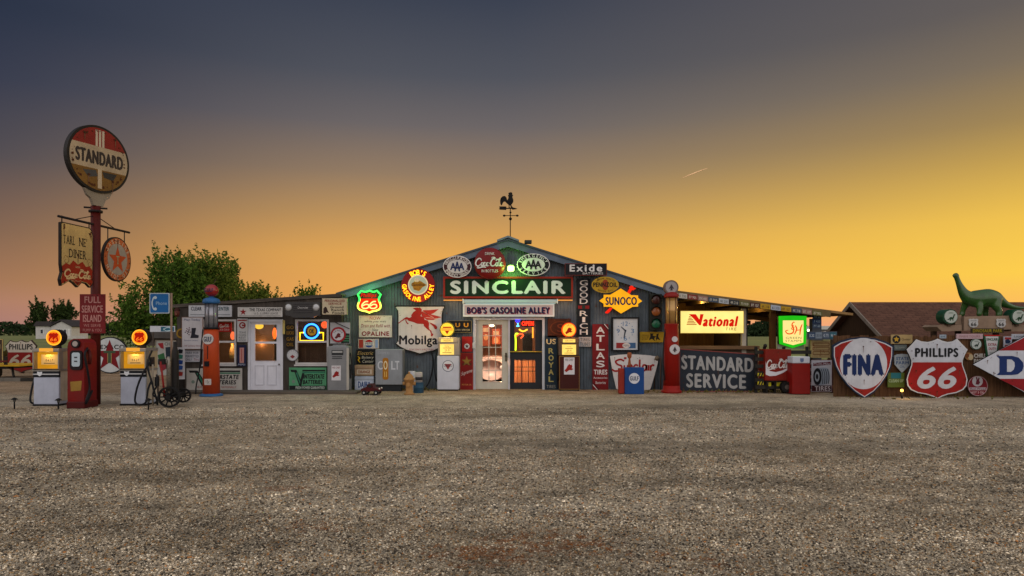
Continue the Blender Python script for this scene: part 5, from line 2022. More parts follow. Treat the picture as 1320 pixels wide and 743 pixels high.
def hat(q, gx, gy_, gr):
    fire_hat(q, gx, gy_ + gr * .1, gr * .55, -.003, E('#c8281a', .6), 'globe/globe_emblem')
    q.arctext('SKY', gx, gy_, gr * .66, gr * .66, -22, 22, gr * .25, -.002, P('#a02818'), 'globe/globe_emblem')


q = door_pump('gas_pump', 'white gas pump with glowing yellow globe left of the shop doors', 563.5, 591.5, 564.5, 592.5, 435.5, 458.8, 504, 576.3, 425, 9.6, P('#b4b8c2', .25, .35), P('#8d857c', .4, .4, .3), P('#4a4a1c'), E('#ffc83a', 1.4), tri, (20, (1, .68, .2)))
q.flat(EL(577.5, 472, 7.4), .003, P('#5a606a'), 'body/badge')
q.flat(EL(577.5, 472, 6.6), .006, P('#c0c2c8', .2), 'body/badge')
q.flat([(573, 469.4), (582, 469.4), (577.5, 477)], .009, P('#8a3a3a'), 'body/badge')
q.text('CONOCO', 572, 470, 583, 473, .012, P('#3a2a3a'), 'body/badge')
q.done()
q = door_pump('gas_pump', 'dark maroon gas pump with glowing orange globe right of the shop doors', 720.5, 747.5, 720, 746.5, 436, 458.8, 504, 733.5, 425.5, 9.4, P('#3a1512', .35, .35), P('#55463a', .4, .4, .3), E('#ff4a12', 1.1), E('#ffb43c', 1.4), hat, (20, (1, .45, .12)))
q.frame(721.6, 460, 746.4, 501.6, .6, .0, .008, P('#8a6a3a', .2, .4, .6), 'body/trim')
q.flat(R(727, 461, 740.6, 483), .004, P('#c0c2c8', .2), 'body/notice')
q.text('FIRE CHIEF', 728.6, 462.6, 739, 465.6, .007, P('#2a2a3a'), 'body/notice')
fire_hat(q, 733.6, 474.5, 6.0, .007, P('#8a2018'), 'body/notice')
q.done()

# tall visible-glass pumps
q = T('visible_pump', 'tall slim red pump with glass cylinder and grey disc globe right of the shop', 'gas pump', 865.5, 506.5)
RP = P('#84160f', .35, .4)
q.lathe(865.5, [(13, 506.5), (13, 503.5), (11, 502.6), (10.4, 497)], 0, RP, 'base', 28)
q.lathe(865.5, [(10.3, 498), (9.3, 440), (8.7, 419.5), (9.2, 418.5), (9.2, 417.6)], 0, RP, 'body', 28)
q.lathe(865.5, [(7.2, 418), (7.2, 383.4)], 0, P('#a8824a', .2, .15, .3), 'glass_cylinder', 24)
for a in range(0, 360, 60):
    x, d = 865.5 + 7.7 * cos(radians(a)), .164 * sin(radians(a))
    q.tube([(x, 418, d), (x, 383.6, d)], .008, P('#6a4a3a', .2, .4, .6), 'glass_cylinder/guard_rod')
q.lathe(865.5, [(9, 384), (9.6, 382.6), (9.2, 380), (6.8, 377.6), (4, 376.6), (3, 374)], 0, P('#7a1a14', .3, .4), 'cap', 24)
q.drum(864.6, 370.8, 9.2, -.09, .09, P('#6a5a56', .2), 'globe', n=32)
q.flat(EL(864.6, 370.8, 7.4), .093, P('#8a8484', .2, .3), 'globe/globe_face')
q.flat([(861, 373), (864.6, 367), (868, 373), (865.6, 372.2), (866, 375), (863, 375), (863.6, 372.2)], .096, P('#3a3438'), 'globe/globe_face')
for y, r_ in ((437.4, 3.6), (450.4, 6.4)):
    q.drum(867.4, y, r_, .16, .235, P('#b9b5b5', .2), 'body/dial#%d' % y, n=26)
q.flat([(864.6, 452.4), (867.4, 446.6), (870.2, 452.4), (868.2, 451.8), (868.2, 454), (866.4, 454), (866.4, 451.8)], .238, P('#3a2a30'), 'body/dial#450')
q.tube(SPL([(857.5, 425, .05), (854.6, 440, .1), (853.6, 465, .14), (855, 485, .12), (855.2, 490, .1)], 5), .018, pB, 'hose')
q.done()
q = T('visible_pump', 'tall slim orange pump with blue cap and red ball globe before the annex', 'gas pump', 272.5, 510.5)
OP = P('#a8401c', .35, .4)
BC = P('#2a5a8a', .35, .4)
q.lathe(272.5, [(14.4, 510.5), (14, 508.6), (11, 507.2)], 0, BC, 'base', 26)
q.lathe(272.5, [(10.6, 507.4), (9.4, 450), (8.9, 424.4)], 0, OP, 'body', 26)
q.lathe(272.5, [(9.8, 424.6), (9.8, 422)], 0, pB, 'body/collar', 26)
q.lathe(272.5, [(7.4, 422), (7.4, 391.4)], 0, P('#8a8a90', .3, .15, .4), 'glass_cylinder', 24)
for a in range(0, 360, 45):
    x, d = 272.5 + 8.2 * cos(radians(a)), .172 * sin(radians(a))
    q.tube([(x, 422, d), (x, 391.6, d)], .008, P('#4a4a50', .2, .4, .6), 'glass_cylinder/guard_rod')
q.lathe(272.5, [(10.4, 391.6), (10.8, 389.4), (10, 386.4), (6.4, 384.4), (3, 383.6), (2.6, 382)], 0, BC, 'cap', 24)
q.ball(272.8, 374.8, 8.4, 0, P('#8a1a18', .25, .3), 'globe', 18, 1, 1, .95)
q.text('GULF', 266.8, 372.2, 278.8, 377, .19, P('#1c2a4a'), 'globe/lettering', bold=.03)
q.drum(272.3, 437.2, 6.7, .17, .215, P('#b9b5b2', .2), 'body/badge', n=28)
q.text('GULF', 267.2, 434, 277.4, 440.6, .218, P('#1c2a4a'), 'body/badge', bold=.03)
q.box(271, 446, 272.6, 481, .188, .20, P('#4a2018'), 'body/slot')
q.box(268.8, 465.5, 274, 472, .19, .26, pB, 'body/handle')
q.box(268, 488, 276.6, 495.6, .205, .215, P('#c0bab4', .2), 'body/tag')
q.text('15c', 270, 489.6, 274.6, 493.8, .218, P('#4a3a3a'), 'body/tag')
q.tube(SPL([(262.6, 425, .05), (261.4, 450, .1), (260, 475, .12), (255.4, 496, .1), (254, 508, .08)], 5), .018, pB, 'hose')
q.done()
q = T('pump_case', 'small blue pump case with white disc before the flared white sign', 'gas pump', 817, 508.5)
BL = P('#153f78', .4, .4)
q.box(805.6, 474, 830.4, 508.5, -.28, 0, BL, 'body', .012)
q.box(798.6, 475.5, 805.4, 508, -.3, -.05, P('#8a2a1c', .5, .5, 0, rust=.2), 'side_panel', .012)
q.flat(EL(817.6, 488, 6.9), .004, P('#c4c6cc', .2), 'body/badge')
q.text('GULF', 812, 485.2, 823.2, 490.8, .007, P('#1c2a4a'), 'body/badge', bold=.03)
q.lathe(812.6, [(2.3, 474.6), (2, 470), (1.2, 463), (2.8, 460.6), (3, 456.6), (2, 454.6)], -.15, P('#8a4a2a', .4, .4), 'crank', 14)
q.done()
q = T('gas_pump', 'grey metal pump with white red marked notice before the annex end', 'gas pump', 437, 506.4)
SG_ = P('#7c7e80', .4, .4, .45)
q.box(421.6, 446.5, 449.5, 505, -.4, 0, SG_, 'body', .03)
q.box(422.6, 505, 448.5, 506.4, -.38, -.02, pB, 'plinth')
q.box(428, 444.6, 446, 447, -.34, -.05, SG_, 'top_cap', .012)
q.box(427.5, 451.5, 442.5, 458, -.0, .004, P('#2a2c2e', .2), 'dial_window')
q.box(428.5, 452.6, 441.5, 455, .006, .008, P('#9a9a98', .2), 'dial_window')
for y in (459.6, 461.8):
    q.box(428, y, 441, y + 1, .0, .006, P('#2a2c2e', .2), 'vent')
q.flat(R(427.4, 471.5, 439.4, 490.6), .004, P('#c4c2c4', .2), 'notice')
q.text('FIRE CHIEF', 428.4, 472.8, 438.4, 475.4, .007, P('#6a1a1a'), 'notice')
fire_hat(q, 433.4, 482.6, 5, .007, P('#8a1a18'), 'notice')
q.box(446.8, 449, 449.8, 503, .002, .01, P('#a8a49a', .3, .4, .4), 'trim')
q.tube(SPL([(450.4, 455, -.1), (452.6, 470, -.05), (451.8, 488, .0), (450.2, 470, -.1)], 5), .016, pB, 'hose')
q.done()

# ================================================================== ISLAND ON THE LEFT


def island_pump(label, x0, x1, base, gx, gy_, side):
    q = T('gas_pump', label, 'gas pump', (x0 + x1) / 2, base)
    PW = P('#a3a9b8', .35, .4)
    STL = P('#8a867e', .35, .35, .5)
    top = base - 74
    q.box(x0 + .6, base - 37, x1 - .6, base - 2, -.52, 0, PW, 'body', .015)
    q.box(x0, base - 2, x1, base, -.54, .02, pB, 'plinth')
    q.box(x0 + .4, base - 44.6, x1 - .4, base - 37.2, -.52, .008, P('#14181f', .2, .35), 'band')
    q.box(x0 + .2, base - 41.6, x1 - .2, base - 40.2, .009, .016, P('#b9bcc0', .1, .3, .6), 'band/trim')
    q.flat([((x0 + 6) + u * 6.4, base - 44.4 + v * 6.4) for u, v in ((0, 0), (.5, .12), (1, 0), (1, .6), (.5, 1), (0, .6))], .02, P('#c4c8cc', .1), 'band/badge')
    q.box(x0, base - 70, x1, base - 45, -.52, -.14, P('#a08f70', .4), 'head')
    q.box(x0 - .6, top, x1 + .6, base - 69.6, -.54, .03, STL, 'head', .012)
    q.box(x0 - .4, base - 47.4, x1 + .4, base - 44.8, -.53, .02, STL, 'head')
    q.frame(x0 + 1.4, base - 69.5, x1 - 1.4, base - 47.6, 1.4, -.14, .02, STL, 'head/dial_frame')
    q.box(x0 + 1.6, base - 69.4, x1 - 1.6, base - 47.8, -.13, -.11, E('#ffac24', .62, .2), 'dial_face')
    q.light((x0 + x1) / 2, base - 67, -.03, 1.6, (1, .66, .2), .03)
    q.flat(R(x0 + 6.5, base - 66, x1 - 6, base - 53), -.106, P('#e8c27a', .2), 'dial_face')
    q.text('LIGHTS', (x0 + x1) / 2 - 3, base - 63.6, (x0 + x1) / 2 + 3, base - 62.4, -.102, P('#4a2a10'), 'dial_lettering')
    q.text('0 4 2 7', (x0 + x1) / 2 - 4.5, base - 60, (x0 + x1) / 2 + 4.5, base - 57, -.102, P('#2a1a10'), 'dial_lettering')
    q.flat(R(x0 + 10, base - 55.2, x1 - 10, base - 54.4), -.102, P('#4a2a10'), 'dial_lettering')
    q.box(x0 + 9, top - .5, x1 - 7, top + 4, .031, .034, E('#ffb040', .9), 'light_panel')
    # globe
    q.drum(gx, gy_, 10.6, -.30, -.12, P('#1c1512', .2), 'globe', n=32)
    q.drum(gx, gy_, 10.1, -.12, -.10, P('#1c1512'), 'globe/globe_rim', face=E('#ffa52a', 1.6), n=32)
    q.drum(gx, gy_, 8.2, -.10, -.092, E('#ff7a18', 1.3), 'globe/globe_face', n=32)
    sp = NORM(S66, gx - 6.4, gy_ - 6.4, gx + 6.4, gy_ + 6.8)
    q.flat(sp, -.089, E('#c81c0a', .8), 'globe/globe_emblem')
    q.text('66', gx - 4.4, gy_ - .2, gx + 4.4, gy_ + 4.6, -.086, E('#ff7a20', 1.1), 'globe/globe_emblem', bold=.03, shear=.2)
    q.text('PHILLIPS', gx - 5, gy_ - 4.2, gx + 5, gy_ - 2, -.086, P('#3a0a06'), 'globe/globe_emblem', bold=.02)
    q.lathe(gx, [(5.5, top), (5, gy_ + 9.6)], -.21, P('#2a2420'), 'globe/collar', 14)
    q.light(gx, gy_, .12, 3.0, (1, .5, .12), .1)
    q.light((x0 + x1) / 2, base - 72, -.02, 1.2, (1, .65, .2), .05)
    if side < 0:
        q.tube(SPL([(x0 - .4, base - 43, -.2), (x0 - 3.4, base - 30, -.1), (x0 - 5, base - 14, -.05), (x0 - 3.8, base - 5, -.02), (x0 - 1, base - 3.6, -.1), (x0 - 2.4, base - 12, -.2), (x0 - 1, base - 26, -.2)], 5), .022, pB, 'hose')
    else:
        q.box(x1 + .2, base - 62, x1 + 2.6, base - 50, -.3, -.15, P('#2a2622'), 'nozzle_boot')
        q.tube(SPL([(x1 + 2, base - 58, -.2), (x1 - 1, base - 44, .06), (x1 - 7, base - 26, .12), (x1 - 10, base - 8, .14), (x1 - 4, base - 2.4, .2), (x1 + 4, base - 5, .15), (x1 + 3, base - 22, .0), (x1 + 5, base - 36, -.15)], 6), .022, pB, 'hose')
    q.flat
    q.box(x1 - .5, base - 68, x1 - .3, base - 6, -.5, -.05, P('#b8ac98', .5), 'side_panel')
    return q


island_pump('white pump with glowing numbered orange globe, left of the old red pump', 42.6, 76.6, 523.5, 65.6, 435.6, -1).done()
island_pump('white pump with glowing orange globe, beside the iron wheeled cart', 154.6, 188.2, 523, 176.8, 435, 1).done()

q = T('gas_pump', 'old dark red pump with round topped dial between the two white pumps', 'gas pump', 97.5, 527)
RD = P('#6a1412', .45, .4)
q.box(86, 518, 109.6, 527, -.5, .02, P('#4a0f0e', .4, .5), 'plinth', .02)
q.prism([(87, 518.4), (87, 447), (88, 442), (91, 438.6), (95, 437), (100, 437), (104.5, 438.6), (107.6, 442), (108.6, 447), (108.6, 518.4)], -.46, 0, RD, 'body')
q.drum(98.6, 443.4, 5.4, .0, .05, P('#1c1416'), 'crown_badge', n=22)
q.drum(98.6, 443.4, 3.4, .05, .056, P('#9a8f88', .2), 'crown_badge', n=22)
q.prism(RR(91.6, 452, 107, 477, 4), .0, .04, P('#1a1214', .3), 'dial_surround')
q.prism(RR(94.2, 454.6, 104.6, 472.6, 2.5), .04, .05, P('#a5b4bc', .15, .2), 'dial_face')
for y in (460, 465):
    q.box(97.6, y, 101.4, y + 1.6, .05, .056, P('#2a2a30'), 'dial_face')
q.flat([(90.5, 492.4), (105.6, 491), (104.4, 503.6), (91.4, 504.6)], .003, P('#8a6a2c', .5), 'faded_decal')
q.tube(SPL([(109.4, 449, -.1), (111, 458, .05), (112.6, 476, .0), (112, 500, -.1), (113.6, 514, .05), (110.6, 520, -.02), (110, 505, -.25)], 5), .024, pB, 'hose')
q.tube([(109, 452, -.15), (112.8, 458, -.1), (112.2, 470, -.1)], .035, P('#4a1410', .3), 'nozzle')
q.done()

# standard pole with hanging signs
PX, PY = -9.88, 16.2
pole = T('sign_pole', 'tall dark red pole carrying the signs over the pump island', 'pole', 0, 0, loc=(PX, PY, 0), k=1)
PR = P('#4a140e', .4, .5)
pole.tube([(0, 0, 0), (0, 0, 4.70)], .105, PR, 'shaft', 18, px=False)
pole.tube([(0, 0, 4.55), (0, 0, 4.6)], .15, P('#1c1412'), 'flange', 16, px=False)
ad = Vector((.16, 2.46, 0)).normalized()
AZh = 4.26
a0, a1 = -ad * 1.22, ad * 1.28
IR = P('#1c1614', .3, .6)
pole.tube([(a0.x, a0.y, AZh), (a1.x, a1.y, AZh)], .028, IR, 'arm', 8, px=False)
for sgn in (-1, 1):
    e = ad * .75 * sgn
    pole.tube([(0, 0, AZh + .22), (e.x, e.y, AZh)], .010, IR, 'stay#%d' % sgn, 6, px=False)
pole.tube([(-.22, -.1, 4.66), (.22, .1, 4.66)], .022, IR, 'cross_bar', 8, px=False)
pole.done()


def pole_sign(name, label, off, zc, zdir, design, cat='sign', kk=.01):
    d = Vector((zdir[0], zdir[1], 0)).normalized()
    q = T(name, label, cat, 0, 0, loc=(PX + off[0], PY + off[1], zc), k=kk, rz=atan2(d.y, d.x))
    design(q)
    return q.done()


def std(q):
    q.prism(EL(0, 0, 85, n=56), -.06, .06, P('#15110f', .2), side=P('#15110f', .2))
    for sgn in (1,):
        c = EL(0, 0, 79, n=56)
        q.flat(CLIP(c, -32, False), .064, P('#74180f', .6))
        mid = CLIP(CLIP(c, -32, True), 26, False)
        q.flat(mid, .064, P('#9c8a70', .55))
        q.flat(CLIP(c, 26, True), .064, P('#6a4a1a', .7, .6, 0, rust=.2))
        for x in (-8, 1, 10):
            q.flat(R(x - 3, -74, x + 3, -32), .067, P('#a89a86', .3), 'emblem')
        q.flat(R(-5, 26, 6, 74), .067, P('#a8967c', .4), 'emblem')
        q.flat([(-45, 34), (-10, 29), (-5, 44), (-30, 50)], .066, P('#3a3a3a', .4), 'emblem')
        q.flat([(8, 30), (48, 30), (38, 48), (12, 44)], .066, P('#2a2826', .4), 'emblem')
        q.text('STANDARD', -64, -20, 66, 15, .068, P('#2a2220', .3), bold=.05)
    q.age(EL(0, 0, 76, n=40), .0715, 46, 4.5, [(-40, -58), (44, -60), (-30, 44), (36, 50)], 10)
    q.prism([(-38, 78), (38, 78), (30, 94), (20, 101), (13, 118), (-13, 118), (-20, 101), (-30, 94)], -.05, .03, P('#7a7062', .5), 'neck')


pole_sign('round_pole_sign', 'big round red and cream sign with black capitals atop the tall pole', (.06, -.02), 5.80, (.37, .93), std, kk=.0093)


def diner(q):
    L = [(-53, -66), (-48, -68), (40, -68), (48, -62), (51, -52), (51, 26), (50, 44), (52, 62), (42, 72), (30, 64), (14, 62), (0, 74), (-12, 66), (-26, 60), (-40, 68), (-52, 74), (-56, 60), (-50, 44), (-53, 26)]
    q.prism(L, -.03, .03, P('#1a1210', .2))
    q.flat(SCALE(L, .955, .965), .033, P('#b0935e', .45))
    q.flat([(-50, 30), (-38, 22), (-26, 25), (-15, 14), (0, 22), (15, 14), (27, 25), (38, 22), (49, 31), (48, 44), (49, 60), (42, 68), (30, 61), (14, 59), (0, 70), (-12, 63), (-26, 57), (-40, 65), (-51, 69), (-53, 60), (-48, 44)], .036, P('#8f2410', .4), 'emblem')
    tb = P('#2a2018')
    q.text('TARL', -46, -40, -10, -21, .036, tb, serif=True, bold=.01)
    q.text("NE'", 4, -40, 30, -21, .036, tb, serif=True, bold=.01)
    q.text('DINER', -28, -11, 27, 8, .036, tb, serif=True, bold=.01)
    q.strokes(COKE, -42, 34, 42, 56, 4.2, .039, P('#c9a878'))
    q.age(SCALE(L, .93), .043, 34, 3.0, [(-44, -62), (44, -58), (0, 0)], 11)
    q.text('Sign of Good Taste', -22, 58, 18, 62, .039, P('#c9a878'))
    q.text('DRINK', -8, 26, 8, 30, .039, P('#c9a878'))
    for sgn in (-1, 1):
        q.strokes([[(0, .5), (.3, 1), (.8, .8), (.8, .3), (.4, .1), (.2, .4), (.5, .6)]], sgn * 38 - 8, 6, sgn * 38 + 8, 22, 1.2, .036, P('#7a5a30'), 'emblem')
    for x in (-46, 42):
        q.tube([(x, -66, 0), (x, -82, 0)], .012, IR, 'hanger#%d' % x)


pole_sign('diner_sign', 'cream hanging diner sign with wavy red script panel, left of the pole', (-.035, -.66), 3.47, (.16, 2.46), diner)


def star_sign(q):
    q.prism(EL(0, 0, 54, 55), -.03, .03, P('#1c1412', .2))
    q.flat(EL(0, 0, 51, 52), .033, P('#a8552c', .4))
    q.flat(EL(0, 0, 38, 39), .036, P('#8f8478', .4))
    q.flat(STAR(0, 2, 35, .42), .039, P('#a8431c', .3), 'emblem')
    q.text('T', -6, -8, 6, 12, .042, P('#8f8f6a'), 'emblem', serif=True)
    q.arctext('GASOLINE', 0, 0, 44.5, 45, -62, 62, 10, .039, P('#c9a88a'), bold=.04)
    q.arctext('MOTOR OIL', 0, 0, 44.5, 45, -62, 62, 10, .039, P('#c9a88a'), bottom=True, bold=.04)
    q.age(EL(0, 0, 50, n=30), .043, 26, 3.0, [(0, -46), (0, 46)], 12)
    for x in (-32, 32):
        q.tube([(x, -42, 0), (x, -74, 0)], .012, IR, 'hanger#%d' % x)


pole_sign('star_sign', 'round orange hanging sign with star, right of the pole', (.048, .76), 3.52, (.16, 2.46), star_sign)
q = sign('island_sign', 'dark red square sign with faded pink capitals on the pole above the red pump', 'sign', 103.8, 379.5, 136.2, 430, PY - .16, P('#641418', .35), None, .03)
LT = P('#a0706a', .5)
q.text('FULL', 110, 382.5, 131, 391, .033, LT, bold=.03)
q.text('SERVICE', 106.4, 394, 133.8, 403.4, .033, LT, bold=.03)
q.text('ISLAND', 108, 406, 132, 415.4, .033, LT, bold=.03)
q.text('WE SERVE', 109, 418, 131, 421.6, .033, LT)
q.text('PUMP & YOU', 108, 424, 132, 427.6, .033, LT)
q.age(R(104.4, 380, 135.8, 429.6), .036, 26, .8, [(120, 381.4), (120, 428)], 9, P('#2a1210', .5))
q.done()

# telephone sign
q = T('telephone_sign', 'square blue telephone sign with white handset on a thin pole', 'sign', 221, 514)
q.tube([(221, 514), (221, 378)], .028, P('#8a7260', .5, .5, .3), 'pole')
q.prism(RR(193.4, 378, 219.2, 404.4, 1.5), -.0, .03, P('#a8b4bc', .2), 'panel')
q.flat(RR(194.6, 379.2, 218, 403.2, 1.2), .033, P('#1c5c96', .25), 'panel')
q.strokes([[(1, 1), (.55, .95), (.2, .7), (.12, .5), (.2, .3), (.55, .05), (1, 0)]], 197, 383, 201.4, 399.6, 1.7, .036, P('#b4c4cc'), 'emblem', taper=False)
for y in (384, 398.6):
    q.flat(EL(201.2, y, 1.9, 2, 16), .038, P('#b4c4cc'), 'emblem')
q.text('Phone', 202, 389, 216, 393.4, .036, P('#8fb0c8'))
q.done()
# wheeled cart
q = T('oil_cart', 'black iron wheeled cart with upright tank and red handle by the right pump', 'cart', 216, 526.5)
IRN = P('#121212', .3, .6)
for cx, d in ((219.6, .05), (207, -.5), (224, -.45)):
    r_ = 14.6 if d > 0 else 10
    cy = 526.3 - r_ + (0 if d > 0 else -4)
    key = 'wheel#%d' % cx
    q.ring(EL(cx, cy, r_, r_ * .88 + .6), EL(cx, cy, r_ * .86, r_ * .76), d - .03, d + .03, IRN, key)
    for a in range(0, 360, 36):
        q.tube([(cx, cy, d), (cx + r_ * .9 * cos(radians(a)), cy + r_ * .8 * sin(radians(a)), d)], .016, IRN, key + '/spoke', 6)
    q.drum(cx, cy, r_ * .22, d - .06, d + .06, IRN, key, n=14)
q.lathe(220, [(4.4, 512), (4.6, 505), (4.6, 458), (4, 453), (2.4, 447), (2.2, 441)], -.2, P('#1c1a18', .3, .5), 'tank', 16)
q.lathe(216, [(2.6, 505), (2.6, 464), (1.4, 460)], -.05, P('#7a746a', .4, .3, .5), 'gauge_tube', 12)
q.tube([(212.4, 512, .0), (211.4, 490, .05), (210, 466, .1)], .022, P('#7a1a18', .3), 'handle')
q.box(210, 508, 228, 512.5, -.4, .0, IRN, 'bed')
q.box(206.6, 463, 214, 470, -.0, .1, P('#1a1816'), 'gauge_box')
q.done()
q = T('hose_reel', 'tangle of black hose and nozzles hung beside the right white pump', 'hose', 200, 523)
q.tube(SPL([(196, 452, 0), (193, 470, .1), (199, 492, .12), (204, 512, .1), (203, 521, .0), (198, 519, -.1)], 6), .022, pB, '')
q.tube(SPL([(202, 483, 0), (205, 496, .1), (200, 508, .1), (205, 512, .1)], 6), .02, pB, '')
q.box(200.6, 486, 204, 498, -.06, .06, P('#1a1818'), 'nozzle', .01)
q.tube([(197, 523), (197, 470)], .02, P('#8a8070', .5), 'stand')
q.done()
q = sign('vending_board', 'painted white board with red and green figures behind the iron cart', 'sign', 201.5, 439, 227, 484, 19.0, P('#9a9a94', .4))
q.frame(202, 439.5, 226.5, 483.5, .7, .03, .045, P('#8a8070'))
for (a, c) in (([(204, 443), (211, 442), (212, 450), (208, 449)], '#8a1c24'), ([(204, 458), (212, 455), (214, 464), (206, 466)], '#2a5a34'), ([(214, 448), (222, 447), (223, 462), (215, 464)], '#1c2a34'), ([(205, 467), (213, 462), (217, 474), (208, 480)], '#7a2a34'), ([(214, 468), (224, 466), (224, 478), (216, 480)], '#3a3430')):
    q.flat(a, .034, P(c, .4), 'emblem')
q.text('OIL', 213, 441.6, 223, 445.6, .034, P('#2a2a2a'))
for x in (203, 224):
    q.box(x, 484, x + 1.6, 428 + CH * F / 19.0, .0, .03, P('#3a3028'), 'leg#%d' % x)
q.done()
q = sign('wall_sign', 'narrow white sign with stacked coloured marks at the annex corner', 'sign', 227.6, 448, 238.4, 490, YLS - .3, P('#b4b4b8', .3), ASG)
for y, c in ((451, '#1a1a22'), (458, '#2a6a5a'), (465, '#1c3a7a'), (472, '#2a4a8a'), (480, '#8a2a24')):
    q.flat([(229.4, y + 2), (232, y - 1), (236.6, y), (235.8, y + 4.6), (230.4, y + 5)], .034, P(c, .3), 'emblem')
q.box(231, 490, 233, 428 + CH * F / (YLS - .3), 0, .03, P('#3a3028'), 'post')
q.done()
q = T('trash_barrel', 'dark barrel standing at the corner of the annex behind the cart', 'barrel', 233, 510)
q.lathe(233, [(5, 510), (5.2, 509), (5.2, 490), (5.4, 489.4)], 0, P('#1e1c1a', .5), '', 18)
q.done()

# stake lights along the island
for x, y, lab in ((18.6, 527.5, 'black mushroom path light standing alone at far left'), (75.2, 528.5, 'black mushroom path light before the left white pump'), (191.4, 528.5, 'black mushroom path light before the right white pump')):
    q = T('path_light', lab, 'path light', x, y, None, 'path lights along the pump island')
    q.lathe(x, [(.9, y), (.9, y - 12)], 0, IRN, 'stake', 10)
    q.lathe(x, [(1.4, y - 9.4), (1.7, y - 12.2)], 0, P('#4a4a44', .2, .2), 'lens', 12)
    q.lathe(x, [(4.2, y - 12.2), (3.9, y - 12.8), (1.4, y - 14.6), (.3, y - 15)], 0, IRN, 'cap', 16)
    q.done()

# signs standing at the back of the lot on the left
Y66 = Yg(481.5)
q = T('shield_sign', 'weathered cream and red numbered shield at the far left edge of the lot', 'sign', 27.5, 481.5, Y66)
sp = NORM(S66, 7, 438.4, 48, 481)
q.prism(sp, -.03, .03, P('#3a2a24'))
s2 = SCALE(sp, .955)
q.flat(CLIP(s2, 454.4, False), .033, P('#b4ac9c', .5, .5, 0, rust=.15))
q.flat(CLIP(s2, 454.4, True), .033, P('#7d1512', .4))
q.text('PHILLIPS', 12.4, 443.6, 43, 451, .036, P('#1c1c1e'), bold=.04)
q.age(s2, .040, 24, .7, [(27.5, 441.5), (27.5, 476)], 13)
for x in (12.6, 27.4):
    q.text('6', x, 457, x + 13, 472.4, .036, P('#b4a894', .4), bold=.06, shear=.2)
q.box(26, 478, 29, 490, -.12, -.04, P('#3a2a20'), 'post')
q.done()
q = T('round_sign', 'big round white sign with red star behind the right white pump', 'sign', 142.5, 482, Yg(482))
q.prism(EL(142.5, 458, 23.6), -.03, .03, P('#17181a'))
q.flat(EL(142.5, 458, 22.2), .033, P('#b4b8b8', .4))
q.text('TEXACO', 123.6, 444.6, 161.4, 450.4, .036, P('#17181a'), bold=.05)
q.flat(STAR(142, 459, 21, .4), .040, P('#6e1018', .35), 'emblem')
q.box(134.4, 452.4, 149.6, 455.4, .043, .046, P('#3a4a34'), 'emblem')
q.box(140, 455.4, 144, 468, .043, .046, P('#3a4a34'), 'emblem')
for sg in (-1, 1):
    q.box(142 + sg * 2.3 - .25, 455.6, 142 + sg * 2.3 + .25, 468, .043, .048, P('#a89a5a'), 'emblem')
q.box(141, 478, 144, 482.4, -.1, -.04, P('#2a2622'), 'post')
q.done()
q = T('trailer', 'dark flatbed trailer with yellow edge at the far left', 'trailer', 5, 489, 24.8)
q.box(-46, 470.6, 25, 472.6, -1.6, 0, P('#b08a1c', .4), 'deck')
q.box(-46, 465, 8, 467, -.04, .04, P('#5a1c18', .4), 'rail')
q.box(-46, 473, 6, 476, -1.5, -.1, P('#1c1a18', .4), 'chassis')
for x in (4.4, -22):
    q.box(x, 460, x + 3, 472, -.1, -.02, P('#1c1a18', .4), 'stake#%d' % x)
q.tube([(8, 474, -.3), (12, 484, -.2), (14, 489, -.2)], .04, P('#1c1a18', .4), 'jack')
for x in (-14, -32):
    q.tube([(x, 480, -.25), (x + .01, 480, -.02)], .3, P('#131313', .3, .8), 'wheel#%d' % x, 20)
q.done()
q = sign('yard_board', 'brown board with thin pale frame cut by the left picture edge', 'sign', -22, 437.6, 4.4, 470, 27.2, P('#3a2a20', .5))
q.frame(-21.4, 438.2, 3.8, 469.4, .8, .03, .05, P('#a8925a', .3))
q.text('FARM', -18, 444, 1.6, 450, .034, P('#7a6a4a'))
for x in (-20, 1):
    q.box(x, 470, x + 2, 428 + CH * F / 27.2, -.0, .03, P('#2a2018'), 'post#%d' % x)
q.done()
for x0, x1, lab in ((-12, 5, 'grey concrete parking block cut by the left picture edge'), (26, 42, 'dark parking block left of the first white pump'), (4, 26, 'pale concrete parking block below the trailer jack')):
    q = T('parking_block', lab, 'parking block', (x0 + x1) / 2, 492, None, 'parking blocks on the left')
    m_ = P('#6a655c' if x0 != 26 else '#2c2924', .4, .9)
    q.prism([(x0, 492), (x1, 492), (x1 - .8, 487.6), (x0 + .8, 487.6)], -.2, 0, m_, '')
    q.done()

# ================================================================== SIGNS ON THE ANNEX
q = sign('wall_sign', 'long white sign with blue grey capitals partly behind the orange pump globe', 'sign', 243.8, 394, 299.2, 408.6, YLS - .04, P('#aeb0b4', .35), ASG)
q.text('CLEAR', 247, 395.6, 260.5, 400.6, .033, P('#2a3240'), bold=.03)
q.text('CENTER', 280, 395.6, 296, 400.6, .033, P('#2a4a50'), bold=.03)
q.flat(R(246, 405.6, 297, 406.3), .033, P('#5a5e66'))
q.done()
q = sign('wall_sign', 'upright white sign with dark blocky figure and dotted ball left of the orange pump', 'sign', 235, 409, 262, 450.4, YLS - .08, P('#b0adb0', .35), ASG)
q.frame(235.4, 409.4, 261.6, 450, .5, .03, .036, P('#7a5a4a'))
q.text('Play Today', 238, 411, 259, 414.6, .033, P('#3a4a6a'))
q.prism([(247.6, 423), (253.4, 423), (252, 431), (257, 432.6), (256.4, 436), (246, 436), (247.4, 431)], .03, .034, P('#20202a'), 'emblem')
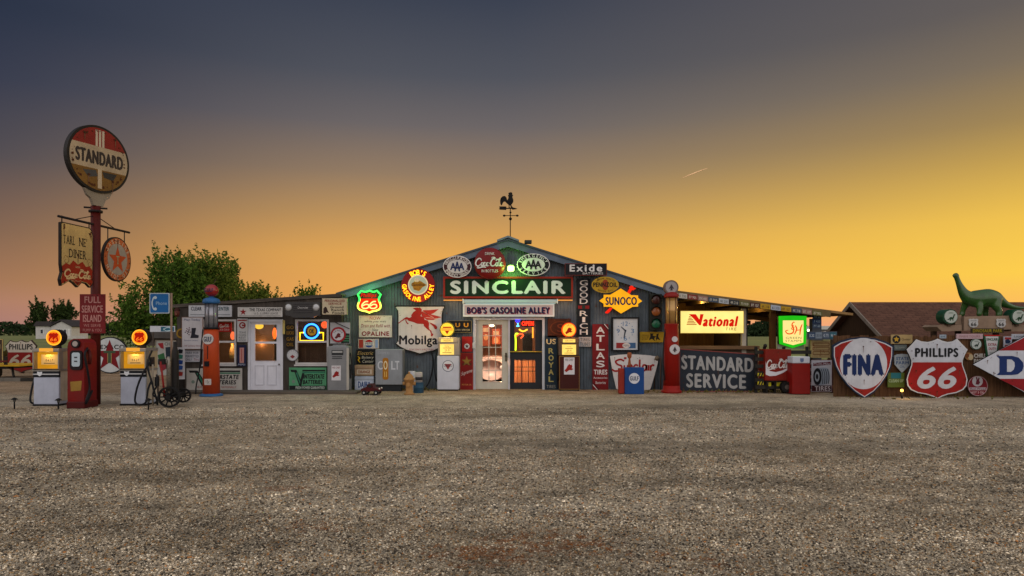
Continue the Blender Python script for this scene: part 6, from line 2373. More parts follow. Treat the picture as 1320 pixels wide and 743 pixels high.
for i in range(12):
    a = i * 2.4
    q.flat(EL(243 + (1 + .35 * i) * cos(a) * .9, 427 + (1 + .35 * i) * sin(a), .8, n=8), .033, P('#5a3a40' if i % 3 else '#20202a'), 'emblem')
q.text('Standard Lottery', 238, 438, 256, 440.4, .033, P('#3a4a6a'))
q.text('NE Lottery Here', 238.6, 444.8, 259, 447.6, .033, P('#7a3a3a'))
q.done()
q = sign('wall_sign', 'small white sign with three dark lines left of the orange pump', 'sign', 238, 452, 259, 466.6, YLS - .0, P('#aaabb2', .35), ASG)
q.text('PARK FOR', 240, 453.6, 256.6, 456.6, .033, P('#1c2030'))
q.text('PERMITTED', 240, 458, 257, 461, .033, P('#1c2030'))
q.text('ONLY', 240, 462.2, 248, 465.2, .033, P('#1c2030'))
q.text('Thru', 250.6, 462.2, 257, 465.2, .033, P('#7a2a2a'))
q.done()


def battery(x0, x1, y0, y1, base, lab, strip):
    q = sign('battery_sign', lab, 'sign', x0, y0, x1, y1, YLS, base, ASG)
    wd, hh = x1 - x0, y1 - y0
    BK, GR = P('#16181a', .2), P('#2a6a50', .3)
    f = lambda u, v: (x0 + u * wd, y0 + v * hh)
    q.flat([f(.04, .10), f(.20, .10), f(.31, .52), f(.36, .2), f(.42, .2), f(.33, .82), f(.28, .82), f(.15, .2), f(.06, .2)], .033, BK, 'emblem')
    q.flat([f(.18, .22), f(.225, .22), f(.30, .62), f(.295, .74)], .036, GR, 'emblem')
    q.flat([f(.36, .10), f(.97, .10), f(.97, .17), f(.355, .17)], .033, BK, 'emblem')
    q.flat([f(.36, .19), f(.97, .19), f(.97, .25), f(.355, .25)], .034, GR, 'emblem')
    a, b_ = f(.38, .29), f(.95, .50)
    q.text('INTERSTATE', a[0], a[1], b_[0], b_[1], .035, BK, bold=.05, shear=.2)
    a, b_ = f(.37, .54), f(.90, .74)
    q.text('BATTERIES', a[0], a[1], b_[0], b_[1], .035, BK, bold=.05, shear=.2)
    q.flat(EL(*f(.12, .62), 2.2, 2.2, 14), .033, P('#6a7a70', .3), 'emblem')
    if strip:
        q.flat([f(0.01, .80), f(.99, .80), f(.99, .98), f(.01, .98)], .036, BK, 'emblem')
        a, b_ = f(.18, .83), f(.96, .95)
        q.text('FRESH POWER GUARANTEED', a[0], a[1], b_[0], b_[1], .039, P('#a8b4a8'), bold=.03)
    else:
        a, b_ = f(.2, .81), f(.9, .91)
        q.text('BUILT AND BACKED NATIONALLY', a[0], a[1], b_[0], b_[1], .035, P('#8a2a2a'))
    q.done()


battery(241, 312.4, 475, 503, P('#a8a59e', .4), 'wide cream sign with angular black and green mark behind the orange pump', False)
battery(373, 421, 474, 503, P('#4c8a64', .4), 'wide green sign with angular black mark under the right annex window', True)
q = sign('wall_sign', 'narrow white sign with red circle mark beside the left annex window', 'sign', 306.4, 411, 319.4, 441, YLS, P('#aeb0b0', .35), ASG)
q.flat(R(307, 412.4, 318.8, 414), .033, P('#8a2a24'), 'emblem')
q.ring(EL(313, 419.6, 4.2), EL(313, 419.6, 2.6), .03, .034, P('#7a1c1c'), 'emblem')
q.flat(R(312.4, 418.6, 317, 420.6), .037, P('#7a1c1c'), 'emblem')
for i, s_ in enumerate(('TEXAS', 'CLEAN', 'REST', 'ROOM')):
    q.text(s_, 308.4, 427.4 + i * 3.4, 317.6, 430 + i * 3.4, .033, P('#3a3c40'))
q.done()
q = sign('thermometer', 'tall narrow navy framed thermometer with pale red centre left of the annex door', 'thermometer', 306.6, 445, 317.6, 472.4, YLS, P('#1a1e3a', .3), ASG)
q.flat(R(309.4, 448.4, 315, 468), .033, P('#a87a74', .3), 'scale')
q.flat(R(311.8, 450, 312.6, 466), .036, P('#8a1c1c'), 'scale')
q.text('PEPSI', 308, 469, 316.4, 471.2, .033, P('#a8b0c0'))
q.done()
q = sign('wall_sign', 'long white sign with a red star over the annex door', 'sign', 307, 396.4, 364.4, 408.6, YLS - .33, P('#b0aeaa', .4), ASG)
q.flat(STAR(314, 402.4, 4.8), .033, P('#7a1418'), 'emblem')
q.text('THE TEXAS COMPANY', 322, 397.6, 362.6, 401.6, .033, P('#26262c'), bold=.03)
q.age(R(307.4, 396.8, 364, 408.2), .0365, 24, .5, [(309, 398), (362.6, 398)], 17)
q.text('U.S. LUBRI LEASE', 328, 402.8, 359, 405.6, .033, P('#26262c'))
q.flat(R(309, 407, 362, 407.5), .033, P('#5a5a5a'), 'emblem')
for x in (316, 355):
    q.box(x, 400, x + 1.4, 403, -.26, 0, P('#2a2622'), 'bracket')
q.done()
q = T('car_grille', 'black car front with two round headlights mounted above the right annex window', 'car grille', 391, 398.4, YLS - .33)
q.prism(RR(368.6, 389.6, 413.6, 407.2, 2), -.1, .05, P('#101012', .2, .3), 'shell')
q.prism([(374, 407), (409, 407), (405, 409.6), (378, 409.6)], -.06, .06, P('#101012', .2, .3), 'bumper')
for i in range(5):
    q.box(378.6, 392 + i * 2.7, 403.6, 392.8 + i * 2.7, .05, .065, P('#26262a', .2, .25, .7), 'grille_bar')
q.text('Chevrolet', 384.6, 395.6, 398, 398.2, .07, P('#a8a8a8', .1, .3, .6), shear=.3)
for x in (373, 408.4):
    q.drum(x, 396.4, 4.6, .05, .075, P('#6a6a68', .2, .25, .8), 'headlight#%d' % x, n=24)
    q.ball(x, 396.4, 3.8, .072, P('#a8aaac', .1, .12), 'headlight#%d' % x + '/lens', 16, 1, .4, 1)
q.box(386, 389, 396, 391, -.3, -.1, P('#2a2622'), 'bracket')
q.done()
q = sign('wall_sign', 'cream sign with maroon lettering and a small dark figure at the annex end', 'sign', 415.4, 384.4, 448, 406, YLS - .34, P('#b4a88c', .4), ASG)
q.frame(415.8, 384.8, 447.6, 405.6, .4, .03, .035, P('#5a4a3a'))
q.text('PERSONALIZED', 419, 386.4, 445, 389.6, .033, P('#7a2a24'), bold=.03)
q.text('SERVICE', 423.6, 390.4, 440.6, 393.2, .033, P('#7a2a24'), bold=.03)
q.flat([(417, 404), (417.4, 398), (419.4, 395.4), (421.4, 396.6), (423, 401), (424.6, 404), (421.6, 402.6), (420, 404.6)], .033, P('#2a1c18'), 'emblem')
for i, s_ in enumerate(('Ground', 'Ranch', 'Foods')):
    q.text(s_, 426 + i * 1.4, 394.6 + i * 3.7, 443 + i * .6, 397.6 + i * 3.7, .033, P('#26221e'), bold=.03)
q.box(422, 406, 440, 407.4, -.34, .0, P('#3a342e'), 'bracket')
q.done()
q = T('cutout_sign', 'ragged black and yellow cut out metal sign right of the annex door', 'sign', 373.6, 434, YLS)
q.prism([(368.6, 419), (372, 417.6), (378.6, 418.4), (380.4, 424), (381, 432), (379, 438), (379.6, 447), (376, 450), (369, 448.6), (369.6, 440), (367, 436), (366.6, 428)], 0, .02, P('#1c1812', .4))
YO = P('#7a5a14', .5)
for i, (s_, y) in enumerate((('GO', 420), ('LUCAS', 427), ('GAS', 435), ('OIL', 442))):
    q.text(s_, 369.6, y, 379, y + 4.6, .023, YO, bold=.05)
q.done()
q = T('dial_thermometer', 'round white dial thermometer between the annex door and right window', 'thermometer', 377.8, 458, YLS)
q.prism(EL(377.8, 458, 7.6), 0, .05, P('#b0b2b4', .2), side=P('#4a4a4a'))
q.ring(EL(377.8, 458, 7.6), EL(377.8, 458, 6.8), .05, .056, P('#6a6a6c'), 'rim')
q.flat([(374.6, 460), (377.8, 457.4), (381, 460), (377.8, 462.4)], .053, P('#7a2a2a'), 'emblem')
for i in range(10):
    a = radians(-130 + i * 29)
    q.flat(EL(377.8 + 5.6 * sin(a), 458 - 5.6 * cos(a), .4, n=6), .053, P('#2a2a2e'), 'scale')
q.done()
q = T('neon_window_sign', 'glowing blue ring neon over a yellow bar in the right annex window', 'sign', 402, 430, YLS + .12)
q.prism(R(387, 428.6, 417, 439.6), -.02, .0, P('#141214'), 'backing')
q.prism(EL(402, 427.2, 9.2), -.0, .01, P('#0c1016'), 'backing')
q.flat(EL(402, 427.2, 5.6), .013, E('#c8901c', .5), 'lit_centre')
q.text('OK', 398.8, 424, 405.2, 430, .016, P('#1c1a10'), 'lit_centre', bold=.04)
BLU_ = E('#2a7cff', 4.5)
q.tube([(402 + 9.2 * cos(radians(a)), 427.2 + 9.2 * sin(radians(a)), .03) for a in range(0, 360, 12)], .024, BLU_, 'neon_tube#1', closed=True)
q.tube([(392.6, 429, .02), (387, 429, .02), (387, 439.6, .02), (417, 439.6, .02), (417, 429, .02), (411.4, 429, .02)], .022, E('#ffc21e', 2.6), 'neon_tube#2')
q.done()
q = sign('wall_sign', 'square white sign carrying a red ringed disc above the grey metal pump', 'sign', 426, 416, 451.4, 443, YLS, P('#9fa0a2', .4), ASG)
q.flat(R(440, 430, 451, 442.6), .033, P('#1c2a22', .3))
for y in (433, 436, 439):
    q.flat(R(442, y, 450.6, y + 1.2), .036, P('#3a7a54'))
q.prism(EL(436.6, 431.6, 9.8), .037, .06, P('#8a1c24', .3), 'disc')
q.flat(EL(436.6, 431.6, 7.4), .063, P('#b4b0b4', .3), 'disc')
fire_hat(q, 436.6, 433, 4.4, .066, P('#5a1c20'), 'disc')
q.arctext('TEXACO', 436.6, 431.6, 5.6, 5.6, -60, 60, 1.9, .066, P('#2a2a2e'), 'disc')
q.tube([(433, 416, .06), (451, 424, .06)], .01, pB, 'wire')
q.done()
q = sign('door_notice', 'small yellowed strip notice at the right of the annex door', 'sign', 364.6, 413, 367.4, 431, YLS - .05, P('#a8985a', .3), ASG)
q.text('PULL', 365, 414.4, 367, 416.4, .033, P('#4a3a1a'))
q.done()

# neon in the shop door
q = T('open_sign', 'glowing red lettering sign in the top of the dark shop door', 'sign', 680, 417, YW + .02)
q.prism(RR(671.6, 412.8, 689, 421.4, 1), -.03, .0, P('#14060a'), 'backing')
q.text('OPEN', 672.6, 414.2, 688, 420.2, .004, E('#ff2a14', 4), 'neon_letters', bold=.06)
q.done()
q = T('cocktail_neon', 'small blue neon glass shape beside the red lettering in the door', 'sign', 667.5, 416.5, YW + .02)
q.tube([(664.6, 412.8), (670.4, 412.8), (667.5, 416.6), (664.6, 412.8)], .018, E('#2a2aff', 4), 'neon_tube#1')
q.tube([(667.5, 416.6), (667.5, 420.4), (665.6, 420.6), (669.4, 420.6)], .018, E('#5ac8ff', 3), 'neon_tube#2')
q.light(667.5, 416, .1, .6, (.2, .2, 1), .05)
q.done()
q = T('bar_neon', 'yellow and green neon tubes glowing inside the upper door pane', 'sign', 668, 440, YW + .15)
q.tube(SPL([(664.6, 452), (664.8, 440), (664.6, 431), (668, 430.4)], 4), .022, E('#d8ff2a', 2.5), 'neon_tube#1')
q.tube(SPL([(669, 424.6), (674, 427.4), (680, 424.8)], 4), .022, E('#ffb02a', 2.5), 'neon_tube#2')
q.tube([(686.8, 422), (686.8, 436)], .02, E('#ffa02a', 2), 'neon_tube#3')
q.tube(SPL([(665, 434), (670, 430.4), (674.6, 432.4), (671, 436.4)], 4), .022, E('#ff5a2a', 2), 'neon_tube#4')
q.done()

# ================================================================== RIGHT OF THE SHOP
q = sign('light_box_sign', 'long glowing yellow light box with red lettering under the shelter roof', 'sign', 875, 401, 956.5, 430, YA - .06, E('#ffe886', 1.16, .12), None, .16, side=P('#2a2014'))
q.frame(875.6, 401.6, 955.9, 429.4, .6, .16, .175, P('#c8a03a', .2), 'frame')
NR = E('#e01a0c', .95)
q.flat([(886, 405.4), (895, 405.4), (899.6, 412.2), (900.6, 405.4), (905, 405.4), (901.6, 419.6), (899.4, 419.6), (892, 411)], .164, NR)
for i in range(6):
    y = 408 + i * 2
    q.flat([(886.4 - i * .6, y), (888.6 + i * 1.5, y), (888.4 + i * 1.5, y + 1.1), (886.1 - i * .6, y + 1.1)], .164, E('#c0642a', .9), 'emblem')
q.text('ational', 903.6, 407.6, 949.6, 421.4, .164, NR, bold=.085, shear=.25)
q.text('TIRE', 933, 422.6, 947, 426.2, .164, E('#a85a1c', .7), shear=.1, spc=1.2)
q.light(916, 432, .1, 7, (1, .8, .3), .3)
q.light(910, 390.5, -.75, 26, (1, .66, .18), .06)  # added light behind the box, brightens rear wall and roof underside
q.light(980, 398, -1.2, 16, (1, .66, .18), .06)  # added light beyond the box end, brightens the shelter beams
q.done()
q = sign('wall_sign', 'large dark slate sign with two rows of pale capitals below the light box', 'sign', 875, 451, 976.5, 505, 19.62, P('#232a33', .45, .5), None, .05, pts=[(875, 449.5), (976.8, 456.5), (976.8, 505), (875, 505)])
q.ring([(875, 449.5), (976.8, 456.5), (976.8, 505), (875, 505)], [(876, 450.8), (975.8, 457.6), (975.8, 504), (876, 504)], .05, .056, P('#7a3a34', .5), 'frame')
GY = P('#9a9a98', .5)
q.text('STANDARD', 877.6, 457.6, 970.6, 476.4, .053, GY, bold=.05, spc=1.05, skew=4)
q.text('SERVICE', 884, 481, 961, 499.6, .053, GY, bold=.05, spc=1.05, skew=2)
q.age(R(876, 459, 975.6, 504), .0575, 46, .9, [(880, 456), (970, 462), (880, 500), (970, 500), (925, 478)], 7)
q.done()
q = T('light_box_sign', 'glowing green edged shield light box with orange script on the shelter post', 'sign', 1019, 427.5, 19.7)
GS = lambda i: [(1001.5 + i, 407.8 + i), (1019, 407.2 + i), (1037.6 - i, 407.8 + i), (1037.2 - i, 430), (1036.6 - i * .9, 443.4 - i * .6), (1019.6, 448.8 - i), (1002.4 + i * .9, 443.4 - i * .6), (1001.8 + i, 430)]
q.box(1002.6, 440, 1036.4, 450.6, -.06, -.01, P('#8d8a88', .3), 'backing')
q.prism(GS(0), 0, .12, E('#2ad21c', .85, .15), '', side=P('#1a3a14'))
q.prism([(1007, 413.4), (1033.4, 413.4), (1033.4, 431), (1033, 441.6), (1020, 445), (1007.6, 441.6), (1007, 431)], .12, .126, E('#ffe28a', 1.1), 'lit_face')
OG = E('#ff5a14', .9)
q.strokes([[(.72, .95), (.62, .98), (.5, .75), (.62, .5), (.6, .2), (.35, .08), (.12, .12), (0, .3), (.2, .36)]], 1010.4, 415.6, 1022, 430.6, 1.7, .129, OG)
q.strokes([[(.1, .9), (.3, .55), (.0, .05)], [(1, 1), (.8, .6), (.7, .0)], [(.2, .42), (.85, .5)]], 1021.6, 418.4, 1031.6, 432, 1.8, .129, OG)
q.text('&', 1017.4, 419, 1022, 425.4, .133, OG, bold=.03)
q.text('GREEN', 1010.6, 434.4, 1030.6, 437, .129, P('#6a6a2a'), spc=1.1)
q.text('STAMPS', 1010.2, 438.2, 1030.8, 441, .129, P('#6a6a2a'), spc=1.1)
q.light(1019, 452, .25, 2.2, (.4, 1, .2), .2)
q.done()
q = T('drinks_cooler', 'red drinks machine with white script and wave on a dark stand', 'vending machine', 1003, 507.5)
q.box(986.4, 450.5, 1020, 491, -.5, 0, P('#741a0e', .6, .5, 0, rust=.2), 'body', .012)
q.strokes(COKE, 988.6, 463.6, 1017, 476.6, 1.7, .004, P('#c9c4c0', .2), 'lettering')
q.age(R(986.8, 451, 1019.6, 490.6), .0085, 26, .7, [(1003, 454)], 14)
q.prism([(987, 466), (988.4, 474), (992.6, 478.6), (1000, 480), (1008, 478), (1019.6, 472.6), (1019.6, 474.4), (1009, 481), (1000, 484.6), (992, 485), (987, 483)], .001, .004, P('#c4c4c8', .2), 'emblem')
for x in (989, 1000, 1014):
    q.box(x, 491, x + 2.4, 507.5, -.4, -.1, P('#17140f', .4), 'leg#%d' % x)
q.box(988, 491, 1018, 493, -.45, -.05, P('#17140f', .4), 'stand')
q.done()
q = T('spare_tyre', 'black motor with a round pale hub on the ground below the red machine', 'wheel', 1013, 507.8, None)
q.drum(1013.4, 499, 7, -.1, .06, P('#141312', .3), '', n=22)
q.drum(1013.6, 499, 3, .06, .07, P('#5a5650', .3, .3, .6), 'hub', n=16)
q.ball(1019.4, 492.6, 1.4, .06, P('#8a8070', .2), 'cap', 10)
q.done()
q = T('refrigerator', 'plain red chest with white top panel beside the tyre sign', 'refrigerator', 1033, 509)
q.box(1021.4, 468.8, 1044.6, 508.4, -.5, 0, P('#7a130e', .3, .4), 'body', .015)
q.box(1021.8, 460, 1044.2, 468.6, -.5, 0, P('#b8bcc4', .25, .4), 'lid', .02)
q.flat([(1031.4, 462), (1036, 462), (1036, 466), (1033.6, 467.4), (1031.4, 466)], .004, P('#5a6a8a'), 'badge')
q.box(1022, 508.4, 1044, 509, -.48, -.02, pB, 'plinth')
q.done()
q = sign('wall_sign', 'rusty cream enamel sign with broken pattern above the tyre sign', 'sign', 1044.6, 439, 1071, 461.5, 19.5, P('#a08a60', .7, .6, 0, rust=.5), None)
for y in (442, 447.4, 453):
    q.ring(RR(1047, y, 1068.6, y + 4.4, 1, 2), RR(1047.8, y + .8, 1067.8, y + 3.6, .6, 2), .03, .034, P('#6a3a1c', .6), 'emblem')
for x in (1046, 1068.4):
    q.box(x, 461.5, x + 1.6, 428 + CH * F / 19.5, -.03, .0, P('#3a2a20'), 'post#%d' % x)
q.done()
q = sign('tyre_sign', 'white sign with black tyre drawing and dark red bottom band', 'sign', 1044.6, 464, 1072, 505.5, 19.2, P('#b4b4bc', .3), None)
q.frame(1045, 464.4, 1071.6, 505.1, .4, .03, .036, P('#7a3a3a'))
q.flat([(1047.6, 468), (1070, 466.4), (1070, 470.4), (1047.6, 472)], .033, P('#5a1a2a'), 'emblem')
q.text('Multi-Mile', 1048.4, 467.6, 1069, 470.8, .036, P('#c4bcc0'))
TB = P('#1a1c22', .2)
q.prism(SPL([(1051, 478), (1055, 474.6), (1062, 474), (1067.4, 476), (1069, 484), (1068, 493), (1061, 496), (1055, 497), (1050.4, 492), (1049, 484), (1051, 478)], 3)[:-1], .03, .033, P('#8d97a4', .3), 'tyre')
q.flat(EL(1053, 485.6, 5.4, 11, 26), .036, TB, 'tyre')
q.flat(EL(1052.6, 485.6, 3, 6.6, 22), .039, P('#9aa2ac', .3), 'tyre')
q.flat(EL(1052.4, 485.6, 1.6, 3.6, 18), .042, TB, 'tyre')
for i in range(4):
    q.strokes([[(.0, 1), (.7, .7), (.9, .4), (.6, 0)]], 1058 + i * 2.6, 476, 1060 + i * 2.6, 495, .8, .036, TB, 'tyre', taper=False)
q.flat(R(1045.6, 497, 1071, 504.4), .037, P('#3a0f14', .3), 'emblem')
q.text('TIRES', 1049.4, 497.8, 1069.6, 503.8, .041, P('#c4bcc0'), bold=.04)
q.done()

# ---- fence signs
q = T('shield_sign', 'tall red and white pointed shield with blue border and capitals on the fence', 'sign', 1112, 513, 17.85, FSG)
sp = NORM(SFINA, 1072.4, 434.6, 1151.6, 514)
q.prism(sp, -.04, .02, P('#16263f', .35), side=P('#1a1c20'))
q.flat(SCALE(sp, .95), .023, P('#b8b8bc', .35))
q.flat(SCALE(sp, .918), .026, P('#8a1a14', .4))
q.flat(EL(1112.4, 468.8, 30.4, 33), .029, P('#b4b6bc', .4, .4, 0, rust=.05))
q.text('FINA', 1086, 456.4, 1138.4, 484.6, .033, P('#0f2450', .2), bold=.085)
q.age(SCALE(sp, .93), .0365, 40, 1.0, [(1112, 447), (1113, 490), (1082, 446), (1142, 446)], 3)
q.done()
q = T('shield_sign', 'big white over red numbered shield with scalloped top on the plank fence', 'sign', 1207, 514, 17.75, FSG)
sp = NORM(S66, 1168, 436.8, 1246.6, 514.4)
q.prism(sp, -.04, .02, P('#b8babc', .3), side=P('#1a1c20'))
s2 = SCALE(sp, .962)
q.flat(CLIP(s2, 466.4, False), .023, P('#aeb2ba', .4, .4, 0, rust=.05))
q.flat(CLIP(s2, 467.2, True), .023, P('#8a1410', .35))
q.text('PHILLIPS', 1178.6, 448.6, 1234.6, 460.6, .027, P('#14161a', .2), bold=.065)
q.age(SCALE(sp, .95), .0315, 40, 1.0, [(1207, 444.5), (1180, 478), (1236, 478), (1207, 505)], 4)
for x in (1181.4, 1208):
    q.text('6', x, 472.6, x + 24, 501.4, .027, P('#b4b4b8', .3), bold=.08, shear=.22)
q.done()
q = T('arrow_sign', 'wide white and red diamond shaped sign with blue capitals at the right edge', 'sign', 1320, 514, 17.7, FSG)
q.prism([(1254, 478), (1334, 434.5), (1414, 478), (1334, 521)], -.04, .02, P('#b4b8c0', .3), side=P('#1a1c20'))
q.loc.z += .16
q.flat([(1287, 460), (1334, 435.8), (1381, 460)], .023, P('#84121a', .35))
q.flat([(1287, 496.4), (1381, 496.4), (1334, 519.6)], .023, P('#84121a', .35))
DB = P('#132a5c', .25)
q.prism([(1284, 467), (1304, 467), (1312, 469), (1317.6, 475), (1318.6, 480), (1317, 486), (1311, 490.6), (1303, 491.6), (1284, 491.6), (1287.6, 488), (1287.6, 470.6)], .02, .027, DB, 'lettering')
q.flat([(1297, 471.4), (1303, 471.6), (1306.6, 475), (1307, 480), (1305.6, 484.6), (1302, 487.4), (1297, 487.4)], .030, P('#b4b8c0', .3), 'lettering')
q.text('X', 1344, 467, 1384, 491.6, .027, DB, serif=True, bold=.05)
q.age([(1256, 478), (1334, 436.5), (1412, 478), (1334, 519)], .0315, 46, 1.0, [(1272, 473), (1280, 488), (1310, 462)], 5)
q.done()
q = sign('wall_sign', 'tan board with a black and yellow roundel between the two big shields', 'sign', 1148, 431.6, 1175.4, 443.4, YF - .06, P('#9a8458', .4), FSG)
q.flat(EL(1154.6, 437.6, 5.2), .033, pB, 'emblem')
q.flat(STAR(1154.6, 437.6, 3.8, .5), .036, P('#b08a24'), 'emblem')
q.text('Quaker', 1161.4, 436.2, 1173, 439.4, .033, P('#3a2a1a'))
q.done()
q = sign('wall_sign', 'small grey green plate under the tan roundel board', 'sign', 1152, 444.6, 1168, 452, YF - .05, P('#5a6260', .5), FSG)
q.text('NO DUMPING', 1153.4, 447, 1166.6, 449.6, .033, P('#9aa29c'))
q.done()
q = sign('wall_sign', 'small white pointed shield with blue lettering between the big shields', 'sign', 1152, 456.4, 1173, 480.6, YF - .06, P('#9aa4ac', .35), FSG, pts=[(1152, 459), (1156, 457), (1162, 456.4), (1169, 457), (1173, 459), (1172.6, 470), (1162, 480.8), (1152.4, 470)])
for i, s_ in enumerate(('STATE', 'FARM')):
    q.text(s_, 1154.4, 460.4 + i * 5.4, 1170.4, 464.4 + i * 5.4, .033, P('#2a4a7a'), bold=.03)
q.text('OIL', 1159, 471.4, 1165.6, 474.2, .033, P('#2a4a7a'))
q.done()
q = sign('wall_sign', 'teal and olive sign with pale capitals low between the big shields', 'sign', 1143.6, 480.6, 1165, 499.4, YF - .07, P('#5a6a2c', .4), FSG)
q.flat([(1147.6, 480.8), (1160.6, 480.8), (1160.6, 488), (1147.6, 488)], .033, P('#2a6a74', .3), 'emblem')
q.text('CLEAN UP', 1144.6, 489, 1164, 493, .034, P('#a8bc94'), bold=.03)
q.done()
q = T('garden_lamp', 'small warm lamp glowing at the foot of the fence between the big shields', 'lamp', 1162.6, 514)
q.lathe(1162.6, [(1.2, 514), (1.2, 507)], 0, IRN, 'stake', 8)
q.ball(1162.6, 503.6, 1.9, 0, E('#ffc050', 5), 'bulb', 10)
q.lathe(1162.6, [(2.6, 501.6), (2, 500.6), (.4, 500)], 0, IRN, 'cap', 10)
q.light(1162.6, 503.4, .1, 3.0, (1, .6, .2), .05)
q.done()
q = sign('wall_sign', 'long faded pink strip above the small round dinosaur sign', 'sign', 1232, 430.6, 1266, 437, YF - .06, P('#a88f94', .4), FSG)
q.text('FARM TOURS', 1236, 432.4, 1262, 435.2, .033, P('#8a6468'))
q.done()
q = sign('wall_sign', 'white strip with dark lettering at the top right of the fence', 'sign', 1303.4, 430.8, 1345, 437.4, YF - .06, P('#a4a8b0', .35), FSG)
q.text('Laundry Service', 1306, 432.2, 1342, 436, .033, P('#2a3040'))
q.done()


def little_dino(q, x, y, s, d, mat, part='emblem', flip=1):
    L = [(-1, .35), (-.7, .3), (-.45, .1), (-.2, -.2), (.1, -.25), (.3, -.1), (.45, -.45), (.55, -.75), (.8, -.8), (.95, -.68), (.8, -.6), (.7, -.5), (.62, -.1), (.45, .2), (.45, .6), (.3, .6), (.28, .3), (-.05, .3), (-.08, .6), (-.25, .6), (-.3, .3), (-.6, .4)]
    q.flat([(x + flip * a * s, y + b_ * s) for a, b_ in L], d, mat, part)


q = T('round_sign', 'small white round sign with a dark dinosaur mark on the fence boards', 'sign', 1257.6, 443.8, YF - .06, FSG)
q.prism(EL(1257.6, 443.8, 7), 0, .03, P('#a8b0ac', .3))
q.ring(EL(1257.6, 443.8, 7), EL(1257.6, 443.8, 6.3), .03, .034, P('#2a4a3a'), 'rim')
little_dino(q, 1257.6, 445, 4.6, .033, P('#20302a'))
q.text('DINO', 1255, 439.4, 1260.4, 441, .033, P('#3a4a44'))
q.done()
q = sign('tapered_sign', 'tapered white sign with green edges and red lettering on the fence', 'sign', 1267, 432, 1288, 460, YF - .07, P('#1c4a30', .3), FSG, pts=[(1267, 432), (1288.4, 432), (1284.4, 460), (1271, 460)])
q.flat([(1269.4, 434), (1286, 434), (1282.6, 458.8), (1272.8, 458.8)], .033, P('#b4b4b4', .3))
q.flat(R(1267.6, 432, 1287.8, 433.4), .034, pR)
q.text('SINCLAIR', 1270.4, 435.8, 1285, 439.4, .036, P('#1c4a30'), bold=.04)
q.text('EXTRA', 1272.4, 442.6, 1283.4, 446, .036, P('#8a2a3a'), bold=.03)
q.text('DUTY', 1273.4, 448, 1282.6, 451.4, .036, P('#8a2a3a'), bold=.03)
q.text('MOTOR OIL', 1274.4, 454, 1281.6, 456, .036, P('#3a5a4a'))
q.done()
q = sign('wall_sign', 'tiny flag like plate in red white and blue near the fence top', 'sign', 1293, 434, 1303.4, 447, YF - .06, P('#a8a8b4', .35), FSG)
q.flat(R(1294, 435, 1302.4, 438), .033, P('#8a2a2a'), 'emblem')
q.flat([(1294.4, 439), (1298, 437), (1302, 440), (1300, 443), (1295, 443)], .034, P('#1c2a4a'), 'emblem')
q.flat(R(1294, 444.6, 1302.4, 446.2), .033, P('#8a2a2a'), 'emblem')
q.done()
q = T('painted_cutout', 'round tan painted face cutout on the fence beside white lettering', 'sign', 1247.6, 460, YF - .06, FSG)
q.prism(EL(1248.4, 459.6, 5), 0, .02, P('#8a6238', .5))
q.flat(EL(1250.6, 460.6, 3.4, 3.8), .023, P('#a89878', .4), 'face')
q.flat(EL(1246, 458.6, 2.6, 2.8), .024, P('#6a3a1c', .4), 'face')
q.done()
q = T('painted_letters', 'white wooden capitals in two rows on the fence left of the arrow tip', 'sign', 1262.6, 461.6, YF - .02, FSG)
for s_, y in (('CHILL', 456), ('PAIRT', 462.8)):
    v, f, a = glyph(s_, .04)
    x0_, x1_ = (1255.2, 1271) if s_ == 'CHILL' else (1255.2, 1270.4)
    for dd in (0, .02):
        q.text(s_, x0_, y, x1_, y + 5.4, dd, P('#b4b0a8', .3), '', bold=.04)
q.done()
q = T('round_sign', 'round red sign with white centre low on the fence by the arrow tip', 'sign', 1259.4, 497.6, YF - .08, FSG)
q.prism(EL(1259.4, 497.6, 12.8), 0, .03, P('#6e1420', .4))
q.ring(EL(1259.4, 497.6, 12.8), EL(1259.4, 497.6, 12.1), .03, .034, P('#a88a8c'), 'rim')
q.flat(EL(1259, 491.6, 6.8), .033, P('#a8a4a8', .35), 'emblem')
q.flat([(1256.4, 495.6), (1257.6, 490), (1256.6, 486.4), (1258.2, 486), (1259.2, 489.6), (1260.2, 486.6), (1261.6, 487.4), (1261, 491), (1262.4, 493), (1260.4, 496)], .036, P('#5a1c2a'), 'emblem')
q.flat([(1248.4, 499.6), (1270.4, 499.6), (1270.4, 503), (1248.4, 503)], .033, P('#b0a8ac', .3), 'lettering')
q.text('Red-Wood', 1249.6, 500, 1269.4, 502.6, .036, P('#5a1420'), bold=.03)
q.text('HOT 5 OIL', 1250.6, 504.6, 1267.6, 507.4, .033, P('#c0a8a8'), bold=.03)
q.done()

# ---- ledge with dinosaur
LG = P('#84705e', .5, .85)
q = T('stone_ledge', 'rough tan shelf of slabs carrying the green dinosaur behind the fence', 'shelf', 1290, HY + CH * F / 18.5, 18.5)
q.prism([(1208, 421.6), (1212, 419), (1222, 420), (1240, 418.6), (1240, 426.6), (1214, 427.4)], -.7, .0, LG, 'slab#1')
q.prism([(1233, 406.6), (1241, 406), (1241, 418.4), (1233, 418.8)], -.6, -.05, LG, 'slab#2')
q.prism([(1241.6, 408.4), (1268, 407.6), (1303, 407.2), (1303, 424.8), (1241.6, 426.6)], -.7, .04, LG, 'slab#3')
q.prism([(1303.6, 418.6), (1400, 418), (1400, 427.4), (1303.6, 427.4)], -.7, .0, LG, 'slab#4')
for x in (1214, 1246, 1296, 1340, 1380):
    q.box(x, 426.6, x + 5, q.cy, -.5, -.38, P('#3a2c20', .5), 'post#%d' % x)
q.done()
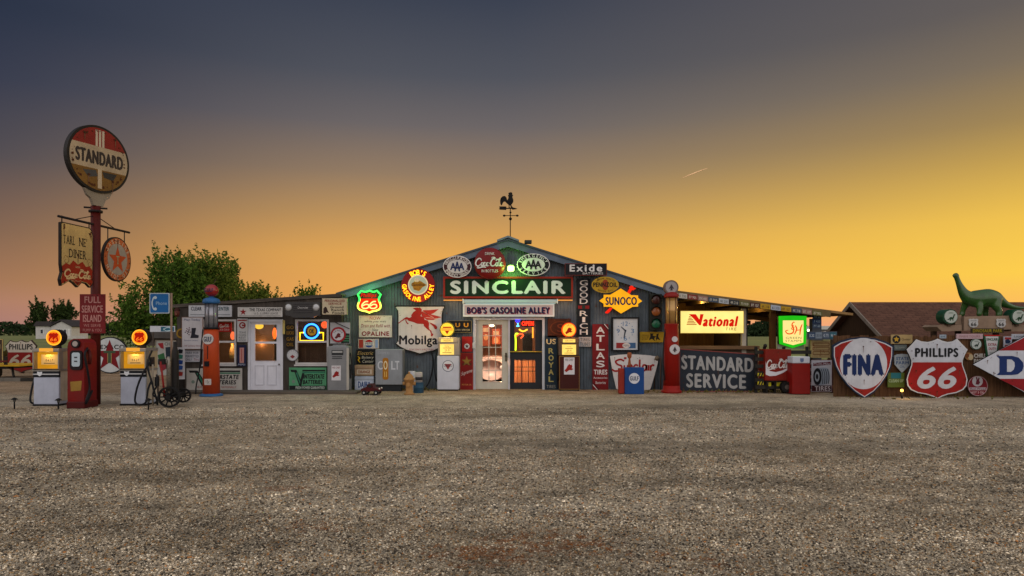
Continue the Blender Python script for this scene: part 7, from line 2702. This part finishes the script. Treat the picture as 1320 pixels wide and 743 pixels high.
for x, lab in ((1254.4, 'left one of two small white number shields on the dinosaur shelf'), (1290, 'right one of two small white number shields on the dinosaur shelf')):
    q = T('route_shield', lab, 'sign', x, 416.6, 18.45, 'number shields on the dinosaur shelf')
    q.prism(NORM([(0, .12), (.15, .0), (.3, .06), (.5, .0), (.7, .06), (.85, 0), (1, .12), (.94, .35), (1, .62), (.85, .9), (.5, 1), (.15, .9), (0, .62), (.06, .35)], x - 6.2, 411, x + 6.2, 422.6), 0, .02, P('#a8a8a6', .35))
    q.text('66', x - 3.6, 415.8, x + 3.6, 420.6, .023, P('#2a2a2a'), bold=.05)
    q.text('ROUTE', x - 3.6, 412.8, x + 3.6, 414.4, .023, P('#3a3a3a'))
    q.done()
q = sign('wall_sign', 'dark strip with yellow capitals hung under the dinosaur shelf', 'sign', 1251, 423.6, 1293, 429.6, 18.36, P('#2a2414', .4), FSG)
q.text('DINOSAUR PARK', 1253, 424.4, 1291, 428.8, .033, P('#8a7a1c'), bold=.04)
q.done()
for x, lab in ((1225.4, 'round white dinosaur sign with green drum rim at left of the shelf'), (1313.2, 'round white dinosaur sign with green drum rim at the right picture edge')):
    q = T('round_sign', lab, 'sign', x, 417.6, 18.4, 'green rimmed round signs on the shelf')
    q.drum(x - .6, 408.4, 9.7, -.30, .0, P('#14402a', .3, .35), 'drum', n=34)
    q.prism(EL(x, 408.4, 8.2), .0, .02, P('#a4aca4', .3), 'face')
    little_dino(q, x, 410.2, 6.2, .023, P('#1a3a24'), 'emblem')
    q.text('DINO', x - 3, 402.6, x + 3, 404.6, .023, P('#3a5a44'))
    q.box(x - 2, 417.2, x + 2, 420.6, -.2, -.05, P('#4a3a2a'), 'stand')
    q.done()

# the dinosaur: one continuous skinned body
DY = 18.75
dk = DY / F


def dpt(zx, zy, d=0.):
    px, py = 1200 + zx / 6.19, 340 + zy / 6.19
    x, y, z = W(px, py, DY)
    return Vector((x, y - d, z))


spine = [(176, 102, 11), (200, 92, 20), (207, 116, 20), (221, 152, 22), (240, 196, 29), (266, 240, 41), (302, 272, 57), (352, 282, 69), (410, 280, 74), (462, 276, 74), (508, 280, 62), (550, 300, 44), (592, 324, 31), (642, 343, 21), (700, 353, 14), (760, 352, 9), (830, 338, 4)]
dn_t = T('dinosaur_statue', '', '', 0, 0, loc=(0, 0, 0), k=1)
sm2 = SPL([(a, b_, r_) for a, b_, r_ in spine], 4)
dn_t.tube([tuple(dpt(a, b_)) for a, b_, r_ in sm2], [r_ / 6.19 * dk for a, b_, r_ in sm2], None, '', 16, px=False)
for pts in ([(310, 275, .08, 40), (300, 320, .13, 30), (288, 362, .17, 22), (284, 392, .18, 20), (280, 404, .18, 21), (262, 408, .18, 14)],
            [(362, 280, -.08, 44), (360, 325, -.13, 33), (360, 366, -.17, 24), (354, 394, -.18, 21), (351, 405, -.18, 22), (334, 409, -.18, 14)],
            [(462, 285, .08, 48), (458, 330, .13, 36), (466, 368, .17, 25), (470, 394, .18, 22), (467, 405, .18, 23), (450, 409, .18, 14)],
            [(500, 290, -.08, 50), (494, 338, -.14, 38), (506, 374, -.18, 26), (508, 400, -.19, 23), (504, 412, -.19, 24), (486, 416, -.19, 14)]):
    p2 = SPL(pts, 3)
    dn_t.tube([tuple(dpt(a, b_, -d_)) for a, b_, d_, r_ in p2], [max(.01, r_ / 6.19 * dk) for a, b_, d_, r_ in p2], None, '', 12, px=False)
for sg in (-1, 1):
    c = dpt(196, 90, -sg * .05)
    dn_t.tube([tuple(c), tuple(c + Vector((-.02, sg * -.012, .012)))], [.022, .016], None, '', 8, px=False)
org = dpt(410, 409)
bf = dn_t.b['']
bf.v = [(a - org.x, (b_ - org.y) * .92, c - org.z) for a, b_, c in bf.v]
bf.mats = [P('#234c18', .9, .27, 0., scale=2.6)]
dn = bf.build('dinosaur_statue', None, org)
rm_ = dn.modifiers.new('remesh', 'REMESH')
rm_.mode = 'VOXEL'
rm_.voxel_size = .022
rm_.use_smooth_shade = True
so_ = dn.modifiers.new('smooth', 'SMOOTH')
so_.iterations = 5
so_.factor = .5
dn['label'] = 'green long necked dinosaur statue standing on the tan shelf'
dn['category'] = 'statue'

# ---- weathervane on the ridge
q = T('weathervane', 'black rooster weathervane on a thin pole at the gable peak', 'weathervane', 658, 309, YW + .1)
WV = P('#14120f', .1, .7)
Zc = lambda L: [(630 + a / 7.43, 240 + b_ / 7.43) for a, b_ in L]
q.tube([(657.8, 309), (657.8, 268)], .014, WV, 'pole')
q.ball(658, 282.4, 2, 0, WV, 'pole', 12)
q.ball(658, 274.2, 1.4, 0, WV, 'pole', 12)
q.tube([(649.6, 278.2), (667.4, 278.2)], .011, WV, 'compass_arm#1')
q.tube([(658, 278.2, -.2), (658, 278.2, .2)], .011, WV, 'compass_arm#2')
for x in (650, 666.8):
    q.ball(x, 278.2, 1.4, 0, WV, 'compass_arm#1', 10, 1.3, .5, 1)
q.prism(Zc([(98, 200), (108, 196), (168, 197), (170, 210), (222, 212), (225, 204), (255, 212), (274, 218), (255, 223), (225, 226), (222, 219), (170, 219), (166, 229), (106, 226), (98, 218), (108, 210)]), -.02, .02, WV, 'arrow')
q.prism(Zc([(118, 186), (110, 165), (109, 140), (116, 116), (134, 99), (156, 97), (170, 112), (177, 138), (186, 124), (190, 104), (184, 92), (192, 84), (188, 72), (196, 62), (204, 66), (210, 58), (218, 62), (226, 70), (226, 84), (234, 90), (228, 98), (228, 112), (236, 132), (236, 150),
                (226, 168), (216, 178), (222, 196), (234, 208), (236, 213), (206, 213), (212, 206), (206, 186), (200, 184), (198, 200), (206, 213), (186, 213), (192, 204), (190, 180), (174, 166), (158, 150), (146, 148), (136, 160), (128, 180)]), -.025, .025, WV, 'rooster')
q.done()

q = T('round_sign', 'dull yellow disc peeping out left of the white lottery style sign', 'sign', 234, 430, YLS - .04, ASG)
q.prism(EL(234, 430, 6.4), 0, .02, P('#8a6a1c', .5))
q.flat(EL(234, 430, 4.4), .023, P('#4a3414', .4), 'emblem')
q.done()
q = T('wall_mask', 'small rusty red carved head hung high at the left corner of the annex', 'ornament', 229.5, 404, YLS - .02, None)
q.ball(229.5, 404, 4.6, .06, P('#5a2a20', .6), '', 12, .8, .5, 1.1)
q.prism([(226.4, 399.6), (229.5, 396.6), (232.6, 399.6), (232, 401), (227, 401)], .0, .1, P('#3a1c16', .5), 'hat')
q.box(228.6, 403.4, 230.4, 406.4, .09, .13, P('#7a4a38', .4), 'nose')
q.done()
q = sign('licence_plate', 'small pale blue plate fixed above the middle peak of the big numbered shield', 'licence plate', 1211, 431.6, 1219.6, 436.4, 17.74, P('#8a98a4', .4), FSG, .01)
q.text('66 4K', 1212.2, 432.8, 1218.4, 435.4, .0125, P('#2a3a4a'))
q.box(1214.6, 436.4, 1216, 440, -.02, -.002, P('#3a3a3a'), 'bracket')
q.done()
